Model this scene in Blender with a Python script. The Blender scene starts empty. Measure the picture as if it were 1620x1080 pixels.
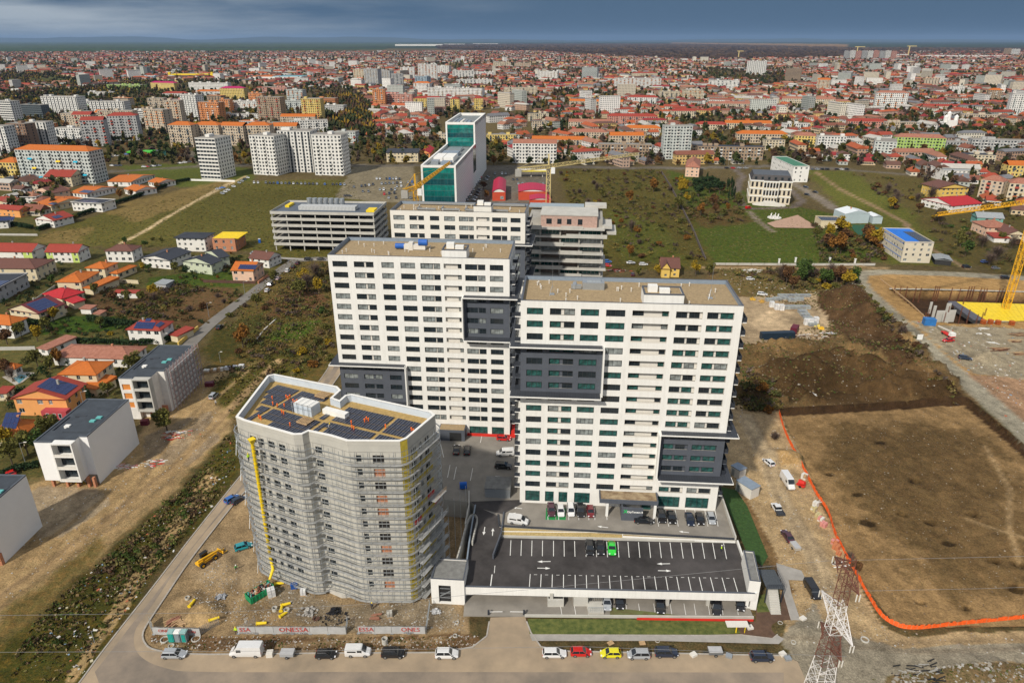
import bpy,math,random
import numpy as np
from mathutils import Vector,Matrix,noise as mnoise
R=math.radians
random.seed(7)
rng=np.random.default_rng(7)
SC=bpy.context.scene
COL=SC.collection

# == camera
F=1105.0                      # focal length in pixels of the 1620 px wide photograph
CAM_H=110.0
PITCH=math.atan((540 - 63)/F)
cp,sp=math.cos(PITCH),math.sin(PITCH)
cam_d=bpy.data.cameras.new('camera')
cam_d.sensor_width=36.0
cam_d.lens=F/1620*36.0
cam_d.clip_start=1.0
cam_d.clip_end=120000.0
cam=bpy.data.objects.new('camera',cam_d)
COL.objects.link(cam)
cam.location=(0,0,CAM_H)
cam.rotation_euler=(math.pi/2 - PITCH,0,0)
SC.camera=cam

# == world and sun
SUN_EL,SUN_AZ=40.0,238.0     # azimuth as a compass-like angle measured from +x, counter clockwise
SUN_STRENGTH=3.4
SC.view_settings.view_transform='Standard'
SC.view_settings.look='None'
SC.view_settings.exposure=0.22
SC.view_settings.gamma=1.0
SC.view_settings.use_curve_mapping=False
W=bpy.data.worlds.new('World')
SC.world=W
W.use_nodes=True
nt=W.node_tree
nt.nodes.clear()
def N(tree,typ,**kw):
 n=tree.nodes.new(typ)
 for k,v in kw.items():
  if k.startswith('i_'):
   key=k[2:]
   n.inputs[int(key) if key.isdigit() else key.replace('_',' ')].default_value=v
  else:
   setattr(n,k,v)
 return n
def L(tree,a,b): tree.links.new(a,b)
wo=N(nt,'ShaderNodeOutputWorld')
bg=N(nt,'ShaderNodeBackground');bg.inputs['Strength'].default_value=0.10
sky=N(nt,'ShaderNodeTexSky',sky_type='NISHITA',sun_disc=False)
sky.sun_elevation=R(SUN_EL);sky.sun_rotation=R(90 - SUN_AZ);sky.altitude=100;sky.dust_density=2.0
tc=N(nt,'ShaderNodeTexCoord')
sep=N(nt,'ShaderNodeSeparateXYZ');L(nt,tc.outputs['Generated'],sep.inputs[0])
# storm cloud layer: blue grey, streaked along the horizon, brighter to the left and overhead
mp=N(nt,'ShaderNodeMapping');mp.inputs['Scale'].default_value=(1.6,1.6,17.0)
L(nt,tc.outputs['Generated'],mp.inputs[0])
ns=N(nt,'ShaderNodeTexNoise');ns.inputs['Scale'].default_value=2.1;ns.inputs['Detail'].default_value=7;ns.inputs['Roughness'].default_value=0.55
L(nt,mp.outputs[0],ns.inputs['Vector'])
ml=N(nt,'ShaderNodeMapRange');ml.inputs['From Min'].default_value=0.05;ml.inputs['From Max'].default_value=-0.62
L(nt,sep.outputs['X'],ml.inputs['Value'])
m1=N(nt,'ShaderNodeMath',operation='SUBTRACT');L(nt,ns.outputs['Fac'],m1.inputs[0]);m1.inputs[1].default_value=0.5
m2=N(nt,'ShaderNodeMath',operation='MULTIPLY_ADD');L(nt,m1.outputs[0],m2.inputs[0]);m2.inputs[1].default_value=4.2;L(nt,ml.outputs[0],m2.inputs[2]);
m2b=N(nt,'ShaderNodeMath',operation='MULTIPLY');L(nt,m2.outputs[0],m2b.inputs[0]);L(nt,ml.outputs[0],m2b.inputs[1]);m2b.use_clamp=True
cr=N(nt,'ShaderNodeMix',data_type='RGBA')
cr.inputs[6].default_value=(0.55,1.08,1.85,1);cr.inputs[7].default_value=(3.5,4.0,4.5,1)
L(nt,m2b.outputs[0],cr.inputs[0])
# cloud deck gets lighter with height (thin cover overhead)
mz=N(nt,'ShaderNodeMapRange');mz.interpolation_type='SMOOTHSTEP';mz.inputs['From Min'].default_value=0.03;mz.inputs['From Max'].default_value=0.55
L(nt,sep.outputs['Z'],mz.inputs['Value'])
hi=N(nt,'ShaderNodeMix',data_type='RGBA');hi.inputs[7].default_value=(5.0,5.2,5.5,1)
L(nt,mz.outputs[0],hi.inputs[0]);L(nt,cr.outputs[2],hi.inputs[6])
mc=N(nt,'ShaderNodeMapRange');mc.inputs['From Min'].default_value=0.05;mc.inputs['From Max'].default_value=0.9;mc.inputs['To Min'].default_value=0.97;mc.inputs['To Max'].default_value=0.6
L(nt,sep.outputs['Z'],mc.inputs['Value'])
mx=N(nt,'ShaderNodeMix',data_type='RGBA')
L(nt,mc.outputs[0],mx.inputs[0]);L(nt,sky.outputs[0],mx.inputs[6]);L(nt,hi.outputs[2],mx.inputs[7])
L(nt,mx.outputs[2],bg.inputs['Color']);L(nt,bg.outputs[0],wo.inputs['Surface'])

sd=bpy.data.lights.new('sun','SUN');sd.energy=SUN_STRENGTH;sd.angle=R(2.0);sd.color=(1.0,0.93,0.82)
sun=bpy.data.objects.new('sun',sd);COL.objects.link(sun)
sv=Vector((math.cos(R(SUN_AZ))*math.cos(R(SUN_EL)),math.sin(R(SUN_AZ))*math.cos(R(SUN_EL)),math.sin(R(SUN_EL))))
sun.rotation_euler=(-sv).to_track_quat('-Z','Y').to_euler();sun.location=(0,0,300)

# == surveying helpers
def G(px,py,z=0.0):
 """point of the place seen at photograph pixel (px, py) that lies at height z"""
 X=(px - 810)/F;Y=(540 - py)/F
 dz=-sp + Y*cp
 t=(z - CAM_H)/dz
 return Vector((X*t,(cp + Y*sp)*t))
def P(x,y,z=0.0):
 zz=z - CAM_H
 d=y*cp - zz*sp
 return 810 + F*x/d,540 - F*(y*sp + zz*cp)/d
def az(a,b): return math.atan2(b[1] - a[1],b[0] - a[0])
def hat(py_base,py_top):
 """height of a vertical edge whose foot and head are seen at these rows"""
 a=PITCH + math.atan((py_base - 540)/F);b=PITCH + math.atan((py_top - 540)/F)
 return CAM_H - CAM_H/math.tan(a)*math.tan(b)

# == materials
MATS={}
def mat(name,col,rough=0.8,var=0.18,scale=0.6,bump=0.0,metal=0.0,spec=0.35,bscale=None,col2=None,detail=5,attr=None,pattern=None,coat=0,world=False):
 if name in MATS: return MATS[name]
 m=bpy.data.materials.new(name);m.use_nodes=True
 t=m.node_tree;b=t.nodes['Principled BSDF']
 b.inputs['Roughness'].default_value=rough;b.inputs['Metallic'].default_value=metal
 b.inputs['Specular IOR Level'].default_value=spec
 if coat: b.inputs['Coat Weight'].default_value=coat;b.inputs['Coat Roughness'].default_value=0.08
 g=N(t,'ShaderNodeNewGeometry') if world else N(t,'ShaderNodeTexCoord')
 vec=g.outputs['Position'] if world else g.outputs['Object']
 nz=N(t,'ShaderNodeTexNoise');nz.inputs['Scale'].default_value=scale;nz.inputs['Detail'].default_value=detail;nz.inputs['Roughness'].default_value=0.62
 L(t,vec,nz.inputs['Vector'])
 mr=N(t,'ShaderNodeMapRange');mr.inputs['From Min'].default_value=0.28;mr.inputs['From Max'].default_value=0.72
 L(t,nz.outputs['Fac'],mr.inputs['Value'])
 mixc=N(t,'ShaderNodeMix',data_type='RGBA')
 L(t,mr.outputs[0],mixc.inputs[0])
 c=tuple(col) + (1,) if len(col)==3 else col
 lo=tuple(min(1,x*(1 - var)) for x in c[:3]) + (1,)
 hi_=tuple(min(1,x*(1 + var)) for x in (col2 or c)[:3]) + (1,)
 mixc.inputs[6].default_value=lo;mixc.inputs[7].default_value=hi_
 out=mixc.outputs[2]
 if attr:
  at=N(t,'ShaderNodeAttribute',attribute_name=attr)
  mu=N(t,'ShaderNodeMix',data_type='RGBA',blend_type='MULTIPLY');mu.inputs[0].default_value=1
  mixc.inputs[6].default_value=(1 - var,)*3 + (1,);mixc.inputs[7].default_value=(1 + var,)*3 + (1,)
  L(t,at.outputs['Color'],mu.inputs[6]);L(t,out,mu.inputs[7]);out=mu.outputs[2]
 if pattern: out=pattern(t,out)
 L(t,out,b.inputs['Base Color'])
 if bump:
  nb=N(t,'ShaderNodeTexNoise');nb.inputs['Scale'].default_value=bscale or scale*4;nb.inputs['Detail'].default_value=4
  L(t,vec,nb.inputs['Vector'])
  bp=N(t,'ShaderNodeBump');bp.inputs['Strength'].default_value=bump;bp.inputs['Distance'].default_value=0.15
  L(t,nb.outputs['Fac'],bp.inputs['Height']);L(t,bp.outputs[0],b.inputs['Normal'])
 MATS[name]=m
 return m
def lines(axis,period,width,col,strength=1.0,offset=0.0):
 """seam lines across the UV (metres): axis 0 = along the face, 1 = up the face"""
 def f(t,src):
  uv=N(t,'ShaderNodeUVMap');s=N(t,'ShaderNodeSeparateXYZ');L(t,uv.outputs[0],s.inputs[0])
  a=N(t,'ShaderNodeMath',operation='ADD');L(t,s.outputs[axis],a.inputs[0]);a.inputs[1].default_value=5000*period + offset
  mo=N(t,'ShaderNodeMath',operation='MODULO');L(t,a.outputs[0],mo.inputs[0]);mo.inputs[1].default_value=period
  lt=N(t,'ShaderNodeMath',operation='LESS_THAN');L(t,mo.outputs[0],lt.inputs[0]);lt.inputs[1].default_value=width
  ms=N(t,'ShaderNodeMath',operation='MULTIPLY');L(t,lt.outputs[0],ms.inputs[0]);ms.inputs[1].default_value=strength
  mi=N(t,'ShaderNodeMix',data_type='RGBA');L(t,ms.outputs[0],mi.inputs[0]);L(t,src,mi.inputs[6]);mi.inputs[7].default_value=tuple(col) + (1,)
  return mi.outputs[2]
 return f
def farwin(t,src):
 """dark window openings on walls too far away to tell them apart"""
 uv=N(t,'ShaderNodeUVMap');s=N(t,'ShaderNodeSeparateXYZ');L(t,uv.outputs[0],s.inputs[0])
 r=[]
 for ax,per,a0,a1 in ((0,3.1,0.9,2.3),(1,3.0,1.0,2.4)):
  a=N(t,'ShaderNodeMath',operation='ADD');L(t,s.outputs[ax],a.inputs[0]);a.inputs[1].default_value=5000*per
  mo=N(t,'ShaderNodeMath',operation='MODULO');L(t,a.outputs[0],mo.inputs[0]);mo.inputs[1].default_value=per
  g1=N(t,'ShaderNodeMath',operation='GREATER_THAN');L(t,mo.outputs[0],g1.inputs[0]);g1.inputs[1].default_value=a0
  g2=N(t,'ShaderNodeMath',operation='LESS_THAN');L(t,mo.outputs[0],g2.inputs[0]);g2.inputs[1].default_value=a1
  mm=N(t,'ShaderNodeMath',operation='MULTIPLY');L(t,g1.outputs[0],mm.inputs[0]);L(t,g2.outputs[0],mm.inputs[1]);r.append(mm)
 q=N(t,'ShaderNodeMath',operation='MULTIPLY');L(t,r[0].outputs[0],q.inputs[0]);L(t,r[1].outputs[0],q.inputs[1])
 mi=N(t,'ShaderNodeMix',data_type='RGBA');L(t,q.outputs[0],mi.inputs[0]);L(t,src,mi.inputs[6]);mi.inputs[7].default_value=(0.05,0.06,0.07,1)
 return mi.outputs[2]

def streaks(t,src):
 """rain marks running down a rendered wall and faint board joints"""
 uv=N(t,'ShaderNodeUVMap');mp_=N(t,'ShaderNodeMapping');mp_.inputs['Scale'].default_value=(1.3,.09,1);L(t,uv.outputs[0],mp_.inputs[0])
 n_=N(t,'ShaderNodeTexNoise');n_.inputs['Scale'].default_value=1.0;n_.inputs['Detail'].default_value=6;n_.inputs['Roughness'].default_value=.7;L(t,mp_.outputs[0],n_.inputs['Vector'])
 r_=N(t,'ShaderNodeMapRange');r_.inputs['From Min'].default_value=.42;r_.inputs['From Max'].default_value=.70;r_.inputs['To Min'].default_value=0;r_.inputs['To Max'].default_value=.26;L(t,n_.outputs['Fac'],r_.inputs['Value'])
 mi=N(t,'ShaderNodeMix',data_type='RGBA');L(t,r_.outputs[0],mi.inputs[0]);L(t,src,mi.inputs[6]);mi.inputs[7].default_value=(.50,.48,.43,1)
 return mi.outputs[2]

# == mesh builder
class MB:
 def __init__(s): s.v=[];s.f=[];s.m=[]
 def poly(s,pts,mi=0):
  n=len(s.v);s.v.extend([tuple(p) for p in pts]);s.f.append(tuple(range(n,n + len(pts))));s.m.append(mi)
 def box(s,x0,x1,y0,y1,z0,z1,mi=0,top=None,bottom=True):
  n=len(s.v)
  s.v+=[(x0,y0,z0),(x1,y0,z0),(x1,y1,z0),(x0,y1,z0),(x0,y0,z1),(x1,y0,z1),(x1,y1,z1),(x0,y1,z1)]
  fs=[(0,1,5,4),(1,2,6,5),(2,3,7,6),(3,0,4,7),(4,5,6,7)]
  if bottom: fs.append((3,2,1,0))
  for k,f in enumerate(fs):
   s.f.append(tuple(n + i for i in f));s.m.append(top if (k==4 and top is not None) else mi)
 def bar(s,a,b,w,h=None,mi=0):
  """rectangular bar between two points"""
  a=Vector(a);b=Vector(b);d=(b - a)
  if d.length<1e-6: return
  d.normalize();h=h or w
  u=d.cross(Vector((0,0,1)))
  if u.length<1e-3: u=Vector((1,0,0))
  u.normalize();v=u.cross(d);u=u*w/2;v=v*h/2
  n=len(s.v)
  for p in (a,b):
   for q in (-u - v,u - v,u + v,-u + v): s.v.append(tuple(p + q))
  for f in ((0,1,2,3),(7,6,5,4),(0,4,5,1),(1,5,6,2),(2,6,7,3),(3,7,4,0)):
   s.f.append(tuple(n + i for i in f));s.m.append(mi)
 def tube(s,a,b,r0,r1=None,k=8,mi=0,cap=True):
  a=Vector(a);b=Vector(b);d=b - a
  if d.length<1e-6: return
  d.normalize();r1=r0 if r1 is None else r1
  u=d.cross(Vector((0,0,1)))
  if u.length<1e-3: u=Vector((1,0,0))
  u.normalize();v=d.cross(u);n=len(s.v)
  for p,r in ((a,r0),(b,r1)):
   for i in range(k):
    t=2*math.pi*i/k;s.v.append(tuple(p + (u*math.cos(t) + v*math.sin(t))*r))
  for i in range(k):
   j=(i + 1) % k;s.f.append((n + i,n + j,n + k + j,n + k + i));s.m.append(mi)
  if cap:
   s.f.append(tuple(n + i for i in reversed(range(k))));s.m.append(mi)
   s.f.append(tuple(n + k + i for i in range(k)));s.m.append(mi)
 def prism(s,pts,z0,z1,mi=0,top=None,bottom=True):
  n=len(s.v);k=len(pts)
  s.v+=[(p[0],p[1],z0) for p in pts] + [(p[0],p[1],z1) for p in pts]
  for i in range(k):
   j=(i + 1) % k;s.f.append((n + i,n + j,n + k + j,n + k + i));s.m.append(mi)
  s.f.append(tuple(n + k + i for i in range(k)));s.m.append(mi if top is None else top)
  if bottom: s.f.append(tuple(n + i for i in reversed(range(k))));s.m.append(mi)
 def build(s,name,mats,parent=None,loc=(0,0,0),rz=0.0,smooth=False,uv=True):
  me=bpy.data.meshes.new(name)
  me.from_pydata(s.v,[],s.f)
  if not isinstance(mats,(list,tuple)): mats=[mats]
  for m in mats: me.materials.append(m)
  if any(s.m): me.polygons.foreach_set('material_index',s.m)
  if smooth: me.polygons.foreach_set('use_smooth',[True]*len(s.f))
  if uv: auto_uv(me)
  me.update()
  return link(name,me,parent,loc,rz)
def auto_uv(me):
 me.update()
 nl=len(me.loops);npoly=len(me.polygons)
 if not npoly: return
 co=np.empty(len(me.vertices)*3);me.vertices.foreach_get('co',co);co=co.reshape(-1,3)
 nr=np.empty(npoly*3);me.polygons.foreach_get('normal',nr);nr=nr.reshape(-1,3)
 lt=np.empty(npoly,int);me.polygons.foreach_get('loop_total',lt)
 lv=np.empty(nl,int);me.loops.foreach_get('vertex_index',lv)
 pn=np.repeat(nr,lt,axis=0)
 u=np.stack([-pn[:,1],pn[:,0],np.zeros(nl)],1)
 ul=np.linalg.norm(u,axis=1);flat=ul<0.02
 u[flat]=(1,0,0);ul[flat]=1;u /= ul[:,None]
 v=np.cross(pn,u)
 c=co[lv]
 uvl=me.uv_layers.new(name='UVMap')
 arr=np.stack([(c*u).sum(1),(c*v).sum(1)],1).astype(np.float32).ravel()
 uvl.data.foreach_set('uv',arr)
def link(name,data,parent=None,loc=(0,0,0),rz=0.0):
 o=bpy.data.objects.new(name,data);COL.objects.link(o)
 o.location=loc if len(loc)==3 else (loc[0],loc[1],0)
 if rz: o.rotation_euler=(0,0,rz)
 if parent is not None: o.parent=parent
 return o
ALLPOS=[]
def tag(o,label=None,cat=None,group=None,kind=None):
 if label: o['label']=label
 if cat: o['category']=cat
 if group: o['group']=group
 if kind: o['kind']=kind
 return o
def thing(name,label,cat,loc,rz=0.0,group=None):
 return tag(link(name,None,None,loc,rz),label,cat,group)
def struct(o): o['kind']='structure';return o
def copy_tree(src,loc=None,rz=None,label=None,group=None,parent=None):
 c=src.copy();COL.objects.link(c);c.parent=parent
 if loc is not None: c.location=loc
 if rz is not None: c.rotation_euler=(0,0,rz)
 if label: c['label']=label
 if group: c['group']=group
 for ch in src.children: copy_tree(ch,parent=c)
 return c
def rect(p1,p2,p3,z):
 """footprint rectangle from three roof corners seen in the photograph (front left, front right, a back corner)"""
 a=G(*p1,z);b=G(*p2,z);c=G(*p3,z)
 t=az(a,b);w=(b - a).length
 n=Vector((-math.sin(t),math.cos(t)))
 return a,t,w,(c - b).dot(n)

# == palette
M_white=mat('white_render',(0.78,0.77,0.73),0.75,0.05,0.25,spec=0.25,pattern=streaks)
M_offw=mat('offwhite_render',(0.66,0.63,0.57),0.8,0.05,0.3,spec=0.25,pattern=streaks)
M_grey=mat('anthracite_cladding',(0.085,0.095,0.115),0.6,0.1,0.5)
M_greyd=mat('dark_sheet_metal',(0.045,0.05,0.06),0.5,0.15,0.5,pattern=lines(0,0.6,0.05,(0.02,0.02,0.025)))
M_frame=mat('dark_window_frame',(0.035,0.04,0.045),0.45,0.05,1)
M_gravel=mat('roof_gravel',(0.34,0.25,0.14),0.95,0.28,2.2,bump=0.6,detail=8)
M_conc=mat('concrete',(0.34,0.325,0.29),0.9,0.16,0.35,bump=0.15,detail=8)
M_concl=mat('light_concrete',(0.47,0.455,0.41),0.9,0.12,0.4,detail=8)
M_metalg=mat('galvanised_metal',(0.42,0.45,0.47),0.4,0.1,2,metal=0.6)
M_bluegrey=mat('blue_grey_flashing',(0.22,0.27,0.33),0.5,0.1,1)
M_black=mat('black_rubber',(0.02,0.02,0.02),0.7,0.1)
M_rail=mat('dark_railing',(0.03,0.035,0.045),0.5,0.1)
M_brick=mat('hollow_brick',(0.48,0.19,0.09),0.9,0.25,1.6,pattern=lines(1,0.25,0.03,(0.4,0.33,0.28)))
M_asph=mat('dark_asphalt',(0.052,0.047,0.046),0.85,0.62,0.13,bump=0.1,bscale=8,world=True,detail=8)
M_paver=mat('concrete_paving',(0.235,0.215,0.185),0.9,0.22,0.22,world=True,detail=9)
M_wpaint=mat('white_paint_marking',(0.75,0.75,0.72),0.7,0.12,3)
M_red=mat('red_paint',(0.6,0.03,0.02),0.5,0.1)
M_yel=mat('yellow_paint',(0.80,0.58,0.02),0.5,0.12)
M_yelcr=mat('crane_yellow',(0.78,0.42,0.02),0.5,0.12)
M_orange=mat('orange_plastic',(0.85,0.16,0.02),0.5,0.15)
M_wood=mat('raw_timber',(0.45,0.30,0.16),0.85,0.25,2)
M_solar=mat('solar_glass',(0.012,0.016,0.032),0.2,0.3,1.2,spec=0.5,pattern=lines(0,0.59,0.07,(0.22,0.22,0.24)))
M_glassd=mat('window_glass_dark',(0.018,0.026,0.032),0.08,0.5,0.35,spec=0.6)
M_glasst=mat('window_glass_teal',(0.02,0.075,0.068),0.1,0.85,0.9,spec=0.6)
M_glassc=mat('window_glass_curtain',(0.22,0.24,0.235),0.25,0.75,0.7,spec=0.5,pattern=lines(0,0.28,0.08,(0.1,0.12,0.12),0.6))
M_curt=mat('curtain_wall_glass',(0.006,0.095,0.085),0.06,0.65,0.05,spec=0.8,pattern=lines(1,3.6,0.22,(0.01,0.03,0.03)))
M_wood_d=mat('brown_roof_timber',(0.10,0.05,0.035),0.8,0.2)
GLASS=[M_glassd,M_glasst,M_glassc]

# == windows
WCACHE={}
def window(parent,w,h,x,y,z,rz=0.0,panes=3,glass=0,deep=0.0,fm=None,name='window'):
 """frame mesh with mullions and a pane as its child; local x along the wall, y inward"""
 key=(round(w,1),round(h,1),panes,glass,(fm or M_frame).name)
 if key not in WCACHE:
  f=MB();t=0.09;w_,h_=key[0],key[1]
  f.box(0,w_,0,0.08,0,t);f.box(0,w_,0,0.08,h_ - t,h_)
  f.box(0,t,0,0.08,t,h_ - t);f.box(w_ - t,w_,0,0.08,t,h_ - t)
  for i in range(1,panes):
   c=w_*i/panes;f.box(c - 0.04,c + 0.04,0.01,0.07,t,h_ - t)
  g=MB();g.poly([(0.05,0.05,0.05),(w_ - 0.05,0.05,0.05),(w_ - 0.05,0.05,h_ - 0.05),(0.05,0.05,h_ - 0.05)])
  fo=f.build(name,fm or M_frame,parent);po=g.build('pane',GLASS[glass],fo)
  WCACHE[key]=(fo.data,po.data)
  fo.location=(x,y,z);fo.rotation_euler=(0,0,rz)
  return fo
 fd,pd=WCACHE[key]
 fo=link(name,fd,parent,(x,y,z),rz);link('pane',pd,fo)
 return fo
def wall_open(mb,O,t,Wd,z0,z1,ops,depth=0.25,mi=0,mr=None):
 """wall in the vertical plane through O along azimuth t, outward normal to its right hand side (-y for t=0), with
    openings (a, b, c, d) and reveals `depth` deep"""
 mr=mi if mr is None else mr
 ca,sa=math.cos(t),math.sin(t)
 def pt(a,z,d=0.0): return (O[0] + ca*a - sa*d,O[1] + sa*a + ca*d,z)
 zs=sorted(set([z0,z1] + [o[2] for o in ops] + [o[3] for o in ops]))
 zs=[z for z in zs if z0 <= z <= z1]
 for za,zb in zip(zs[:-1],zs[1:]):
  zm=(za + zb)/2
  row=sorted([(o[0],o[1]) for o in ops if o[2]<zm<o[3]])
  a=0.0
  for o0,o1 in row:
   if o0>a + 1e-4: mb.poly([pt(a,za),pt(o0,za),pt(o0,zb),pt(a,zb)],mi)
   a=max(a,o1)
  if a<Wd - 1e-4: mb.poly([pt(a,za),pt(Wd,za),pt(Wd,zb),pt(a,zb)],mi)
 for a,b,c,d in ops:
  mb.poly([pt(a,c),pt(b,c),pt(b,c,depth),pt(a,c,depth)],mr)
  mb.poly([pt(a,d,depth),pt(b,d,depth),pt(b,d),pt(a,d)],mr)
  mb.poly([pt(a,c,depth),pt(a,d,depth),pt(a,d),pt(a,c)],mr)
  mb.poly([pt(b,c),pt(b,d),pt(b,d,depth),pt(b,c,depth)],mr)
# == GROUND
def vnoise(x,y,seed=0):
 xi=np.floor(x).astype(np.int64);yi=np.floor(y).astype(np.int64)
 fx=x - xi;fy=y - yi;fx=fx*fx*(3 - 2*fx);fy=fy*fy*(3 - 2*fy)
 def h(a,b):
  n=(a*374761393 + b*668265263 + seed*974634777) & 0x7fffffff
  n=((n ^ (n >> 13))*1274126177) & 0x7fffffff
  return ((n ^ (n >> 16)) & 0xffff)/65535.0
 return (h(xi,yi)*(1 - fx) + h(xi + 1,yi)*fx)*(1 - fy) + (h(xi,yi + 1)*(1 - fx) + h(xi + 1,yi + 1)*fx)*fy
def fbm(x,y,o=4,seed=0):
 r=0;a=0.5
 for i in range(o):
  r=r + a*vnoise(x*2 ** i,y*2 ** i,seed + i);a*=0.5
 return r/(1 - 0.5 ** o) - 0.5
def npP(x,y,z=0.0):
 zz=z - CAM_H;d=y*cp - zz*sp
 d=np.where(d>1,d,1)
 return np.where(y>-20,810 + F*x/d,-1e6),540 - F*(y*sp + zz*cp)/d
def inpoly(px,py,poly):
 ins=np.zeros(px.shape,bool);n=len(poly)
 for i in range(n):
  x0,y0=poly[i];x1,y1=poly[(i + 1) % n]
  if y0==y1: continue
  c=((y0>py) != (y1>py)) & (px<(x1 - x0)*(py - y0)/(y1 - y0) + x0)
  ins ^= c
 return ins
def seg_dist(x,y,pts):
 best=np.full(x.shape,1e9)
 for a,b in zip(pts[:-1],pts[1:]):
  dx,dy=b[0] - a[0],b[1] - a[1];l2=dx*dx + dy*dy
  t=np.clip(((x - a[0])*dx + (y - a[1])*dy)/l2,0,1)
  best=np.minimum(best,np.hypot(x - a[0] - t*dx,y - a[1] - t*dy))
 return best
C_grass=(0.085,0.115,0.030);C_olive=(0.125,0.115,0.040);C_dry=(0.235,0.185,0.09)
C_dirt=(0.30,0.222,0.132);C_tan=(0.46,0.355,0.225);C_brown=(0.145,0.098,0.058);C_grav=(0.235,0.225,0.19)
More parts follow.
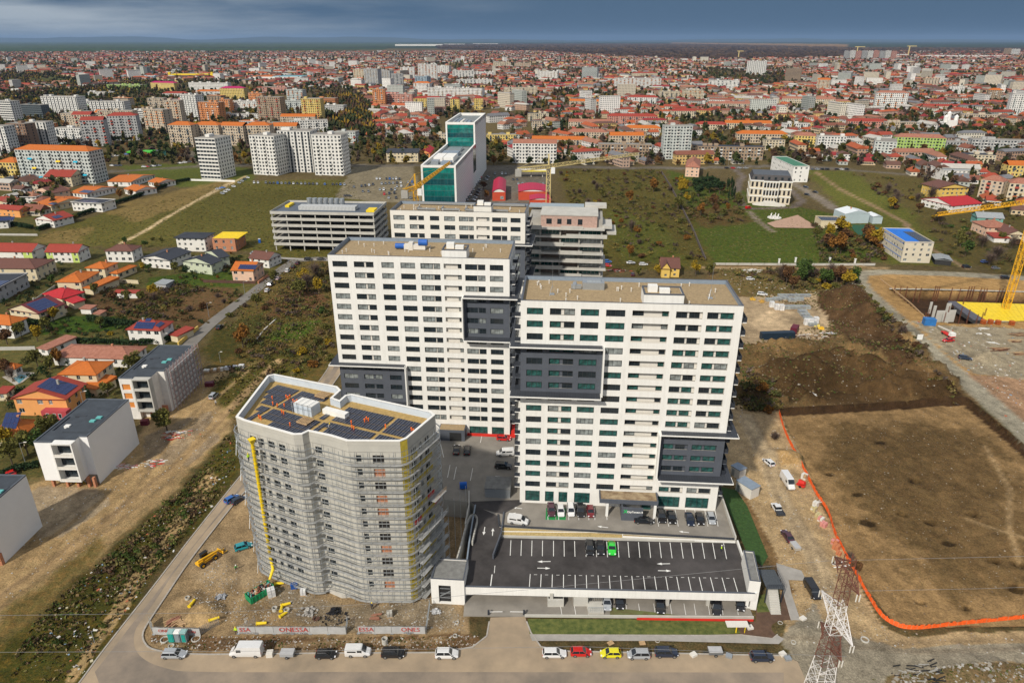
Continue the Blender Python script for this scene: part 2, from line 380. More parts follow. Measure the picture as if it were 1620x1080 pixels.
# (polygon in photograph pixels on flat ground, colour, edge raggedness in metres, grass 0..1)
ZONES=[
 ([(-200,84),(560,78),(600,88),(470,98),(200,108),(-200,116)],(0.10,0.085,0.05),0,.5),([(-300,76),(640,74),(600,79),(-300,84)],(0.05,0.085,0.04),0,.5),
 ([(-900,66.5),(2600,66.5),(2600,78),(-900,76)],(0.045,0.065,0.035),0,0),
 ([(-300,66),(760,68),(760,71),(560,74),(-300,78)],(0.06,0.09,0.035),0,0),
 ([(690,70),(1080,69),(1340,75),(2200,76),(2200,84),(1340,92),(1080,95),(900,84),(690,78)],(0.07,0.045,0.03),0,0),
 ([(1060,67.5),(1340,70),(1340,76),(1060,71)],(0.26,0.17,0.08),0,0),
 ([(-200,124),(140,120),(150,136),(-200,140)],(0.10,0.11,0.05),0,.6),
 ([(0,88),(200,86),(170,93),(0,95)],(0.09,0.13,0.04),0,.6),
 ([(240,84),(330,84),(300,92),(230,92)],(0.09,0.15,0.04),0,.6),
 ([(185,262),(330,258),(400,268),(400,290),(330,300),(235,290)],(0.12,0.145,0.045),3,.8),
 ([(60,372),(200,325),(350,288),(560,283),(600,318),(620,420),(430,405),(330,390),(170,392),(30,382)],(0.14,0.132,0.05),3,.8),
 ([(150,332),(365,283),(372,292),(300,322),(215,352)],C_dry,4,.3),
 ([(70,368),(150,358),(120,385),(50,382)],C_dry,4,.4),
 ([(560,262),(655,264),(668,320),(600,320),(530,312)],(0.235,0.22,0.18),1,.05),
 ([(770,262),(872,262),(872,325),(730,325),(740,300)],(0.17,0.165,0.16),0,0),
 ([(880,268),(1050,268),(1142,428),(940,428)],(0.125,0.11,0.042),5,.75),
 ([(960,330),(1040,350),(1090,420),(980,410)],(0.12,0.13,0.04),6,.9),
 ([(1055,268),(1170,300),(1230,322),(1390,350),(1395,412),(1300,422),(1130,422)],(0.095,0.128,0.035),4,1),
 ([(1080,330),(1170,330),(1190,352),(1110,362)],(0.14,0.10,0.05),5,.5),
 ([(1270,268),(1350,272),(1460,345),(1540,420),(1400,420),(1330,330)],(0.14,0.15,0.05),5,.85),
 ([(1360,272),(1620,300),(1900,420),(1600,440),(1490,400),(1440,330)],(0.135,0.115,0.055),5,.7),
 # town ground to the left
 ([(-400,290),(150,300),(60,372),(30,385),(170,395),(430,405),(470,412),(330,520),(240,610),(160,700),(60,760),(-500,900)],(0.135,0.128,0.062),2,.7),
 ([(235,440),(400,420),(405,440),(360,460),(230,455)],(0.085,0.13,0.035),1,1),
 ([(150,455),(360,455),(380,470),(320,520),(220,530),(140,500)],(0.15,0.10,0.062),3,.4),
 ([(60,500),(200,500),(215,520),(70,530)],(0.065,0.115,0.028),1,1),
 ([(450,410),(530,410),(545,560),(470,640),(330,600),(330,560),(395,470)],(0.155,0.122,0.055),3,.7),
 ([(340,520),(410,495),(430,500),(370,560),(330,575),(320,560)],(0.09,0.085,0.035),3,.9),
 ([(415,535),(455,510),(505,505),(490,535),(430,548)],(0.10,0.15,0.035),2,1),
 ([(425,470),(500,450),(520,480),(470,500),(425,505)],(0.15,0.088,0.055),3,.3),
 # the track and spoil along the new white blocks
 ([(-300,840),(50,765),(200,720),(230,660),(300,600),(330,590),(400,575),(470,560),(430,630),(372,665),(330,720),(268,780),(180,860),(60,960),(-300,1230)],C_tan,2.0,.12),
 ([(330,610),(430,560),(500,545),(516,560),(450,625),(395,640),(365,668)],C_olive,2.5,.7),
 ([(20,790),(60,770),(160,770),(170,800),(100,850),(60,850)],(0.44,0.38,0.30),1.2,0),
 ([(225,690),(330,650),(345,700),(300,735),(230,740)],(0.36,0.30,0.23),1.5,.05),
 ([(-400,1240),(-300,1230),(60,975),(180,870),(268,790),(330,730),(360,690),(378,690),(372,760),(250,900),(130,1070),(60,1180),(-50,1500)],(0.11,0.102,0.036),2.0,.95),
 ([(0,960),(60,930),(150,850),(160,868),(90,950),(0,1030)],C_dry,2.5,.5),
 ([(330,740),(345,760),(275,860),(215,940),(150,1030),(118,1080),(100,1080),(200,920)],C_tan,1.0,.25),
 # building yard round the scaffolded tower
 ([(205,1050),(240,975),(300,885),(370,775),(420,740),(700,690),(745,800),(742,1020),(560,1040),(320,1045)],(0.36,0.285,0.195),.5,.05),
 ([(400,915),(560,960),(700,945),(735,975),(735,1000),(520,995),(430,965)],(0.30,0.265,0.215),2.0,0),
 ([(290,870),(340,850),(400,880),(420,930),(350,925),(300,910)],(0.40,0.33,0.24),2,0),
 ([(240,1000),(330,1005),(560,1008),(760,1002),(760,1028),(560,1028),(330,1030),(240,1012)],(0.19,0.13,0.082),.8,.1),
 # everything right of the white tower
 ([(1120,418),(1370,418),(1400,470),(1480,560),(1560,640),(1400,660),(1200,660),(1120,600)],(0.18,0.130,0.078),3,.3),
 ([(1130,425),(1350,424),(1370,470),(1330,500),(1180,470),(1130,450)],(0.17,0.135,0.075),3,.6),
 ([(1165,470),(1290,466),(1325,500),(1300,538),(1170,545),(1150,545)],(0.40,0.335,0.255),1.5,0),
 ([(1290,470),(1340,460),(1420,540),(1450,590),(1330,540)],(0.09,0.06,0.036),1.0,0),
 ([(1205,580),(1330,560),(1420,590),(1500,610),(1530,632),(1380,640),(1260,640),(1200,605)],(0.10,0.068,0.038),2.0,.1),
 ([(1175,640),(1232,645),(1268,730),(1300,800),(1335,860),(1350,905),(1395,985),(1425,1003),(1900,985),(1900,1100),(1400,1035),(1250,1030),(1232,930),(1215,880),(1180,810),(1150,740),(1130,700),(1140,640)],(0.43,0.345,0.235),1.0,.04),
 ([(1160,790),(1180,785),(1215,850),(1235,900),(1260,935),(1240,945),(1215,890)],(0.22,0.155,0.09),1.0,.1),
 ([(1234,650),(1400,640),(1528,632),(1620,708),(1700,780),(1800,985),(1500,990),(1422,990),(1372,930),(1322,840),(1272,730)],(0.315,0.228,0.130),.4,0),
 ([(1285,680),(1520,665),(1640,780),(1640,940),(1480,930),(1370,820),(1300,740)],(0.165,0.118,0.066),9,.15),
 ([(1500,700),(1600,760),(1620,900),(1560,950),(1480,820)],(0.19,0.135,0.075),9,.1),
 ([(296,985),(304,968),(330,961),(350,974),(348,990),(315,997)],(0.46,0.36,0.23),.3,0),([(1222,722),(1240,712),(1265,722),(1262,738),(1235,738)],(0.40,0.29,0.16),.5,0),([(1545,565),(1570,560),(1582,572),(1562,578)],(0.50,0.39,0.24),.3,0),
 ([(1365,436),(1400,432),(1500,430),(1900,450),(1900,800),(1630,700),(1560,635),(1450,530),(1390,470)],(0.43,0.30,0.155),1.0,.05),
 ([(1440,505),(1480,515),(1620,520),(1900,560),(1900,640),(1620,600),(1540,590),(1500,560)],(0.33,0.31,0.26),1.5,0),
 ([(1500,588),(1620,600),(1900,640),(1900,800),(1630,700),(1560,640)],(0.37,0.26,0.19),2.0,0),
 ([(1235,1010),(1262,985),(1290,955),(1320,1000),(1420,1024),(1620,1012),(1900,1000),(1900,1080),(1620,1046),(1430,1062),(1385,1085),(1300,1200),(1180,1200),(1262,1050)],(0.31,0.30,0.27),1.0,0),
 ([(1430,1062),(1620,1048),(1900,1080),(1900,1500),(1300,1500),(1390,1088)],(0.21,0.165,0.11),1.2,.3),
 ([(1408,456),(1620,462),(1900,470),(1900,512),(1620,507),(1530,512),(1478,508)],(0.075,0.048,0.033),.4,0),
]
# ribbons: centre line in pixels, width in metres, colour
RIBBONS=[
 ([(190,386),(235,362),(262,345),(310,318),(360,292),(388,280)],3.4,(0.52,0.44,0.32)),
 ([(1290,272),(1330,300),(1390,330),(1432,352),(1446,372),(1475,395),(1530,425)],3.6,(0.31,0.24,0.175)),
 ([(1900,452),(1620,440),(1500,433),(1400,430),(1362,433),(1357,443),(1372,462),(1405,492),(1450,533),(1500,580),(1560,630),(1640,702),(1800,850)],8.0,(0.345,0.345,0.315)),
 ([(1100,423),(1200,424),(1320,425),(1400,424)],4,(0.33,0.26,0.17)),
 ([(1180,660),(1215,730),(1240,800),(1290,880),(1320,960)],5,(0.47,0.40,0.30)),
 ([(-100,1000),(60,905),(180,815),(280,735),(360,650),(440,570)],3.2,(0.45,0.345,0.215)),
 ([(-100,960),(40,880),(150,800),(250,722),(330,640),(400,580)],1.4,(0.42,0.325,0.205)),
 ([(1560,700),(1600,770),(1598,830),(1615,880)],.9,(0.40,0.31,0.2)),
 ([(1530,815),(1580,832),(1640,850)],.9,(0.40,0.31,0.2)),
 ([(700,1010),(640,1016),(560,1012),(440,1022)],1.0,(0.36,0.29,0.2)),
 ([(470,600),(430,650),(480,560),(515,530)],.8,(0.2,0.16,0.1)),
 ([(175,272),(330,262),(400,262),(540,262),(700,262),(900,265),(1090,266),(1250,262),(1420,275),(1620,290)],14,(0.16,0.155,0.15)),
 ([(0,262),(90,250),(175,245),(300,240),(330,262)],16,(0.17,0.165,0.15)),
 ([(540,262),(552,230),(560,210),(520,180)],12,(0.15,0.15,0.145)),
 ([(1186,335),(1200,350),(1222,366)],4.5,(0.24,0.22,0.2)),
 ([(1180,330),(1210,330),(1255,328),(1270,318),(1250,300)],6,(0.17,0.155,0.155)),
 ([(1175,325),(1165,300),(1175,278),(1160,266)],6,(0.17,0.155,0.155)),
 ([(1255,290),(1290,310),(1320,330),(1345,338)],9,(0.22,0.205,0.195)),
]
RUTS=[[(-60,985),(80,885),(200,795),(300,715),(380,635),(450,572)],[(-60,1005),(90,897),(212,806),(308,727),(385,645)],[(-60,930),(60,850),(170,770),(260,700),(330,630)],[(170,830),(240,740),(300,690),(350,640)],[(1170,655),(1205,720),(1232,790),(1275,860),(1300,930),(1330,980)],[(1190,655),(1225,720),(1250,790),(1295,870),(1320,940)],[(1250,1010),(1330,1020),(1450,1030),(1620,1025)],[(1290,960),(1320,1000),(1400,1018),(1620,1010)],[(330,1000),(370,960),(380,900),(350,860)],[(350,1020),(400,960),(520,975),(700,990)],[(1500,520),(1530,560),(1580,600),(1640,640)],[(1480,530),(1540,590),(1620,660)]]
# heaps and hollows: pixel centre, radii (m), height, rotation (deg)
MOUNDS=[
 (1275,600,12,7,4.5,10),(1330,605,14,6,4.0,0),(1390,620,12,5,3.6,-8),(1240,585,9,8,3.0,20),(1440,625,10,4,3.2,0),(1300,575,12,7,3.4,0),(1480,625,8,4,2.4,-10),
 (1380,585,13,6,2.2,0),(1240,560,14,6,1.6,0),(1345,482,9,17,6.5,32),(1368,508,9,15,5.5,32),(1314,478,3,12,2.0,30),(1328,500,3,9,1.8,32),
 (1240,725,6,4,1.8,0),(322,975,4.2,3.6,1.9,0),(300,948,3,2,.8,0),(1560,568,7,4,2.2,0),(1440,595,7,3,1.6,0),(1360,425,6,3,1.2,0),
 (1175,600,6,10,1.4,0),(360,900,4,3,.5,0),(1270,1000,5,3,.8,0),(395,800,3,5,.9,0),
 (300,690,6,4,.6,0),(1560,1070,9,4,1.2,0),(1380,890,3,8,.8,30),(1360,860,2,6,.6,30),
]
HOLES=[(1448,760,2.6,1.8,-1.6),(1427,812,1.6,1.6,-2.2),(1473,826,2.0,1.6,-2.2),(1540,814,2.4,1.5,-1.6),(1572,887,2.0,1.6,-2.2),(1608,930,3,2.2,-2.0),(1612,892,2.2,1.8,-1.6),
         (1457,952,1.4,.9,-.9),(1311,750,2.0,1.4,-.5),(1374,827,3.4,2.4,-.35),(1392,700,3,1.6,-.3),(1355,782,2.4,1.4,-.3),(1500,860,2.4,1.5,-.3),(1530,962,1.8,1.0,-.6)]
FIELD=ZONES[[z[1] for z in ZONES].index((0.315,0.228,0.130))][0]
PIT=ZONES[-1][0]
# shapes converted once to the ground plane
def gw(pts): return [G(*p) for p in pts]
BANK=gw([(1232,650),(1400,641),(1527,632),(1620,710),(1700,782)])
def ground_height(x,y):
 px,py=npP(x,y)
 z=np.zeros(x.shape)
 near=(y>60) & (y<700)
 wob=fbm(x/9,y/9,4,5)
 for cx,cy,rx,ry,h,a in MOUNDS:
  c=G(cx,cy);ca,sa=math.cos(R(a)),math.sin(R(a))
  dx=(x - c.x)*ca + (y - c.y)*sa;dy=-(x - c.x)*sa + (y - c.y)*ca
  q=((dx/rx) ** 2 + (dy/ry) ** 2)*(1.7 if h>2.1 else 1)
  z=np.maximum(z,1.45*h*np.clip(1.15 - np.sqrt(q)*(0.92 + 0.5*wob),0,1.1) ** 0.9*(1 + .5*wob))
 rough=inpoly(px,py,[(1150,558),(1300,550),(1345,528),(1385,510),(1425,520),(1530,622),(1240,640),(1150,625)])
 rid=np.clip(1 - np.abs(fbm(x/19 + y/40,y/11,3,9))*7,0,1) ** 1.3;z=z + np.where(rough,rid*4.2 + fbm(x/3.2,y/3.2,3,19)*1.8,0)
 z=z + np.where(near,fbm(x/3.1,y/3.1,3,21)*0.10,0)
 f=inpoly(px,py,FIELD)
 z=np.where(f,-1.1 + fbm(x/14,y/14,4,3)*0.5,z)
 for cx,cy,rx,ry,h in HOLES:
  c=G(cx,cy,-1.1);q=((x - c.x)/rx/.65) ** 2 + ((y - c.y)/ry/.65) ** 2
  z=z + h*np.clip(1.25 - q,0,1)
 bank=seg_dist(x,y,BANK);z=np.where((bank<1.6) & ~f,.9 - bank*.35,z)
 p=inpoly(px,py,PIT)
 z=np.where(p,-5.0,z)
 return z
def ground_z(x,y): return float(ground_height(np.array([x],float),np.array([y],float))[0])

ang=np.concatenate([np.arange(-180,-45,4.0),np.arange(-45,45,0.25),np.arange(45,180,4.0)])
rad=[0.5,20,45,60,72];r_=80.0
while r_<560: rad.append(r_);r_+=max(0.62,r_*0.0043)
while r_<3500: rad.append(r_);r_*=1.011
while r_<60000: rad.append(r_);r_*=1.06
rad=np.array(rad)
A_,R_=np.meshgrid(np.radians(ang),rad)
gx=(R_*np.sin(A_)).ravel();gy=(R_*np.cos(A_)).ravel()
gz=ground_height(gx,gy)
wx=fbm(gx/6,gy/6,3,31);wy=fbm(gx/6,gy/6,3,47)
big=fbm(gx/60,gy/60,4,77)
col=np.empty((len(gx),4));col[:,:3]=(0.135,0.112,0.07);col[:,3]=0.45
px0,py0=npP(gx,gy)
for poly,c,rag,gr in ZONES:
 if rag==0:
  m=inpoly(px0,py0,poly);col[m,:3]=c;col[m,3]=gr;continue
 sel=(gy>40) & (gy<1500) & (np.abs(gx)<900);k=np.zeros(sel.sum());X_,Y_=gx[sel] + wx[sel]*rag*2.2,gy[sel] + wy[sel]*rag*2.2;nj=1 if rag<2 else 7
 for j in range(nj):
  px,py=npP(X_ + math.cos(j*2.4)*rag*.5*(j % 3),Y_ + math.sin(j*2.4)*rag*.5*(j % 3));k+=inpoly(px,py,poly)
 k=(k/nj)[:,None];col[sel]=col[sel]*(1 - k) + np.array([*c,gr])*k
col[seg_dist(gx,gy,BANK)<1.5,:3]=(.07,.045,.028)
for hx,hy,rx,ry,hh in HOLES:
 c=G(hx,hy,-1.1);q=((gx - c.x)/rx/.62) ** 2 + ((gy - c.y)/ry/.62) ** 2;col[q<1.0,:3]*=.3  # holes darkened: damp soil, with the shade inside put into the colour
for pts,w,c in RIBBONS:
 d=seg_dist(gx,gy,gw(pts)) + wx*min(1.2,w*.25)
 k=np.clip((w/2 + 0.5 - d)/1.0,0,1)[:,None]
 col[:,:3]=col[:,:3]*(1 - k) + np.array(c)*k;col[:,3]*=(1 - k[:,0])
col[:,:3]*=np.array([1.0,.90,.74]);col[:,:3]=col[:,:3] ** 1.08
col[:,:3]*=(1 + 0.6*big)[:,None]*(1 - .12*col[:,3:4])
for q in RUTS:
 d=seg_dist(gx,gy,gw(q)) + wx*.8;k=np.clip(1.1 - d,0,1)[:,None]*.42;col[:,:3]=col[:,:3]*(1 - k) + np.array((.15,.105,.065))*k
rg_=inpoly(px0,py0,[(1150,540),(1200,500),(1290,455),(1440,500),(1545,628),(1240,645),(1150,640)]) & (gy>150);col[rg_,:3]*=(1 + 1.5*fbm(gx[rg_]/11,gy[rg_]/11,4,66))[:,None]
# wheel ruts and scraped swirls on bare soil
bare=1 - col[:,3]
swirl=fbm(gx/2.2 + gy/7,gy/9 - gx/6,4,55)
col[:,:3]*=(1 + 0.62*swirl*bare)[:,None]
col=np.clip(col,0.01,1)
na,nr_=len(ang),len(rad)
idx=np.arange(na*nr_).reshape(nr_,na)
a0=idx[:-1,:];nxt=np.roll(idx,-1,axis=1)
quads=np.stack([a0,idx[1:,:],nxt[1:,:],nxt[:-1,:]],-1).reshape(-1,4)
me=bpy.data.meshes.new('ground')
me.vertices.add(len(gx));me.vertices.foreach_set('co',np.stack([gx,gy,gz],1).astype(np.float32).ravel())
me.loops.add(quads.size);me.loops.foreach_set('vertex_index',quads.astype(np.int32).ravel())
me.polygons.add(len(quads));me.polygons.foreach_set('loop_start',(np.arange(len(quads))*4).astype(np.int32));me.polygons.foreach_set('loop_total',np.full(len(quads),4,np.int32))
me.polygons.foreach_set('use_smooth',np.ones(len(quads),bool))
me.update(calc_edges=True)
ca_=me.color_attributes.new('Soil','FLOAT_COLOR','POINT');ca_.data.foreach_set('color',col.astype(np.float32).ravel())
if me.polygons[len(me.polygons) // 2].normal.z<0: me.flip_normals()

gm=bpy.data.materials.new('ground');gm.use_nodes=True;t=gm.node_tree;b=t.nodes['Principled BSDF']
b.inputs['Roughness'].default_value=0.97;b.inputs['Specular IOR Level'].default_value=0.1
at=N(t,'ShaderNodeAttribute',attribute_name='Soil');ge=N(t,'ShaderNodeNewGeometry')
def nz_(scale,det=6,rough=0.65):
 n=N(t,'ShaderNodeTexNoise');n.inputs['Scale'].default_value=scale;n.inputs['Detail'].default_value=det;n.inputs['Roughness'].default_value=rough
 L(t,ge.outputs['Position'],n.inputs['Vector']);return n
n1=nz_(0.35,10,0.7);n2=nz_(2.2,8,0.75);n3=nz_(0.09,6)
def mr_(src,a,b_,c,d):
 m=N(t,'ShaderNodeMapRange');m.inputs['From Min'].default_value=a;m.inputs['From Max'].default_value=b_;m.inputs['To Min'].default_value=c;m.inputs['To Max'].default_value=d
 L(t,src,m.inputs['Value']);return m.outputs[0]
va=N(t,'ShaderNodeMath',operation='MULTIPLY');L(t,mr_(n1.outputs['Fac'],.3,.7,.62,1.38),va.inputs[0]);L(t,mr_(n2.outputs['Fac'],.3,.7,.55,1.45),va.inputs[1])
vm=N(t,'ShaderNodeVectorMath',operation='SCALE');L(t,at.outputs['Color'],vm.inputs[0]);L(t,va.outputs[0],vm.inputs['Scale'])
# grass tones broken into yellow, green and bare brown where the zone is grassy
gcol=N(t,'ShaderNodeValToRGB');e=gcol.color_ramp.elements
e[0].position=0.30;e[0].color=(0.55,0.42,0.38,1);e[1].position=0.70;e[1].color=(2.2,1.75,1.25,1)
k=gcol.color_ramp.elements.new(0.44);k.color=(0.72,1.0,0.72,1);k=gcol.color_ramp.elements.new(0.56);k.color=(1.25,1.12,0.8,1)
n4=nz_(0.55,9,0.78);L(t,n4.outputs['Fac'],gcol.inputs[0])
gm2=N(t,'ShaderNodeMix',data_type='RGBA',blend_type='MULTIPLY');gm2.clamp_result=False
L(t,at.outputs['Alpha'],gm2.inputs[0]);L(t,vm.outputs[0],gm2.inputs[6]);L(t,gcol.outputs[0],gm2.inputs[7])
# scattered pale stones and litter on bare soil
vo=N(t,'ShaderNodeTexVoronoi');vo.inputs['Scale'].default_value=0.8;L(t,ge.outputs['Position'],vo.inputs['Vector'])
st=N(t,'ShaderNodeMath',operation='LESS_THAN');L(t,vo.outputs['Distance'],st.inputs[0]);L(t,mr_(n3.outputs['Fac'],.52,.7,0.0,0.2),st.inputs[1])
fi=N(t,'ShaderNodeMix',data_type='RGBA');ms_=N(t,'ShaderNodeMath',operation='MULTIPLY');L(t,st.outputs[0],ms_.inputs[0]);ms_.inputs[1].default_value=0.6
L(t,ms_.outputs[0],fi.inputs[0]);L(t,gm2.outputs[2],fi.inputs[6]);fi.inputs[7].default_value=(0.5,0.47,0.42,1)
L(t,fi.outputs[2],b.inputs['Base Color'])
bp=N(t,'ShaderNodeBump');bp.inputs['Strength'].default_value=1.0;bp.inputs['Distance'].default_value=0.45
L(t,n2.outputs['Fac'],bp.inputs['Height']);L(t,bp.outputs[0],b.inputs['Normal'])
me.materials.append(gm)
struct(link('ground',me))
MATS['ground']=gm

# == roads, kerbs, pavements
M_dusty=mat('dusty_road',(0.30,0.24,0.17),0.92,0.24,0.11,world=True,detail=9,col2=(0.35,0.265,0.175))
M_street=mat('grey_road',(0.185,0.170,0.150),0.92,0.2,0.2,world=True,detail=9)
M_kerb=mat('kerb_stone',(0.36,0.33,0.29),0.9,0.2,1.5,world=True)
M_walk=mat('pavement_slabs',(0.33,0.31,0.28),0.9,0.15,0.6,world=True,detail=8)
M_lawn=mat('lawn',(0.062,0.112,0.022),0.95,0.45,0.9,bump=0.8,bscale=5,world=True,detail=9,col2=(0.11,0.115,0.03))
M_lawnd=mat('shaded_lawn',(0.035,0.078,0.018),0.95,0.35,1.5,bump=0.8,bscale=5,world=True,detail=9)  # darker copy of the lawn, shade beside the podium put into its colour
M_mud=mat('dark_topsoil',(0.105,0.062,0.04),0.95,0.3,0.8,world=True,bump=.5,detail=9)
def sheet(name,pts,z,m,world=False,th=0.0):
 mb=MB();w=[(p[0],p[1]) for p in (pts if world else [G(*p,z) for p in pts])]
 a=sum(w[i][0]*w[(i + 1) % len(w)][1] - w[(i + 1) % len(w)][0]*w[i][1] for i in range(len(w)))
 if a<0: w=w[::-1]
 if th: mb.prism(w,z - th,z,0)
 else: mb.poly([(p[0],p[1],z) for p in w],0)
 return struct(mb.build(name,m))
def smooth_px(pts,n=6):
 """Catmull-Rom through pixel points"""
 out=[]
 P_=[pts[0]] + list(pts) + [pts[-1]]
 for i in range(1,len(P_) - 2):
  p0,p1,p2,p3=[np.array(q,float) for q in P_[i - 1:i + 3]]
  for k in range(n):
   s=k/n
   out.append(tuple(0.5*((2*p1) + (-p0 + p2)*s + (2*p0 - 5*p1 + 4*p2 - p3)*s*s + (-p0 + 3*p1 - 3*p2 + p3)*s ** 3)))
 out.append(tuple(pts[-1]));return out
def ribbon(name,pts,w,z,m,th=0.12):
 """kerb or path of constant width along a pixel line"""
 c=[G(*p,z) for p in pts];mb=MB();Lf=[];Rt=[]
 for i,q in enumerate(c):
  d=(c[min(i + 1,len(c) - 1)] - c[max(i - 1,0)]).normalized();n=Vector((-d.y,d.x))*w/2
  Lf.append(q + n);Rt.append(q - n)
 for i in range(len(c) - 1):
  a,b_,c_,d_=Rt[i],Rt[i + 1],Lf[i + 1],Lf[i]
  mb.poly([(a.x,a.y,z),(b_.x,b_.y,z),(c_.x,c_.y,z),(d_.x,d_.y,z)])
  if th:
   mb.poly([(a.x,a.y,z - th),(b_.x,b_.y,z - th),(b_.x,b_.y,z),(a.x,a.y,z)])
   mb.poly([(c_.x,c_.y,z - th),(d_.x,d_.y,z - th),(d_.x,d_.y,z),(c_.x,c_.y,z)])
 return struct(mb.build(name,m))
RZ=0.16    # road surface height (the soil is uneven by +-0.1 m)
edgeL=smooth_px([(100,1110),(128,1075),(165,1025),(228,945),(300,852),(372,762),(440,680),(505,602),(528,566)])
edgeR=smooth_px([(548,575),(523,612),(470,676),(403,758),(362,806),(300,886),(262,942),(238,978),(226,1000),(229,1016),(243,1026),(280,1032),(330,1034)])
mainN=[(500,1032),(700,1031),(748,1022),(770,1005),(776,976),(831,975),(838,1000),(856,1022),(900,1029),(1100,1033),(1240,1036),(1262,1046),(1275,1075),(1290,1130)]
sheet('road',edgeL[::1] + edgeR + mainN + [(1250,1300),(300,1300),(60,1180)],RZ,M_dusty)
ribbon('kerb',edgeL,0.3,RZ + .10,M_kerb,.3)
ribbon('kerb',edgeR + [(500,1032),(700,1031),(748,1022),(770,1005),(774,982)],0.3,RZ + .10,M_kerb,.3)
ribbon('kerb',[(833,982),(840,1000),(856,1022),(900,1029),(1100,1033),(1240,1036)],0.3,RZ + .10,M_kerb,.3)
# darker driven lanes of the dusty street
M_lane=mat('driven_asphalt',(0.205,0.175,0.145),0.9,0.26,0.13,world=True,detail=10,col2=(0.26,0.205,0.15))
sheet('road_lane',smooth_px([(150,1062),(210,985),(300,870),(420,720),(515,600),(531,572)]) + smooth_px([(540,576),(500,632),(395,758),(300,872),(240,958),(213,1000),(220,1035),(262,1056),(330,1062),(620,1062),(1240,1063)]) + [(1240,1200),(200,1200)],RZ + .008,M_lane)
side=smooth_px([(470,410),(445,426),(400,462),(338,508),(296,548),(262,580),(215,640),(150,720)])
ribbon('road',side,5.6,.15,M_street,.1)
ribbon('road',[(455,413),(500,409),(560,411),(640,415)],6.5,.155,M_street,.1)
# pavement, lawn and topsoil in front of the parking deck
sheet('lawn',[(835,978),(1000,979),(1160,983),(1172,1001),(1120,1004),(838,1003)],.20,M_lawn)
sheet('topsoil_bed',[(1160,983),(1196,983),(1196,952),(1240,938),(1252,985),(1222,1009),(1172,1003)],.19,M_mud)
sheet('lawn',[(1196,944),(1232,930),(1236,966),(1198,968)],.205,M_lawn)
sheet('pavement',[(838,1003),(1120,1004),(1172,1003),(1222,1009),(1253,984),(1240,938),(1232,906),(1244,900),(1252,938),(1268,985),(1232,1018),(1040,1013),(842,1013)],.24,M_walk)
sheet('pavement',[(1228,890),(1268,902),(1276,918),(1232,916)],.235,M_walk)
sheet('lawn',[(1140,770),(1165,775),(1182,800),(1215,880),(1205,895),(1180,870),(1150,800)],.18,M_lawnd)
ribbon('kerb',[(838,1003),(1120,1004),(1172,1003),(1222,1009),(1253,984),(1240,938)],.2,.28,M_kerb,.2)
# == WHITE RESIDENTIAL TOWERS
TOP=58.0;BASE=5.0;NR=16
def zb(r): return 54.75 - 3.0*(r - 1)
COLS_B=[(.028,.103,.28,[(.028,.103,3)]),(.134,.249,.55,[(.134,.186,2),(.199,.249,2)]),(.275,.358,.28,[(.275,.358,4)]),
          (.390,.477,.28,[(.390,.477,4)]),(.509,.674,1.0,[(.511,.562,2),(.645,.673,1)]),(.705,.824,.55,[(.705,.757,2),(.765,.812,2)]),
          (.844,.964,.55,[(.844,.896,2),(.905,.963,2)])]
COLS_A=[(.023,.106,.28,[(.023,.106,3)]),(.143,.253,.45,[(.143,.198,2),(.208,.251,2)]),(.297,.366,.28,[(.297,.366,2)]),
          (.403,.484,.28,[(.403,.484,3)]),(.513,.622,.45,[(.513,.58,3),(.585,.621,2)]),(.641,.739,.8,[(.716,.738,1)]),
          (.758,.869,.35,[(.758,.824,3),(.828,.868,2)]),(.893,.966,.28,[(.893,.966,3)])]
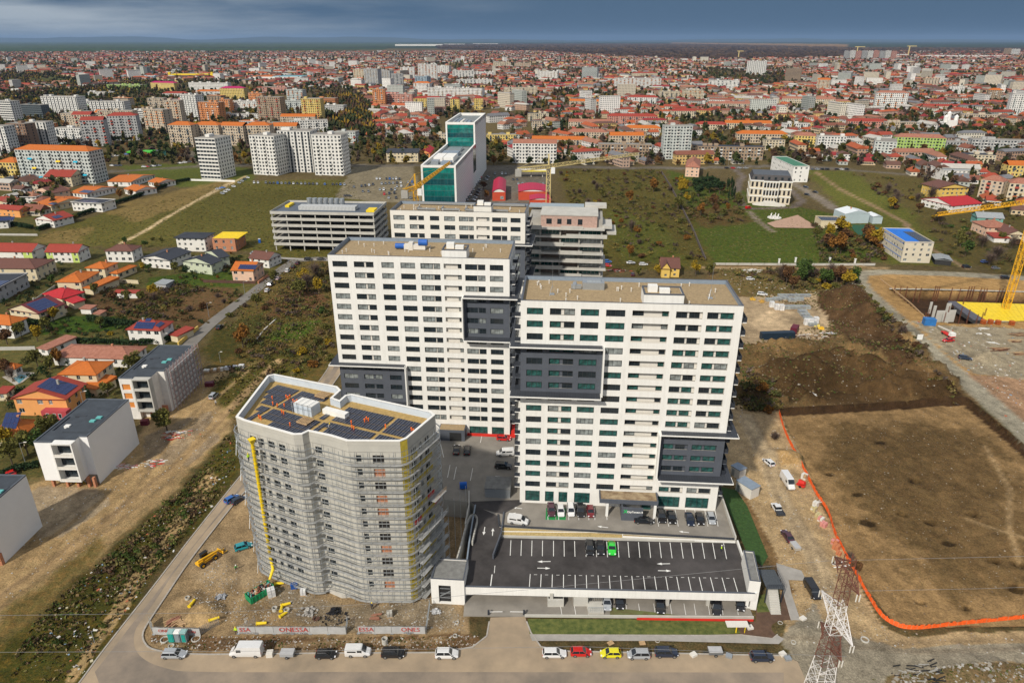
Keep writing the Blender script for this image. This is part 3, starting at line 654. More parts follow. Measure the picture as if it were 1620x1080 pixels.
def tower(name,label,fl,fr,bk,cols,boxes,gw_,side_balc,seed,pent,full=True,rows=None,wallm=None):
 """boxes: list of (u0, u1, first row, last row, sides) dark framed zones; u in fractions"""
 rg=random.Random(seed)
 wallm=wallm or M_white
 o,t,Wd,dep=rect(fl,fr,bk,TOP)
 root=thing(name,label,'apartment tower',(o.x,o.y,0),t)
 wall=MB()
 rows=rows or NR
 us=sorted(set([0.0,1.0] + [b[0] for b in boxes] + [b[1] for b in boxes]))
 ops_all=[]
 for r in range(1,rows + 1):
  for (a,b_,dpt,wins) in cols: ops_all.append((a*Wd,b_*Wd,zb(r),zb(r) + 1.6,dpt,wins,r))
 bands=[]
 for ua,ub in zip(us[:-1],us[1:]):
  segs=[(BASE,TOP,0)]
  for bx in boxes:
   if bx[0] <= ua + 1e-6 and ub <= bx[1] + 1e-6:
    zt=zb(bx[2]) + 2.0;zo=zb(bx[3]) - 0.85
    segs=[(BASE,zo,0),(zo,zt,1),(zt,TOP,0)]
  for za,zc,mi in segs:
   ops=[(q[0] - ua*Wd,q[1] - ua*Wd,q[2],q[3]) for q in ops_all if q[0] >= ua*Wd - .01 and q[1] <= ub*Wd + .01 and q[2] >= za - .01 and q[3] <= zc + .01]
   # group by depth so that each opening keeps its own reveal
   gops=[(g[0]*Wd - ua*Wd,g[1]*Wd - ua*Wd,g[2],g[3]) for g in gw_ if g[0] >= ua - 1e-3 and g[1] <= ub + 1e-3 and g[2] >= za and g[3] <= zc]
   wall_open(wall,(ua*Wd,0),0,(ub - ua)*Wd,za,zc,ops + gops,0.30,mi)
 for (a,b_,z0,z1,dpt,wins,r) in ops_all:
  filled=len(wins)==1 and wins[0][0]==a/Wd and wins[0][1]==b_/Wd
  grey=any(bx[0]*Wd - .1 <= a and b_ <= bx[1]*Wd + .1 and bx[2] <= r <= bx[3] for bx in boxes)
  if dpt>0.4 or not filled:
   mi=1 if grey else 2
   wall.poly([(a,dpt,z0),(b_,dpt,z0),(b_,dpt,z1),(a,dpt,z1)],mi)
   wall.poly([(a,.3,z0),(b_,.3,z0),(b_,dpt,z0),(a,dpt,z0)],3)
   wall.poly([(a,dpt,z1),(b_,dpt,z1),(b_,.3,z1),(a,.3,z1)],mi)
   wall.poly([(a,.3,z0),(a,dpt,z0),(a,dpt,z1),(a,.3,z1)],mi)
   wall.poly([(b_,dpt,z0),(b_,.3,z0),(b_,.3,z1),(b_,dpt,z1)],mi)
   wall.box(a,b_,.02,.10,z0,z0 + (.38 if dpt>.7 else .12),mi=1 if grey else (2 if dpt>.7 else 3))
  for (wa,wb,pn) in wins:
   k=rg.random()
   gl=(2 if k<.42 else 0) if name=='grey' or cols is COLS_A else (1 if k<.5 else (0 if k<.9 else 2))
   window(root,(wb - wa)*Wd - .04,1.56,wa*Wd + .02,min(dpt,.22) if dpt<.3 else dpt - .1,z0 + .02,0,pn,gl)
 for (a,b_,z0,z1,pn) in gw_:
  window(root,(b_ - a)*Wd - .04,z1 - z0 - .04,a*Wd + .02,.2,z0 + .02,0,pn,1)
 # other three sides
 sw=MB()
 for side in (1,3):
  ops=[]
  for r in range(1,rows + 1):
   for c in (.14,.42,.70): ops.append((dep*c,dep*c + 1.9,zb(r) - .7,zb(r) + 1.5))
  if side==1: wall_open(wall,(Wd,0),math.pi/2,dep,BASE,TOP,ops,.2,0)
  else: wall_open(wall,(0,dep),-math.pi/2,dep,BASE,TOP,ops,.2,0)
  for a,b_,c,d in ops:
   if side==1: window(root,1.9,2.2,Wd - .15,a,c,math.pi/2,2,rg.choice((0,0,1)))
   else: window(root,1.9,2.2,.15,dep - a,c,-math.pi/2,2,rg.choice((0,0,1)))
 wall.poly([(Wd,dep,BASE),(0,dep,BASE),(0,dep,TOP),(Wd,dep,TOP)],0)
 # parapet ring, cap, gravel roof
 T_=.35;zr=TOP - .95
 wall.poly([(T_,T_,zr),(T_,dep - T_,zr),(T_,dep - T_,TOP),(T_,T_,TOP)][::-1],4)
 wall.poly([(T_,dep - T_,zr),(Wd - T_,dep - T_,zr),(Wd - T_,dep - T_,TOP),(T_,dep - T_,TOP)],4)
 wall.poly([(Wd - T_,T_,zr),(Wd - T_,dep - T_,zr),(Wd - T_,dep - T_,TOP),(Wd - T_,T_,TOP)],4)
 wall.poly([(T_,T_,zr),(Wd - T_,T_,zr),(Wd - T_,T_,TOP),(T_,T_,TOP)][::-1],4)
 wall.build('wall',[wallm,M_grey,M_offw,M_conc,M_bluegrey],root)
 cap=MB()
 cap.box(-.04,Wd + .04,-.04,T_,TOP,TOP + .05);cap.box(-.04,Wd + .04,dep - T_,dep + .04,TOP,TOP + .05)
 cap.box(-.04,T_,T_,dep - T_,TOP,TOP + .05);cap.box(Wd - T_,Wd + .04,T_,dep - T_,TOP,TOP + .05)
 cap.build('parapet_cap',mat('parapet_cap',(.09,.10,.12),.5),root)
 rf=MB();rf.poly([(T_,T_,zr),(Wd - T_,T_,zr),(Wd - T_,dep - T_,zr),(T_,dep - T_,zr)])
 rf.build('roof',M_gravel,root)
 # dark framed boxes: plates and fins
 for bx in boxes:
  u0,u1=bx[0]*Wd,bx[1]*Wd
  zt=zb(bx[2]) + 2.0;zo=zb(bx[3]) - 0.85
  xa=u0 - (2.4 if bx[0]==0 else 0);xb=u1 + (2.6 if bx[1]==1 else 0)
  for zc,pr,nm in ((zt,2.0,'canopy_plate'),(zo,2.9,'floor_plate')):
   p=MB();p.box(xa,xb,-pr,-.01,zc - .28,zc,0)
   p.box(xa + .15,xb - .15,-pr + .15,-.01,zc + .004,zc + .05,1)
   if bx[0]==0: p.box(xa,-.01,0,dep*.9,zc - .28,zc,0,top=1)
   if bx[1]==1: p.box(Wd + .01,xb,0,dep*.9,zc - .28,zc,0,top=1)
   p.build(nm,[M_white,M_greyd],root)
  fin=MB()
  xf=u1 if bx[0]==0 else u0
  fin.box(xf - (.0 if bx[0]==0 else .35),xf + (.35 if bx[0]==0 else 0),-2.0,-.01,zo + .06,zt - .29)
  fin.build('side_fin',M_white,root)
 # balconies on the narrow ends
 for side in side_balc:
  for r in range(1,rows + 1):
   inbox=any(((bx[0]==0 and side<0) or (bx[1]==1 and side>0)) and bx[2] <= r <= bx[3] for bx in boxes)
   zf=zb(r) - .9
   for v0,v1 in ((.06,.44),(.56,.92)):
    bl=MB();x0,x1=(-1.35,-.01) if side<0 else (Wd + .01,Wd + 1.35)
    bl.box(x0,x1,dep*v0,dep*v1,zf - .2,zf)
    bo=bl.build('balcony',M_grey if inbox else M_white,root)
    ra=MB();xo=x0 if side<0 else x1
    ra.box(xo - .04,xo + .04,dep*v0,dep*v1,zf + .06,zf + 1.05)
    ra.box(x0 + .05,x1 - .05,dep*v0 - .03,dep*v0 + .03,zf + .06,zf + 1.05)
    ra.build('railing',M_rail,bo)
 # roof furniture
 u0,u1,v0,v1,hh=pent
 pb=MB();a0,a1,b0,b1=u0*Wd,u1*Wd,v0,v1
 pb.box(a0,a1,b0,b1,zr + .004,zr + hh);
 po=pb.build('stair_house',wallm,root)
 g_=MB();g_.box(a0 + .4,a1 - .4,b0 + .4,b1 - .4,zr + hh,zr + hh + .05,0)
 for q in ((a0,a1,b0,b0 + .3),(a0,a1,b1 - .3,b1),(a0,a0 + .3,b0 + .3,b1 - .3),(a1 - .3,a1,b0 + .3,b1 - .3)): g_.box(*q,zr + hh,zr + hh + .3,1)
 g_.build('stair_house_roof',[M_gravel,M_grey],po)
 lid=MB();lid.box(a0 + 1,a0 + 3.0,b0 + 1.6,b0 + 3.2,zr + hh + .05,zr + hh + 1.5);lid.box(a0 + 3.4,a0 + 5.6,b0 + 1,b0 + 2.4,zr + hh + .05,zr + hh + 1.0)
 lid.build('lift_housing',M_white,po)
 vm=None
 for _ in range(26):
  vx,vy=rg.uniform(2,Wd - 2),rg.uniform(2,dep - 2)
  if a0 - 1<vx<a1 + 1 and vy<b1 + 1: continue
  if vm is None:
   v_=MB();v_.tube((0,0,0),(0,0,.8),.11,k=6);v_.tube((0,0,.8),(0,0,.95),.2,.12,k=6)
   vm=v_.build('vent_pipe',M_offw,root,(vx,vy,zr));continue
  link('vent_pipe',vm.data,root,(vx,vy,zr))
 for uu in (.14,.88) if cols is COLS_B else (.66,):
  m_=MB();m_.tube((0,0,0),(0,0,8),.04,.02,k=5);m_.box(-.5,.5,-.5,.5,0,.2)
  for q in range(3):
   m_.bar((math.cos(q*2.1)*1.2,math.sin(q*2.1)*1.2,0),(0,0,2.2),.05)
  m_.build('antenna_mast',M_metalg,root,(uu*Wd,dep*.4,zr))
 return root,o,t,Wd,dep,zr
Bt,Bo,Bt_az,BW,BD,zr_=tower('apartment_tower','tall white apartment tower with teal glass and gravel roof behind the parking deck',(824,475),(1177,484),(1145,443),COLS_B,
 [(0.0,.385,4,7),(.685,1.0,11,14)],
 [(.028,.103,5.5,8.6,3),(.13,.175,5.5,8.6,2),(.20,.245,5.5,8.6,2),(.28,.36,5.5,8.6,4),(.70,.815,5.5,8.6,4),(.845,.96,5.5,8.6,4)],
 (-1,1),11,(.557,.737,.9,6.3,2.6))
At,Ao,At_az,AW,AD,_=tower('apartment_tower','tall white apartment tower with grey windows and blue roof tanks behind the scaffolded block',(518,403),(806,410),(808,380.5),COLS_A,
 [(0.0,.396,11,14),(.745,1.0,4,7)],[(.758,.868,5.6,8.0,4),(.893,.966,5.6,8.0,3)],(1,),12,(.63,.765,.9,6.0,2.6))
Ct,Co,Ct_az,CW,CDp,_=tower('apartment_tower','farther white apartment tower beside the bare concrete block',(616.7,332.3),(831,337.5),(838,322.5),COLS_A,
 [(.745,1.0,4,7)],[],(1,),13,(.62,.75,.9,6.0,2.6),wallm=mat('cream_render',(.72,.69,.62),.8,.04,.3))
# rooftop plant
def plant_unit(root,x,y,z,kind):
 m=MB()
 if kind=='grey':
  m.box(0,5,0,3,0,1.7);m.box(1.0,4.2,1.0,2.6,1.7,2.0);m.box(-2.6,-.2,.2,.9,.1,1.0)
  for i in range(3): m.tube((-1.8 + i*.1,.5 + i*.8,.1),(-1.8,.5 + i*.8,1.1),.55,.45,10)
  m.build('air_handling_unit',M_metalg,root,(x,y,z));return
 m.box(-.5,5.4,0,1.6,.15,1.5,0);m.box(.8,2.0,-.2,1.7,0,2.1,0)
 m.tube((-3,.8,.9),(-.5,.8,.9),.75,k=14,mi=1);m.tube((3.6,.4,2.1),(6,.4,2.1),.9,k=14,mi=1);m.tube((-1.2,.8,.9),(0,.8,.9),.4,k=10,mi=0)
 m.build('air_handling_unit',[M_offw,mat('blue_tank',(.02,.11,.42),.4)],root,(x,y,z))
plant_unit(Bt,BW*.285,BD*.62,zr_,'grey')
plant_unit(At,AW*.39,AD*.52,zr_,'blue')
# louvred pipework on the farther tower
for i in range(4):
 m=MB();m.box(0,6.5,0,.6,.3,.8);m.box(.0,.3,0,4.5,.3,.8);m.build('roof_duct',M_metalg,Ct,(8 + i*8.2,4.5,zr_))
m=MB();m.box(0,38,0,.9,.3,1.0);m.build('roof_duct',M_metalg,Ct,(6,13,zr_))
# entrance canopy, sign wall and door of the white tower
cx0,cx1=.405*BW,.695*BW
m=MB();m.box(cx0,cx1,-4.2,-.35,8.9,9.7,0);m.box(cx0,cx1,-4.2,-3.95,9.7,9.95,0);m.box(cx0,cx0 + .25,-3.95,-.35,9.7,9.95,0);m.box(cx1 - .25,cx1,-3.95,-.35,9.7,9.95,0)
cn=m.build('entrance_canopy',M_grey,Bt)
m=MB();m.box(cx0 + .3,cx1 - .3,-3.9,-.4,9.72,9.80);m.build('canopy_gravel',mat('rusty_gravel',(.26,.15,.08),.9,.5,.5,col2=(.3,.24,.15)),cn)
m=MB();m.box(cx0 + 1.6,cx0 + 2.2,-4.0,-3.4,5,8.9);m.box(cx1 - .9,cx1 - .3,-4.0,-3.4,5,8.9);m.build('canopy_column',M_white,cn)
sgx=.515*BW
m=MB();m.box(sgx,sgx + 5.0,-5.3,-4.9,5,8.6);m.box(sgx,sgx + .3,-4.9,-.3,5,8.6);sw_=m.build('sign_wall',M_grey,Bt)
def text_obj(name,s,size,loc,parent,m,rot=(math.pi/2,0,0),ext=.03,ax='LEFT',bold=0.0):
 c=bpy.data.curves.new(name,'FONT');c.body=s;c.size=size;c.extrude=ext;c.align_x=ax;c.offset=bold;c.resolution_u=2
 o=bpy.data.objects.new(name,c);COL.objects.link(o)
 dg=bpy.context.evaluated_depsgraph_get();me_=bpy.data.meshes.new_from_object(o.evaluated_get(dg))
 bpy.data.objects.remove(o);me_.materials.clear();me_.materials.append(m)
 q=link(name,me_,parent,loc);q.rotation_euler=rot;return q
text_obj('lettering','X',1.25,(sgx + .45,-5.34,7.2),sw_,mat('sign_green',(.02,.5,.12),.5,.05),bold=.03)
text_obj('lettering','CityTowers 8',.66,(sgx + 1.25,-5.34,7.3),sw_,M_wpaint,bold=.02)
m=MB();m.box(sgx + 5.2,sgx + 7.4,-.6,-.5,5,8.4);m.build('entrance_door',M_glasst,Bt)
# grey entrance box and red plinth of the left tower
m=MB();m.box(.585*AW,.74*AW,-3.6,-.02,5,8.4);eb=m.build('entrance_box',M_grey,At)
m=MB();m.box(.59*AW,.735*AW,-3.3,-.3,8.4,8.5);m.build('entrance_box_roof',M_gravel,eb)
m=MB();m.box(.65*AW,.72*AW,-3.66,-3.61,5,7.7);m.build('entrance_door',M_black,eb)
m=MB();m.box(.745*AW,AW + 1.6,-.45,-.05,5.01,5.75);m.box(AW + .4,AW + 1.6,-.05,8,5.01,6.6);m.build('red_plinth',M_red,At)

# == BARE CONCRETE BLOCK (right of the farther tower)
def concrete_block():
 rg=random.Random(5)
 zt=53.0
 a=G(836,346,50);t=Ct_az
 root=thing('concrete_block','unfinished bare concrete apartment block with terraces and brick penthouse','unfinished building',(a.x,a.y,0),t)
 Wd=27.5;dp=18
 core=MB();cg=MB()
 zs=[5 + 3.0*i for i in range(15)]
 bays=[0,4.2,11.5,14.5,18.5,23.5]
 for i,z in enumerate(zs):
  sl=MB();j=rg.uniform(0,1.2);jr=rg.uniform(0,1.5)
  sl.box(-.6,Wd + jr,-1.2 - j,dp,z - .25,z)
  # upstand parapets over parts of the front
  k=i % 3
  seg={0: [(3,13)],1: [(14,Wd + jr)],2: [(-.6,5),(12,20)]}[k]
  for s0,s1 in seg: sl.box(s0,s1,-1.2 - j,-1.0 - j,z,z + 1.0)
  sl.box(-.6,Wd + jr,-1.21 - j,-1.1 - j,z - .5,z - .25)
  sl.build('floor_slab',M_concl,root)
 for i,z in enumerate(zs[:-1]):
  for b_ in (0,4.2,11.5,18.5,26.6):
   c=MB();c.box(b_,b_ + .5,-.2,.4,z,z + 2.75)
   c.build('column',M_conc,root)
  for x0,x1,kind in ((.6,4.1,'g'),(4.8,11.4,'g' if i % 2 else 'o'),(12.1,18.4,'o' if i % 2 else 'g'),(19.1,26.5,'g')):
   if kind=='g':
    n=max(2,int((x1 - x0)/1.3))
    window(root,x1 - x0,2.3,x0,1.2,z + .2,0,n,rg.choice((1,2,1)),fm=M_metalg)
   else:
    w=MB();w.box(x0,x1,2.2,2.3,z,z + 2.7);w.build('partition_wall',mat('raw_infill',(.22,.17,.14),.9,.3,.8),root)
 c=MB();c.box(.0,Wd - .5,2.4,dp - .3,5,50);c.build('core',M_conc,root)
 # brick penthouse
 p=MB();wall_open(p,(4.5,1.0),0,20.5,47.02,51.2,[(2.0,4.0,48,50),(6,7.6,48,50),(9.5,11.2,48,50),(13.5,15.2,47.4,50)],.25,0)
 p.box(4.5,25,1.4,14,47.02,51.2);p.box(4.2,25.3,.8,14.2,51.2,51.6,1)
 ph=p.build('penthouse',[mat('pale_brick',(.42,.27,.22),.9,.22,1.2,pattern=lines(1,.25,.04,(.5,.42,.36))),M_concl],root)
 for x0,w_ in ((6.5,2.0),(10.5,1.6),(14,1.7),(18,1.7)): window(ph,w_,2,x0,1.15,48,0,2,0)
 q=MB();q.box(-1,20,14.4,20.5,51.0,51.5);q.box(20.3,28.5,14.4,20.5,51.2,52.2,1)
 q.build('metal_roof',[mat('blue_grey_seam_roof',(.27,.33,.37),.5,.12,.6,pattern=lines(1,1.2,.2,(.5,.55,.56))),M_concl],root)
 for x,z in ((27,47.1),(28.6,45)):
  u=MB();u.box(x,x + 3.5,1,12,z - .4,z + .6);u.build('terrace',M_concl,root)
 return root
concrete_block()

# == PODIUM AND PARKING DECK
P0=[G(790,832,5),G(1163,853,5)]
dirp=(P0[1] - P0[0]).normalized();per=Vector((-dirp.y,dirp.x))
Bfr=Bo + Vector((math.cos(Bt_az),math.sin(Bt_az)))*BW
lot=[G(744,793,5),G(752,800,5),G(788,815,5),G(790,832,5),G(1163,853,5),G(1139,782,5),Vector((Bfr.x + 3,Bfr.y + 20)),Vector((Bfr.x - 2,Bfr.y + 100)),Vector((-45,265)),Vector((Ao.x + 3,Ao.y + 12)),Vector((-20,150)),G(700,760,5),G(702,790,5)]
pod=thing('podium','raised concrete podium carrying the two white towers and their visitor parking','podium',(0,0,0))
m=MB();w=[(p.x,p.y) for p in lot]
m.prism(w if sum(w[i][0]*w[(i + 1) % len(w)][1] - w[(i + 1) % len(w)][0]*w[i][1] for i in range(len(w)))>0 else w[::-1],0.0,5.0,1,top=0)
m.build('slab',[M_paver,M_concl],pod)
def wallrun(parent,name,pts,z0,z1,th,m,zz=None):
 mb=MB()
 for a,b_ in zip(pts[:-1],pts[1:]):
  a=Vector(a[:2]);b_=Vector(b_[:2]);d=(b_ - a).normalized();n=Vector((-d.y,d.x))*th/2
  q=[(a - n - d*th/2),(b_ - n + d*0),(b_ + n + d*0),(a + n - d*th/2)]
  mb.prism([tuple(v) for v in q],z0,z1)
 return mb.build(name,m,parent)
wallrun(pod,'retaining_wall',[G(1163,853,5),G(1139,782,5)],5.0,6.0,.35,M_concl)
wallrun(pod,'retaining_wall',[G(788,815,5),G(790,832,5),G(1163,853,5)],5.0,5.35,.35,M_greyd)
# painted bays on the podium
def paint(parent,a,b_,z,w=.14,name='bay_line',m=None):
 a=G(*a,z);b_=G(*b_,z);d=(b_ - a).normalized();n=Vector((-d.y,d.x))*w/2
 mb=MB();mb.poly([(*(a - n),0),(*(b_ - n),0),(*(b_ + n),0),(*(a + n),0)])
 return mb.build(name,m or M_wpaint,parent,(0,0,z + .006))
def arrow(parent,a,b_,z,name='arrow_marking'):
 a=G(*a,z);b_=G(*b_,z);d=(b_ - a);l=d.length;d.normalize();n=Vector((-d.y,d.x))
 mb=MB()
 def q(s,t): p=a + d*s + n*t;return (p.x,p.y,0)
 mb.poly([q(0,-.1),q(l*.62,-.1),q(l*.62,.1),q(0,.1)]);mb.poly([q(l*.62,-.38),q(l,0),q(l*.62,.38)])
 return mb.build(name,M_wpaint,parent,(0,0,z + .006))
for x in (883,899,914,929,944,953,971): paint(pod,(x - 17 + (x - 883)*.06,803),(x - 16 + (x - 883)*.06,822),5,.12)
for x in (1037,1053,1068,1084,1099,1115,1131): paint(pod,(x,806),(x + 5,832),5,.12)
for a,b_ in (((893,801),(891,821)),): pass
gr1=MB()
for k in range(2):
 q=[G(864 + k*16.5,803,5),G(878.5 + k*16.5,803.5,5),G(878.5 + k*16.5,822,5),G(863 + k*16.5,821.5,5)]
 gm_=MB();gm_.poly([(p.x,p.y,0) for p in q][::-1]);o_=gm_.build('charging_bay',mat('green_paint',(.02,.22,.06),.8),pod,(0,0,5.004))
 if o_.data.polygons[0].normal.z<0: o_.data.flip_normals()
for x,y in ((712,735),(722,738),(748,740)): paint(pod,(x,y),(x - 4,y + 20),5,.12)
paint(pod,(763,684),(760,700),5);paint(pod,(697,702),(702,723),5)
arrow(pod,(826,804),(811,802),5);arrow(pod,(824,813),(810,811),5);arrow(pod,(962,834),(945,832),5);arrow(pod,(1090,842),(1074,840),5)

DZ=4.0
deck=thing('parking_deck','dark asphalt upper parking deck with white bays and white concrete edge','parking deck',(0,0,0))
dk=[G(734,930,DZ),G(1195,941,DZ),G(1166,858,DZ),G(793,851,DZ),G(783,880,DZ)]
m=MB();m.prism([tuple(p) for p in dk],DZ - .5,DZ,1,top=0);m.build('slab',[M_asph,M_concl],deck)
# ramp down from the podium
m=MB();rl=[G(752,800,5),G(744,850,4.4),G(734,930,DZ)];rr=[G(797,812,5),G(792,846,4.5),G(779,885,DZ)]
zz=[5.02,4.5,DZ + .006]
n=14
def lerp3(pl,s):
 k=s*2;i=min(1,int(k));f=k - i;return pl[i]*(1 - f) + pl[i + 1]*f
for i in range(n):
 s0,s1=i/n,(i + 1)/n
 z0,z1=5.02 + (DZ + .006 - 5.02)*s0,5.02 + (DZ + .006 - 5.02)*s1
 m.poly([(*lerp3(rl,s1),z1),(*lerp3(rr,s1),z1),(*lerp3(rr,s0),z0),(*lerp3(rl,s0),z0)],0)
 a,b_=lerp3(rl,s0),lerp3(rl,s1)
 m.poly([(*b_,z1),(*a,z0),(*a,0),(*b_,0)],1)
m.poly([(*G(744,793,5),5.012),(*G(752,800,5),5.012),(*G(797,812,5),5.012),(*G(825,797,5),5.012),(*G(826,790,5),5.012)],0)
m.build('ramp',[M_asph,M_concl],deck)
arrow(deck,(767,833),(765,846),4.7);arrow(deck,(779,847),(780,835),4.7)
# front beam with parapet
fe=[G(732,930,DZ),G(1195,941,DZ)]
wallrun(deck,'edge_beam',fe,2.55,4.55,.4,M_white)
wallrun(deck,'edge_coping',[fe[0],fe[1]],4.556,4.62,.46,M_grey)
wallrun(deck,'edge_beam',[G(1195,941,DZ),G(1166,858,DZ)],2.55,4.75,.35,M_white)
wallrun(deck,'edge_coping',[G(797,812,5),G(793,846,4.6),G(780,885,4)],4.2,5.5,.3,M_grey)
wallrun(deck,'edge_coping',[G(752,800,5),G(744,850,4.4),G(734,930,DZ)],4.3,5.35,.3,M_bluegrey)
ux=[383,433,483,533,585,635,685,737,786,837,890,938,988,1038,1088,1138,1190,1238,1290,1340,1392]
for i,x in enumerate(ux):
 k=i/20;xt=680 + (x + 2)/3;paint(deck,(xt,660 + (582 + 14*k)/3),(xt - 1.2 + k*6,660 + (655 + 16*k)/3),DZ)
lx=[475,527,580,633,688,741,797,850,903,957,1012,1065,1118,1170,1225,1277,1330,1385,1440]
for i,x in enumerate(lx):
 k=i/18;xt=680 + x/3;paint(deck,(xt + .5,660 + (742 + 18*k)/3),(xt - 1 + 8*k,660 + (808 + 18*k)/3),DZ)
 if i: paint(deck,(xt - 11,660 + (744 + 18*k)/3),(xt - 6,660 + (744 + 18*k)/3),DZ,.1,'bay_number')
paint(deck,(778.5,908),(776,927),DZ,.2);paint(deck,(783,894),(782,906),DZ,.12)
for x,y,d in ((871,887.5,-1),(850,898,1),(1060,891,-1),(1041,902,1)): arrow(deck,(x,y),(x + 21*d,y + .4),DZ)
# planted slope between podium and deck
bed=thing('planting_bed','sloping strip of tan gravel with low shrubs between podium and asphalt deck','planting bed',(0,0,0))
ra_,rb_=G(795,834,4.9),G(1163,856,4.9);fa_,fb_=G(794,849,4.1),G(1164,857.5,4.1)
m=MB();m.poly([(*fa_,4.35),(*fb_,4.35),(*rb_,4.95),(*ra_,4.95)]);m.build('gravel_slope',mat('tan_gravel',(.40,.30,.13),.95,.3,2.5,bump=.5,detail=8),bed)
wallrun(bed,'low_wall',[fa_,fb_],4.0,4.55,.35,M_concl)
wallrun(bed,'low_wall',[ra_*.52 + fa_*.48,G(985,843,4.6),G(985,849,4.5),G(1163,857,4.5)],4.3,4.78,.2,M_white)
# lower level: floor, columns, kerb, stairs, planting
low=thing('lower_car_park','covered ground level car park with pale floor beneath the asphalt deck','car park',(0,0,0))
m=MB();lf=[G(733,973,.3),G(1193,978,.3),G(1193,978,.3) + Vector((0,30)),G(733,973,.3) + Vector((0,30))]
m.prism([tuple(p) for p in lf],0.0,.3);m.build('floor',M_paver,low)
wallrun(low,'kerb_wall',[G(831,975,.3),G(1192,978,.3)],.304,.9,.25,M_concl)
wallrun(low,'red_barrier',[G(1008,977.5,.9),G(1192,980,.9)],.5,1.05,.1,M_red)
for x in (872,1055,1119,1187):
 c=G(x,956,.3);m=MB();m.box(-.35,.35,-.3,.3,.304,DZ - .52);m.build('column',M_concl,low,(c.x,c.y,0))
for x in (886,908,928,990,1010,1034,1060,1082,1098,1120,1141,1165): paint(low,(x,954),(x + 3,972),.3,.1)
# recesses and stair wells seen under the beam
m=MB();c=G(866,955,.3);m.box(0,3.4,-.8,2,.304,2.1,0);m.box(.2,3.2,-.3,1.5,2.1,2.2,1);m.build('stair_well',[M_concl,M_black],low,(c.x,c.y,0))
m=MB();c=G(907,955,.3);m.box(0,3.0,-.6,2,.304,2.3);m.build('service_block',M_concl,low,(c.x,c.y,0))
m=MB();c=G(930,969,.3);m.box(0,3.3,-.4,2.6,.304,1.0,0)
for i in range(9): m.bar((.1 + i*.38,-.35,1),(.1 + i*.38,-.35,2.1),.05,mi=1)
for i in range(9): m.bar((.1 + i*.38,2.5,1),(.1 + i*.38,2.5,2.1),.05,mi=1)
m.box(0,3.3,-.4,-.3,2.05,2.15,1);m.box(0,3.3,2.45,2.55,2.05,2.15,1);m.build('ventilation_cage',[M_concl,M_metalg],low,(c.x,c.y,0))
# planted strip at the foot
m=MB();m.poly([(*G(965,960,.4),.42),(*G(1088,974,.4),.42),(*G(965,974,.4),.42)][::-1]);o_=m.build('planting_strip',mat('bark_mulch',(.22,.17,.07),.95,.5,1.2,col2=(.09,.11,.04)),low)
if o_.data.polygons[0].normal.z<0: o_.data.flip_normals()
# gate posts and barrier arms at the drive
for gx_ in (773,829):
 c=G(gx_,973,0);g_=thing('gate_post','dark %s gate post at the foot of the driveway' % ('left' if gx_<800 else 'right'),'gate post',(c.x,c.y,0))
 m=MB();m.box(-.2,.2,-.2,.2,0,1.4);m.build('post',M_rail,g_)
 m=MB();s=1 if gx_<800 else -1;m.bar((s*.2,0,1.0),(s*2.9,0,1.05),.09);m.build('barrier_arm',M_wpaint,g_)
# left stair house at the corner of the deck
def corner_house(label,fl,fr,dep,z,h,glaz):
 a=G(*fl,z);b_=G(*fr,z);t=az(a,b_);Wd=(b_ - a).length
 r=thing('stair_house',label,'stair house',(a.x,a.y,0),t)
 m=MB();wall_open(m,(0,0),0,Wd,0,z,[glaz],.5,0)
 m.poly([(Wd,0,0),(Wd,dep,0),(Wd,dep,z),(Wd,0,z)]);m.poly([(0,dep,0),(0,0,0),(0,0,z),(0,dep,z)]);m.poly([(Wd,dep,0),(0,dep,0),(0,dep,z),(Wd,dep,z)])
 m.poly([(0,0,z - .3),(Wd,0,z - .3),(Wd,dep,z - .3),(0,dep,z - .3)]);m.build('wall',M_white,r)
 c=MB()
 for q in ((0,Wd,0,.3),(0,Wd,dep - .3,dep),(0,.3,.3,dep - .3),(Wd - .3,Wd,.3,dep - .3)): c.box(*q,z,z + .05)
 c.build('parapet_cap',M_grey,r)
 g_=MB();g_.poly([(.3,.3,z - .25),(Wd - .3,.3,z - .25),(Wd - .3,dep - .3,z - .25),(.3,dep - .3,z - .25)]);g_.build('roof',mat('grey_membrane',(.2,.2,.19),.9,.25,.8),r)
 if glaz[1] - glaz[0]>1:
  w_=MB();w_.box(glaz[0],glaz[1],.5,.55,glaz[2],glaz[3],0)
  for k in range(7): w_.box(glaz[0] + .2,glaz[1] - .2,.3,.48,glaz[2] + .4 + k*.62,glaz[2] + .46 + k*.62,1) if k in (1,3,5) else None
  w_.bar((glaz[0] + .2,.35,glaz[2] + 1.5),(glaz[1] - .2,.35,glaz[2] + 2.9),.3,.12,1);w_.build('stair_opening',[M_black,M_metalg],r)
 return r
corner_house('white stair house left of the parking deck with grey flat roof',(681,915),(734,918),6.5,6.6,5,(1.6,4.2,.3,5.0))
corner_house('narrow white stair house at the right end of the parking deck',(1186,918),(1204,920),9.5,7.6,6,(.6,.9,.4,3.0))
# curved retaining wall beside the ramp
rw=thing('retaining_wall','curved pale concrete retaining wall left of the asphalt ramp','wall',(0,0,0))
wallrun(rw,'wall_panel',[G(*p,5.6) for p in smooth_px([(716,905),(727,868),(738,828),(744,815),(751,813),(755,820),(752,834),(747,856)])],0,5.6,.3,M_concl)
wallrun(rw,'wall_panel',[G(742,778,5.5),G(742,800,5.5),G(736,830,5.5)],0,5.9,.3,M_concl)
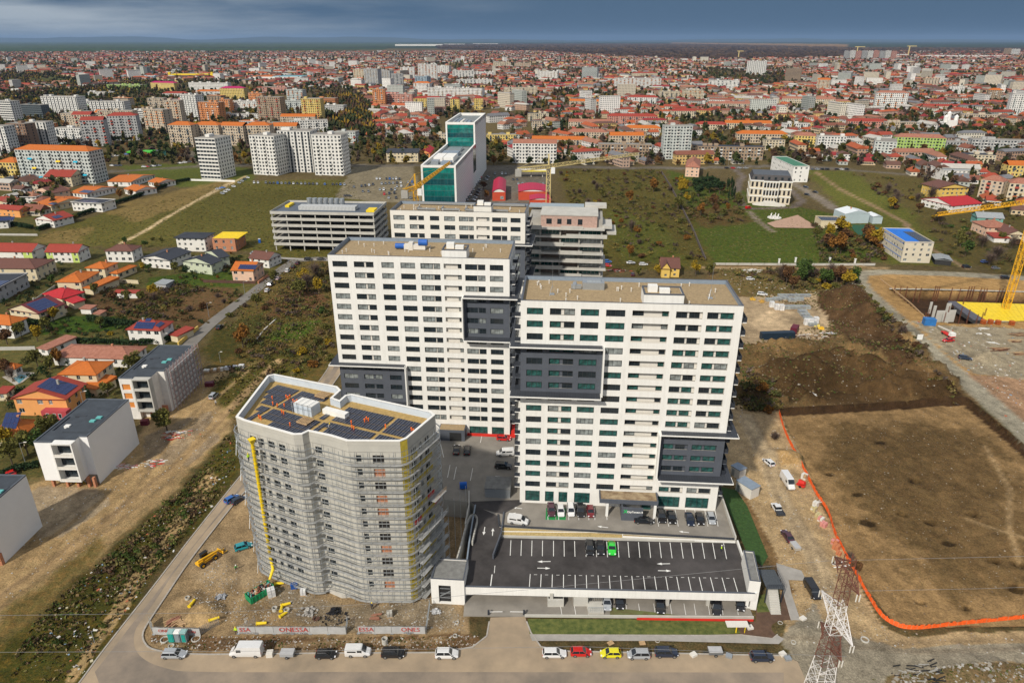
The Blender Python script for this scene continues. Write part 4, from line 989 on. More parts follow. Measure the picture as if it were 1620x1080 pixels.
# red company plate, dark steel stair platform, white transformer cabins, pale kiosk on podium
c=G(1208,918,4.2)
r=thing('steel_platform','dark steel stair platform with railings outside the right stair house','platform',(c.x,c.y,0),0)
m=MB();m.box(0,3.6,-2.2,3.6,3.9,4.05);m.build('platform_grating',mat('steel_grating',(.07,.08,.09),.6,.3,3),r)
for s in ((0,-2.2,3.6,-2.2),(3.6,-2.2,3.6,3.6),(0,3.6,3.6,3.6)):
 m=MB()
 for z in (4.6,5.1): m.bar((s[0],s[1],z),(s[2],s[3],z),.06)
 nb=9
 for i in range(nb + 1): m.bar((s[0] + (s[2] - s[0])*i/nb,s[1] + (s[3] - s[1])*i/nb,4.1),(s[0] + (s[2] - s[0])*i/nb,s[1] + (s[3] - s[1])*i/nb,5.1),.04)
 m.build('railing',M_rail,r)
for x,y in ((.1,-2.1),(3.5,-2.1),(.1,3.5),(3.5,3.5)):
 m=MB();m.box(x - .1,x + .1,y - .1,y + .1,0,3.9);m.build('leg',M_rail,r)
for k in range(11):
 m=MB();m.box(.3,2.4,-2.3 - k*.32,-1.98 - k*.32,0,3.66 - k*.33);m.build('stair_tread',M_concl,r)
for (px,py,w_,d_,h_,lab) in ((1163,775,5.0,3.2,3.1,'larger white transformer cabin right of the tower'),(1155,750,3.0,2.6,2.8,'smaller pale cabin behind the white transformer cabin')):
 c=G(px,py,0);r=thing('transformer_cabin',lab,'cabin',(c.x,c.y,0),R(-58))
 m=MB();m.box(0,w_,0,d_,0,h_);m.build('wall',M_offw,r);m=MB();m.box(-.15,w_ + .15,-.15,d_ + .15,h_,h_ + .2);m.build('roof',M_bluegrey,r)
 m=MB();m.box(.4,1.3,-.04,-.005,.1,2.2);m.build('door',M_metalg,r)
c=G(767,786,5)
r=thing('plant_room','grey flat roofed plant room on the podium in front of a white car','plant room',(c.x,c.y,5),Bt_az)
m=MB();m.box(0,6.3,0,5.2,0.004,2.5);m.build('wall',M_metalg,r);m=MB();m.box(-.1,6.4,-.1,5.3,2.5,2.75);m.build('roof',mat('grey_membrane',(.2,.2,.19)),r)
# == SCAFFOLDED TOWER
SZ=39.8
outline_px=[(373,659),(385,664.5),(464,687),(478,686.5),(488,681.5),(523,689),(549,697),(632.6,697.5),(644,693),(688,656),(682,650.5),(556,623),(546,625),(537,633),(526,629),(539,617),(533,611),(434,591.5),(423,594)]
OL=[G(*p,SZ) for p in outline_px]
def offset(poly,d):
 out=[];n=len(poly)
 for i in range(n):
  a,b_,c=poly[i - 1],poly[i],poly[(i + 1) % n]
  d1=(b_ - a).normalized();d2=(c - b_).normalized()
  n1=Vector((d1.y,-d1.x));n2=Vector((d2.y,-d2.x));m_=(n1 + n2);k=m_.length
  m_=m_/k;s=min(1.8,1/max(.4,m_.dot(n1)));out.append(b_ + m_*d*s)
 return out
def round_poly(poly,r=1.1,n=3):
 out=[];k=len(poly)
 for i in range(k):
  a,b_,c=poly[i - 1],poly[i],poly[(i + 1) % k]
  d1=(a - b_);d2=(c - b_);l=min(r,d1.length*.45,d2.length*.45)
  p=b_ + d1.normalized()*l;q=b_ + d2.normalized()*l
  for j in range(n + 1):
   s=j/n;out.append(p*(1 - s) ** 2 + b_*2*s*(1 - s) + q*s*s)
 return out
So=OL[0].copy()
OLl=[p - So for p in OL]
stw=thing('tower_under_construction','grey concrete tower wrapped in scaffolding with dark solar panels on its roof','tower',(So.x,So.y,0))
rg=random.Random(3)
M_eps=mat('grey_facade_board',(.46,.445,.395),.9,.10,.35,detail=8,pattern=lines(1,1.55,.05,(.30,.29,.27),.8))
M_wool=mat('yellow_insulation',(.52,.40,.05),.95,.2,1.2)
M_void=mat('dark_opening',(.025,.022,.02),.9,.4,1)
wl=MB();nE=len(OLl)
for i in range(nE):
 a,b_=OLl[i],OLl[(i + 1) % nE];t=az(a,b_);ln=(b_ - a).length
 ops=[]
 if ln>5 and i not in (12,13,14):
  slots=[];x=1.1 if i != 6 else 1.4;kk=0
  while x<ln - 1.6:
   w_=(1.6,.9,1.6,1.6)[kk % 4] if i != 6 else (1.0,2.2,1.0)[kk % 3]
   if x + w_>ln - .6: break
   slots.append((x,w_));x+=w_ + (1.15 if i != 6 else 2.2);kk+=1
  for k in range(11):
   zt=36.6 - 3.1*k
   for s,w_ in slots:
    h_=1.5 if w_<2 else 1.9
    ops.append((s,s + w_,zt - h_,zt))
    d=Vector((math.cos(t),math.sin(t)));q=a + d*s + Vector((-d.y,d.x))*.18
    if w_<2.1: window(stw,w_,h_,q.x,q.y,zt - h_,t,2 if w_>1 else 1,0,fm=M_frame)
 mi=1 if i in (7,) else 0
 wall_open(wl,a,t,ln,.0,SZ,ops,.35,mi,0)
 for o_ in ops:
  if o_[1] - o_[0]>2.1:
   d=Vector((math.cos(t),math.sin(t)));nn=Vector((-d.y,d.x));p=a + d*o_[0] + nn*.34;q=a + d*o_[1] + nn*.34
   wl.poly([(p.x,p.y,o_[2]),(q.x,q.y,o_[2]),(q.x,q.y,o_[3]),(p.x,p.y,o_[3])],2 if rg.random()<.5 else 3)
inner=offset(OLl,-.45)
for i in range(nE):
 a,b_=inner[i],inner[(i + 1) % nE];wl.poly([(b_.x,b_.y,38.2),(a.x,a.y,38.2),(a.x,a.y,SZ),(b_.x,b_.y,SZ)],4)
wl.build('wall',[M_eps,M_wool,M_void,M_brick,mat('pale_blue_membrane',(.50,.56,.62),.7,.08,.6)],stw)
cp_=MB();oo=offset(OLl,.06)
for i in range(nE):
 j=(i + 1) % nE;cp_.poly([(oo[i].x,oo[i].y,SZ + .06),(oo[j].x,oo[j].y,SZ + .06),(inner[j].x,inner[j].y,SZ + .06),(inner[i].x,inner[i].y,SZ + .06)])
 cp_.poly([(oo[i].x,oo[i].y,SZ - .1),(oo[j].x,oo[j].y,SZ - .1),(oo[j].x,oo[j].y,SZ + .06),(oo[i].x,oo[i].y,SZ + .06)])
 cp_.poly([(inner[j].x,inner[j].y,SZ - .1),(inner[i].x,inner[i].y,SZ - .1),(inner[i].x,inner[i].y,SZ + .06),(inner[j].x,inner[j].y,SZ + .06)])
cp_.build('parapet_cap',M_white,stw)
rf=MB();rf.poly([(p.x,p.y,38.2) for p in inner]);rf.build('roof',mat('ochre_ballast',(.40,.27,.10),.95,.3,2.0,bump=.5,detail=8),stw)
# horizontal board joints: slab edge bands
for k in range(12):
 z=37.4 - 3.1*k - .0
 bm_=MB();o1=offset(OLl,.03)
 for i in range(nE):
  j=(i + 1) % nE;bm_.poly([(o1[i].x,o1[i].y,z - .14),(o1[j].x,o1[j].y,z - .14),(o1[j].x,o1[j].y,z + .0),(o1[i].x,o1[i].y,z + .0)])
 bm_.build('slab_edge',M_conc,stw)
# yellow insulation panels on the right flank
a,b_=OLl[8],OLl[9];d=(b_ - a).normalized();nn=Vector((d.y,-d.x));t=az(a,b_)
for k in range(1,12):
 z=36.9 - 3.1*k
 for s in range(5):
  if k<4 and s>k: continue
  x0=.4 + s*2.6 + rg.uniform(0,.3)
  if x0 + 1.9>(b_ - a).length: continue
  if rg.random()<.25: continue
  p=a + d*x0 + nn*.02
  m=MB();m.box(0,2.4,-.10,0,0,1.5);m.build('insulation_panel',M_wool if rg.random()<.88 else M_red,stw,(p.x,p.y,z),t)
for k in range(12):   # rounded corner wrapped in wool under each deck
 pass
# solar panels laid flat in rows parallel to the long parapet
def pin(p,poly):
 ins=False;n=len(poly)
 for i in range(n):
  x0,y0=poly[i];x1,y1=poly[(i + 1) % n]
  if (y0>p[1]) != (y1>p[1]) and p[0]<(x1 - x0)*(p[1] - y0)/(y1 - y0) + x0: ins=not ins
 return ins
area=offset(OLl,-1.0)
core_c=G(492,652,38.2) - So
sp_mesh=None;cnt=0
dirs=[((OLl[2] - OLl[1]).normalized(),OLl[1],lambda q: (q - OLl[4]).dot((OLl[12] - OLl[4]).normalized().orthogonal())>0.2),
  ((OLl[10] - OLl[11]).normalized(),OLl[11],lambda q: (q - OLl[4]).dot((OLl[12] - OLl[4]).normalized().orthogonal())<-0.4)]
for d,o_,cond in dirs:
 nn=Vector((-d.y,d.x));t=math.atan2(d.y,d.x)
 for r in range(-16,18):
  row=r*2.08 + (r // 4)*.7
  for c in range(-8,30):
   cc=c*1.27 + (c // 10)*.7
   q=o_ + nn*row + d*cc
   cs=[q,q + d*1.14,q + d*1.14 + nn*1.95,q + nn*1.95]
   if not all(pin(v,area) for v in cs) or not cond(q): continue
   if (q - core_c).length<3.4: continue
   h=math.sin(r // 2*12.9 + c // 3*78.2)*43758.5;h -= math.floor(h)
   if h<.07: continue
   if cnt >= 299: continue
   cnt+=1
   if sp_mesh is None:
    m=MB();m.box(0,1.16,0,1.95,.12,.17);sp_mesh=m.build('solar_panel',M_solar,stw,(q.x,q.y,38.2),t).data
   else: link('solar_panel',sp_mesh,stw,(q.x,q.y,38.2),t)
# stair core on the roof with its own scaffold poles, pallets and orange vents
t=az(OLl[1],OLl[2])
m=MB();m.box(-3.0,1.6,-1.6,1.2,38.204,40.4,0);m.box(-3.0,1.6,-1.6,1.2,40.4,40.55,1);co=m.build('stair_house',[mat('pale_blue_membrane'  ,(.5,.56,.62)),M_white],stw,(core_c.x,core_c.y,0),t)
m=MB();m.box(2.6,8.4,.6,2.0,38.204,39.3);m.build('roof_upstand',M_white,stw,(core_c.x,core_c.y,0),t)
m=MB()
for x in (-3.2,-1.8,-.4,1.0,2.2): m.bar((x,-1.9,38.2),(x,-1.9,41.0),.08);m.bar((x,-1.9,40.8),(x,1.3,40.8),.06)
m.bar((-3.4,-1.9,39.8),(2.4,-1.9,39.8),.06);m.bar((-3.4,-1.9,40.8),(2.4,-1.9,40.8),.06);m.build('pole_frame',M_metalg,co)
vm=None
for px,py,n in ((453,629,3),(464,636,4),(431,631,1),(432,640,1),(439,643,1),(446,653,2),(410,661,2),(450,643,1),(459,673,1),(556,670,1),(580,664,2),(557,677,2),(610,676,1),(651,681,2),(487,640,2),(577,667,1)):
 for k in range(n):
  c=G(px + k*3,py + (k % 2)*2,38.3) - So
  if vm is None:
   m=MB();m.tube((0,0,0),(0,0,.7),.12,k=8);m.tube((0,0,.7),(0,0,.85),.19,.15,k=8);vm=m.build('orange_vent',M_orange,stw,(c.x,c.y,38.2)).data
  else: link('orange_vent',vm,stw,(c.x,c.y,38.2))
for px,py,lab in ((513,630,'timber pallet leaning on the roof stair house of the scaffolded tower'),(485,672,'timber pallet lying beside solar panels on the scaffolded tower roof')):
 c=G(px,py,38.6);th=thing('pallet',lab,'pallet',(c.x,c.y,38.45),1.1)
 for k in range(7):
  m=MB();m.box(0,2.4,k*.42,k*.42 + .25,.22,.28);m.build('board',M_wood,th)
 m=MB()
 for x in (0,1.1,2.2): m.box(x,x + .2,0,2.77,0,.21)
 m.build('bearer',M_wood,th)

# == scaffold (its own thing)
scf=thing('scaffold','grey steel scaffold with many plank decks wrapped round the concrete tower','scaffold',(So.x,So.y,0))
in_=round_poly(offset(OLl,.42),1.2);mid=round_poly(offset(OLl,1.0),1.8)
decks=[34.75 - 3.1*k for k in range(12)][::-1];decks[0]=max(decks[0],.8)
M_plank=mat('scaffold_plank',(.33,.335,.33),.7,.3,.9,detail=8)
for z in decks:
 m=MB();n=len(in_)
 for i in range(n):
  j=(i + 1) % n
  m.poly([(mid[i].x,mid[i].y,z),(mid[j].x,mid[j].y,z),(in_[j].x,in_[j].y,z),(in_[i].x,in_[i].y,z)])
  m.poly([(mid[i].x,mid[i].y,z - .05),(mid[j].x,mid[j].y,z - .05),(mid[j].x,mid[j].y,z + .04),(mid[i].x,mid[i].y,z + .04)])
  m.poly([(in_[i].x,in_[i].y,z - .05),(in_[j].x,in_[j].y,z - .05),(mid[j].x,mid[j].y,z - .06),(mid[i].x,mid[i].y,z - .06)])
 m.build('plank_deck',M_plank,scf)
 m=MB()
 for i in range(n):
  j=(i + 1) % n
  for h_ in (.5,1.0,1.95): m.bar((mid[i].x,mid[i].y,z + h_),(mid[j].x,mid[j].y,z + h_),.06 if h_<1.5 else .14)
 m.build('guard_rail',M_metalg,scf)
def walk(poly,step):
 res=[];n=len(poly);acc=0
 for i in range(n):
  a,b_=poly[i],poly[(i + 1) % n];l=(b_ - a).length;s=acc
  while s<l: res.append((a + (b_ - a)*(s/l),(b_ - a).normalized()));s+=step
  acc=s - l
 return res
pm=MB();pm.tube((0,0,0),(0,0,37.6),.045,k=5);po_=None
for q,d in walk(mid,2.5):
 if po_ is None: po_=pm.build('standard_pole',M_metalg,scf,(q.x,q.y,0)).data
 else: link('standard_pole',po_,scf,(q.x,q.y,0))
for q,d in walk(in_,2.5): link('standard_pole',po_,scf,(q.x,q.y,0))
for c,(q,d) in enumerate(walk(mid,2.5)):
 if c % 4: continue
 m=MB();e=q + d*2.4
 for k,z in enumerate(decks[:-1]): m.bar((q.x,q.y,z) if k % 2 else (e.x,e.y,z),(e.x,e.y,z + 3.1) if k % 2 else (q.x,q.y,z + 3.1),.05)
 m.build('diagonal_brace',M_metalg,scf)
# wider lower stage on the right flank
a,b_=OLl[8],OLl[9];d=(b_ - a).normalized();nn=Vector((d.y,-d.x));t=az(a,b_);ln=(b_ - a).length
for k,z in enumerate(decks[:8]):
 w_=.9 if k<6 else (1.3 if k==7 else 0)
 if not w_: continue
 p=a + nn*1.05 + d*(0 if k<6 else ln*.5)
 m=MB();m.box(0,ln*(1 if k<6 else .4) + .5,-w_,0,z - .1,z + .0)
 m.build('plank_deck',M_plank,scf,(p.x,p.y,0),t)
 m=MB()
 for h_ in (.5,1.05): m.bar((0,-w_,z + h_),(ln*(1 if k<6 else .4) + .5,-w_,z + h_),.06)
 m.build('guard_rail',M_wood if k==7 else M_metalg,scf,(p.x,p.y,0),t)
for k in range(8):
 p=a + nn*1.95 + d*(k*2.6);m=MB();m.tube((0,0,0),(0,0,18),.05,k=5);m.build('standard_pole',M_metalg,scf,(p.x,p.y,0))
# low concrete apron at the foot of the notch
m=MB();ap=[G(*p,1.0) for p in ((512,928),(540,940),(574,938),(572,930),(545,932),(520,918))]
m.prism([(p.x,p.y) for p in ap],0,1.0);tag(m.build('concrete_apron',M_concl),'curved pale concrete apron wall at the foot of the scaffolded tower','wall')

# yellow rubbish chute
ch=thing('rubbish_chute','bright yellow sectional rubbish chute hanging down the scaffold into the green skip','chute',(0,0,0))
c0=G(399,700,36.5);c1=G(428,882,5.2);pts=[]
for k in range(32): s=k/31;q=c0*(1 - s) + c1*s;pts.append(Vector((q.x,q.y,36.5*(1 - s) + 5.2*s)))
e0=G(432,900,4.0);pts.append(Vector((e0.x,e0.y,4.0)));e0=G(427,915,2.6);pts.append(Vector((e0.x,e0.y,2.6)))
for k in range(len(pts) - 1):
 m=MB();a,b_=pts[k],pts[k + 1];m.tube(a,b_ + (b_ - a)*.08,.36,.27,10);m.tube(a,a + (b_ - a)*.1,.41,.41,10)
 m.build('chute_section',M_yel,ch,smooth=False)
m=MB();a=pts[0];m.tube(a + Vector((0,0,.9)),a,.9,.5,4);m.build('chute_hopper',M_yel,ch)
# == NEW WHITE BLOCKS ON THE LEFT
M_roofg=mat('dark_bitumen_roof',(.052,.062,.075),.85,.25,.5,detail=8)
M_glz=mat('skylight',(.12,.42,.40),.3,.1)
def row_block(label,fl,fr,bk,z,kind):
 o,t,Wd,dp=rect(fl,fr,bk,z)
 a_,c_=G(*fr,z),G(*bk,z);t=R(-1.8);e_=Vector((math.cos(t),math.sin(t)));n_=Vector((-e_.y,e_.x));o=G(*fl,z);Wd=(a_ - o).dot(e_);rec=(a_ - o).dot(n_);dp=(c_ - o).dot(n_)
 r=thing('apartment_block',label,'apartment block',(o.x,o.y,0),t)
 bw=Wd*.44;bx=Wd*.38        # projecting balcony stack
 m=MB();zc=3.0 if kind != 'clad' else 0
 ops=[] if kind=='white' else [(.6,bx - 1.2,1.0 + 3.1*k,3.0 + 3.1*k) for k in range(1,4)]
 wall_open(m,(0,0),0,bx,zc,z,ops if kind=='clad' else [],.3,0,0)
 for a,b_,c,d in (ops if kind=='clad' else []): m.poly([(a,.28,c),(b_,.28,c),(b_,.28,d),(a,.28,d)],1)
 sd=[(Wd,rec,math.pi/2,dp - rec),(0,dp,-math.pi/2,dp),(Wd,dp,math.pi,Wd)]
 for x,y,tt,l in sd: wall_open(m,(x,y),tt,l,0 if tt != -math.pi/2 else zc,z,[],.2,2 if tt==math.pi/2 else 0)
 x2=bx + bw
 m.poly([(0,0,zc),(0,dp,zc),(Wd,dp,zc),(Wd,rec,zc),(x2,rec,zc),(x2,1.5,zc),(bx,1.5,zc),(bx,0,zc)],0)
 m.poly([(x2,rec,zc),(Wd,rec,zc),(Wd,rec,z),(x2,rec,z)],0);m.poly([(bx,1.5,zc),(x2,1.5,zc),(x2,1.5,z),(bx,1.5,z)],0);m.poly([(x2,1.5,zc),(x2,rec,zc),(x2,rec,z),(x2,1.5,z)],0);m.poly([(bx,0,zc),(bx,1.5,zc),(bx,1.5,z),(bx,0,z)],0)
 m.build('wall',[mat('fresh_white',(.80,.80,.79),.7,.03,.3) if kind=='white' else mat('primer_wall',(.70,.67,.62),.85,.12,.5),mat('orange_board',(.62,.23,.05),.9,.15,.8),mat('fresh_white',(.80,.80,.79),.7,.03,.3)],r)
 # balcony stack
 bm_=MB()
 lv=[3.0 + (z - 3.4)/3*k for k in range(4)]
 for q in (bx,bx + bw): bm_.box(q - .18,q + .18,-.6,1.49,3.0,z)
 for k,l in enumerate(lv): bm_.box(bx + .18,bx + bw - .18,-.6,1.49,l,l + .25)
 bm_.box(bx + .18,bx + bw - .18,-.6,1.49,z - .3,z + .02)
 bm_.build('balcony_frame',M_white if kind=='white' else M_concl,r)
 for k in range(3):
  b2=MB();b2.box(bx + .2,bx + bw - .2,-.55,-.45,lv[k] + .25,lv[k] + .9);b2.build('balustrade',M_offw if kind=='white' else M_concl,r)
  window(r,bw - .6,2.0,bx + .3,1.35,lv[k] + .35,0,3,0)
 # ground floor piers in raw brick
 for q in (.3,bx - .5,bx + bw*.45,bx + bw,Wd - .6):
  p=MB();p.box(q,q + .6,1.4,2.2,0,2.98);p.build('pier',M_brick,r)
 p=MB();p.box(.3,Wd - .3,3.8,4.1,0,2.98);p.build('ground_floor_wall',M_conc if kind=='white' else M_brick,r)
 # roof with step and upstands
 q=MB();q.prism([(.3,.3),(bx,.3),(bx,1.4),(x2,1.4),(x2,rec + .3),(Wd - .3,rec + .3),(Wd - .3,dp - .3),(.3,dp - .3)],z - .02,z + .04,0)
 for a in ((-.05,bx,-.05,.3),(x2 + .02,Wd + .05,rec - .05,rec + .3),(-.05,Wd + .05,dp - .3,dp + .05),(-.05,.3,.3,dp - .3),(Wd - .3,Wd + .05,rec + .3,dp - .3)): q.box(*a,z - .02,z + .28,1)
 q.box(bx - .2,Wd - .3,rec + 2,dp - 5,z + .04,z + .4,0);q.build('roof',[M_roofg,mat('roof_edge_sheet',(.10,.115,.135),.5)],r)
 for x,y in ((Wd*.72,dp*.42),(Wd*.78,dp*.5),(Wd*.3,dp*.3)):
  s=MB();s.box(x,x + 1.4,y,y + 1.1,z + .4 if x>bx else z + .05,z + .75);s.build('skylight',M_glz if x>bx else M_white,r)
 s=MB();s.box(1.2,1.5,dp*.25,dp*.55,z + .04,z + .3);s.box(Wd*.25,Wd*.5,dp*.55,dp*.58,z + .04,z + .5);s.build('roof_upstand',M_greyd,r)
 return r,o,t,Wd,dp
rb1=row_block('white rendered new block with grey roof and three empty balconies',(53,699.6),(137.5,691),(203.6,632.4),14.6,'white')
rb2=row_block('half clad new block with orange boards and scaffolding on its right side',(187,598.8),(259,587.5),(306.7,547.3),14.2,'clad')
rb3=row_block('white rendered block cut off by the left edge of the picture',(-92,815),(-22,806),(56.7,752.3),14.8,'white')
# pink-grey netted scaffold on the second block
r,o,t,Wd,dp=rb2
a_,c_=G(259,587.5,14.2),G(306.7,547.3,14.2);t=R(-1.8);o=G(187,598.8,14.2);e_=Vector((math.cos(t),math.sin(t)));n_=Vector((-e_.y,e_.x));Wd=(a_ - o).dot(e_);rec=(a_ - o).dot(n_);dp=(c_ - o).dot(n_) - rec
e=o + e_*(Wd + .25) + n_*rec
mat('pink_painted_steel',(.40,.29,.28),.6,.1)
sc2=thing('scaffold','pale scaffold with pinkish netting along the side of the half clad block','scaffold',(e.x,e.y,0),t)
for k in range(7):
 m=MB();m.box(.3,.9,1.2,dp + .6,1.9*k + 1.8,1.9*k + 1.9);m.build('plank_deck',M_plank,sc2)
 m=MB();m.bar((1.05,1.2,1.9*k + 2.4),(1.05,dp + .6,1.9*k + 2.4),.06);m.bar((1.05,1.2,1.9*k + 2.9),(1.05,dp + .6,1.9*k + 2.9),.10);m.build('guard_rail',MATS['pink_painted_steel'],sc2)
n=int((dp)/2.2)
for k in range(n + 1):
 for x in (.05,1.05):
  m=MB();m.tube((x,1.2 + k*2.2,0),(x,1.2 + k*2.2,14.8),.11,k=5);m.build('standard_pole',MATS['pink_painted_steel'],sc2)
 if k<n: m=MB();m.bar((1.08,1.2 + k*2.2,.3),(1.08,3.4 + k*2.2,7),.05);m.bar((1.08,3.4 + k*2.2,7.2),(1.08,1.2 + k*2.2,14),.05);m.build('diagonal_brace',M_metalg,sc2)
# == HOUSES NEAR THE SITE
def tile(name,c,c2=None): return mat(name,c,.75,.16,.9,col2=c2,detail=7,pattern=lines(1,.36,.07,tuple(v*.55 for v in c),.8))
R_org=tile('orange_tile_roof',(.50,.135,.020));R_red=tile('red_tile_roof',(.31,.045,.028));R_red2=tile('bright_red_sheet_roof',(.44,.022,.028))
R_brn=tile('brown_tile_roof',(.15,.065,.048));R_dk=tile('charcoal_tile_roof',(.040,.045,.058));R_clay=tile('weathered_clay_roof',(.30,.115,.070),(.38,.17,.115))
R_gry=tile('grey_sheet_roof',(.30,.32,.33));R_mar=tile('maroon_roof',(.16,.03,.035));R_blue=mat('bright_blue_roof',(.01,.16,.62),.45,.08,.4,pattern=lines(0,1.2,.06,(.01,.1,.4)))
W_wh=mat('white_plaster',(.72,.70,.65),.85,.06,.5);W_cr=mat('cream_plaster',(.62,.53,.36),.85,.08,.5);W_ye=mat('yellow_plaster',(.68,.47,.12),.85,.08,.5)
W_or=mat('orange_plaster',(.72,.33,.11),.85,.08,.5);W_pk=mat('peach_plaster',(.68,.46,.33),.85,.08,.5);W_gr=mat('pale_green_plaster',(.52,.56,.42),.85,.08,.5)
W_lm=mat('lime_plaster',(.48,.60,.16),.85,.08,.5);W_gy=mat('grey_plaster',(.38,.38,.38),.85,.08,.5);W_tn=mat('tan_plaster',(.46,.34,.22),.85,.12,.5);W_rd=mat('crimson_plaster',(.42,.06,.07),.85,.1,.5)
W_tl=mat('teal_plaster',(.16,.38,.32),.85,.1,.5)
FR_w=mat('white_window_frame',(.6,.6,.58),.5,.05)
SOLAR=None
def roof_mesh(Wd,dp,ez,rtype,rh,th=.22):
 m=MB();a,b_,c,d=(0,0),(Wd,0),(Wd,dp),(0,dp);planes={}
 def f(*pts): m.poly(pts)
 z=ez
 if rtype=='gable_u':
  h=dp/2;f((0,0,z),(Wd,0,z),(Wd,h,z + rh),(0,h,z + rh));f((Wd,dp,z),(0,dp,z),(0,h,z + rh),(Wd,h,z + rh))
  planes['front']=((0,0,z),(Wd,0,z),(0,h,z + rh));planes['back']=((Wd,dp,z),(0,dp,z),(Wd,h,z + rh))
 elif rtype=='gable_v':
  h=Wd/2;f((Wd,0,z),(Wd,dp,z),(h,dp,z + rh),(h,0,z + rh));f((0,dp,z),(0,0,z),(h,0,z + rh),(h,dp,z + rh))
  planes['right']=((Wd,0,z),(Wd,dp,z),(h,0,z + rh));planes['left']=((0,dp,z),(0,0,z),(h,dp,z + rh))
 elif rtype=='hip':
  if Wd >= dp:
   k=dp/2;r0,r1=(k,k,z + rh),(Wd - k,k,z + rh)
   f((0,0,z),(Wd,0,z),r1,r0);f((Wd,0,z),(Wd,dp,z),r1);f((Wd,dp,z),(0,dp,z),r0,r1);f((0,dp,z),(0,0,z),r0)
  else:
   k=Wd/2;r0,r1=(k,k,z + rh),(k,dp - k,z + rh)
   f((0,0,z),(Wd,0,z),r0);f((Wd,0,z),(Wd,dp,z),r1,r0);f((Wd,dp,z),(0,dp,z),r1);f((0,dp,z),(0,0,z),r0,r1)
  planes['front']=((0,0,z),(Wd,0,z),(0,k,z + rh));planes['right']=((Wd,0,z),(Wd,dp,z),(Wd - k,0,z + rh));planes['left']=((0,dp,z),(0,0,z),(k,dp,z + rh))
 elif rtype=='shed':
  f((0,0,z),(Wd,0,z),(Wd,dp,z + rh),(0,dp,z + rh));f((Wd,0,z),(Wd,dp,z),(Wd,dp,z + rh));f((0,dp,z),(0,0,z),(0,dp,z + rh));f((Wd,dp,z),(0,dp,z),(0,dp,z + rh),(Wd,dp,z + rh))
  planes['front']=((0,0,z),(Wd,0,z),(0,dp,z + rh))
 else:
  f((0,0,z),(Wd,0,z),(Wd,dp,z),(0,dp,z));planes['front']=((0,0,z),(Wd,0,z),(0,dp,z))
 for p,q in ((a,b_),(b_,c),(c,d),(d,a)): f((*p,z - th),(*q,z - th),(*q,z),(*p,z))
 f((0,dp,z - th),(Wd,dp,z - th),(Wd,0,z - th),(0,0,z - th))
 if rtype=='hip' and rh>0:   # ridge and hip caps proud of the tiles
  for e in ((a,r0),(b_,r1 if Wd >= dp else r0),(c,r1),(d,r0 if Wd >= dp else r1)): m.bar((*e[0],z + .05),(e[1][0],e[1][1],e[1][2] + .05),.22,.1)
  m.bar((r0[0],r0[1],r0[2] + .05),(r1[0],r1[1],r1[2] + .05),.25,.1)
 if rtype=='gable_u': m.bar((0,dp/2,z + rh + .04),(Wd,dp/2,z + rh + .04),.25,.1)
 if rtype=='gable_v': m.bar((Wd/2,0,z + rh + .04),(Wd/2,dp,z + rh + .04),.25,.1)
 return m,planes
def panels(parent,plane,nu,nv,u0=.12,v0=.12,pw=1.05,ph=1.75,gap=.06):
 global SOLAR
 o,a,b_=[Vector(p) for p in plane]
 eu=(a - o).normalized();n_=(a - o).cross(b_ - o).normalized();ev=n_.cross(eu)
 W_=(a - o).length
 for i in range(nu):
  for j in range(nv):
   p=o + eu*(u0*W_ + i*(pw + gap)) + ev*(v0*5 + j*(ph + gap)) + n_*.12
   if SOLAR is None:
    m=MB();m.box(0,1.05,0,1.75,0,.05);ob=m.build('solar_panel',mat('blue_solar_glass',(.012,.025,.10),.15,.2,1.2,spec=.6,pattern=lines(0,.35,.03,(.08,.10,.16))),parent);SOLAR=ob.data
   else: ob=link('solar_panel',SOLAR,parent)
   ob.matrix_local=Matrix(((eu.x,ev.x,n_.x,p.x),(eu.y,ev.y,n_.y,p.y),(eu.z,ev.z,n_.z,p.z),(0,0,0,1)))
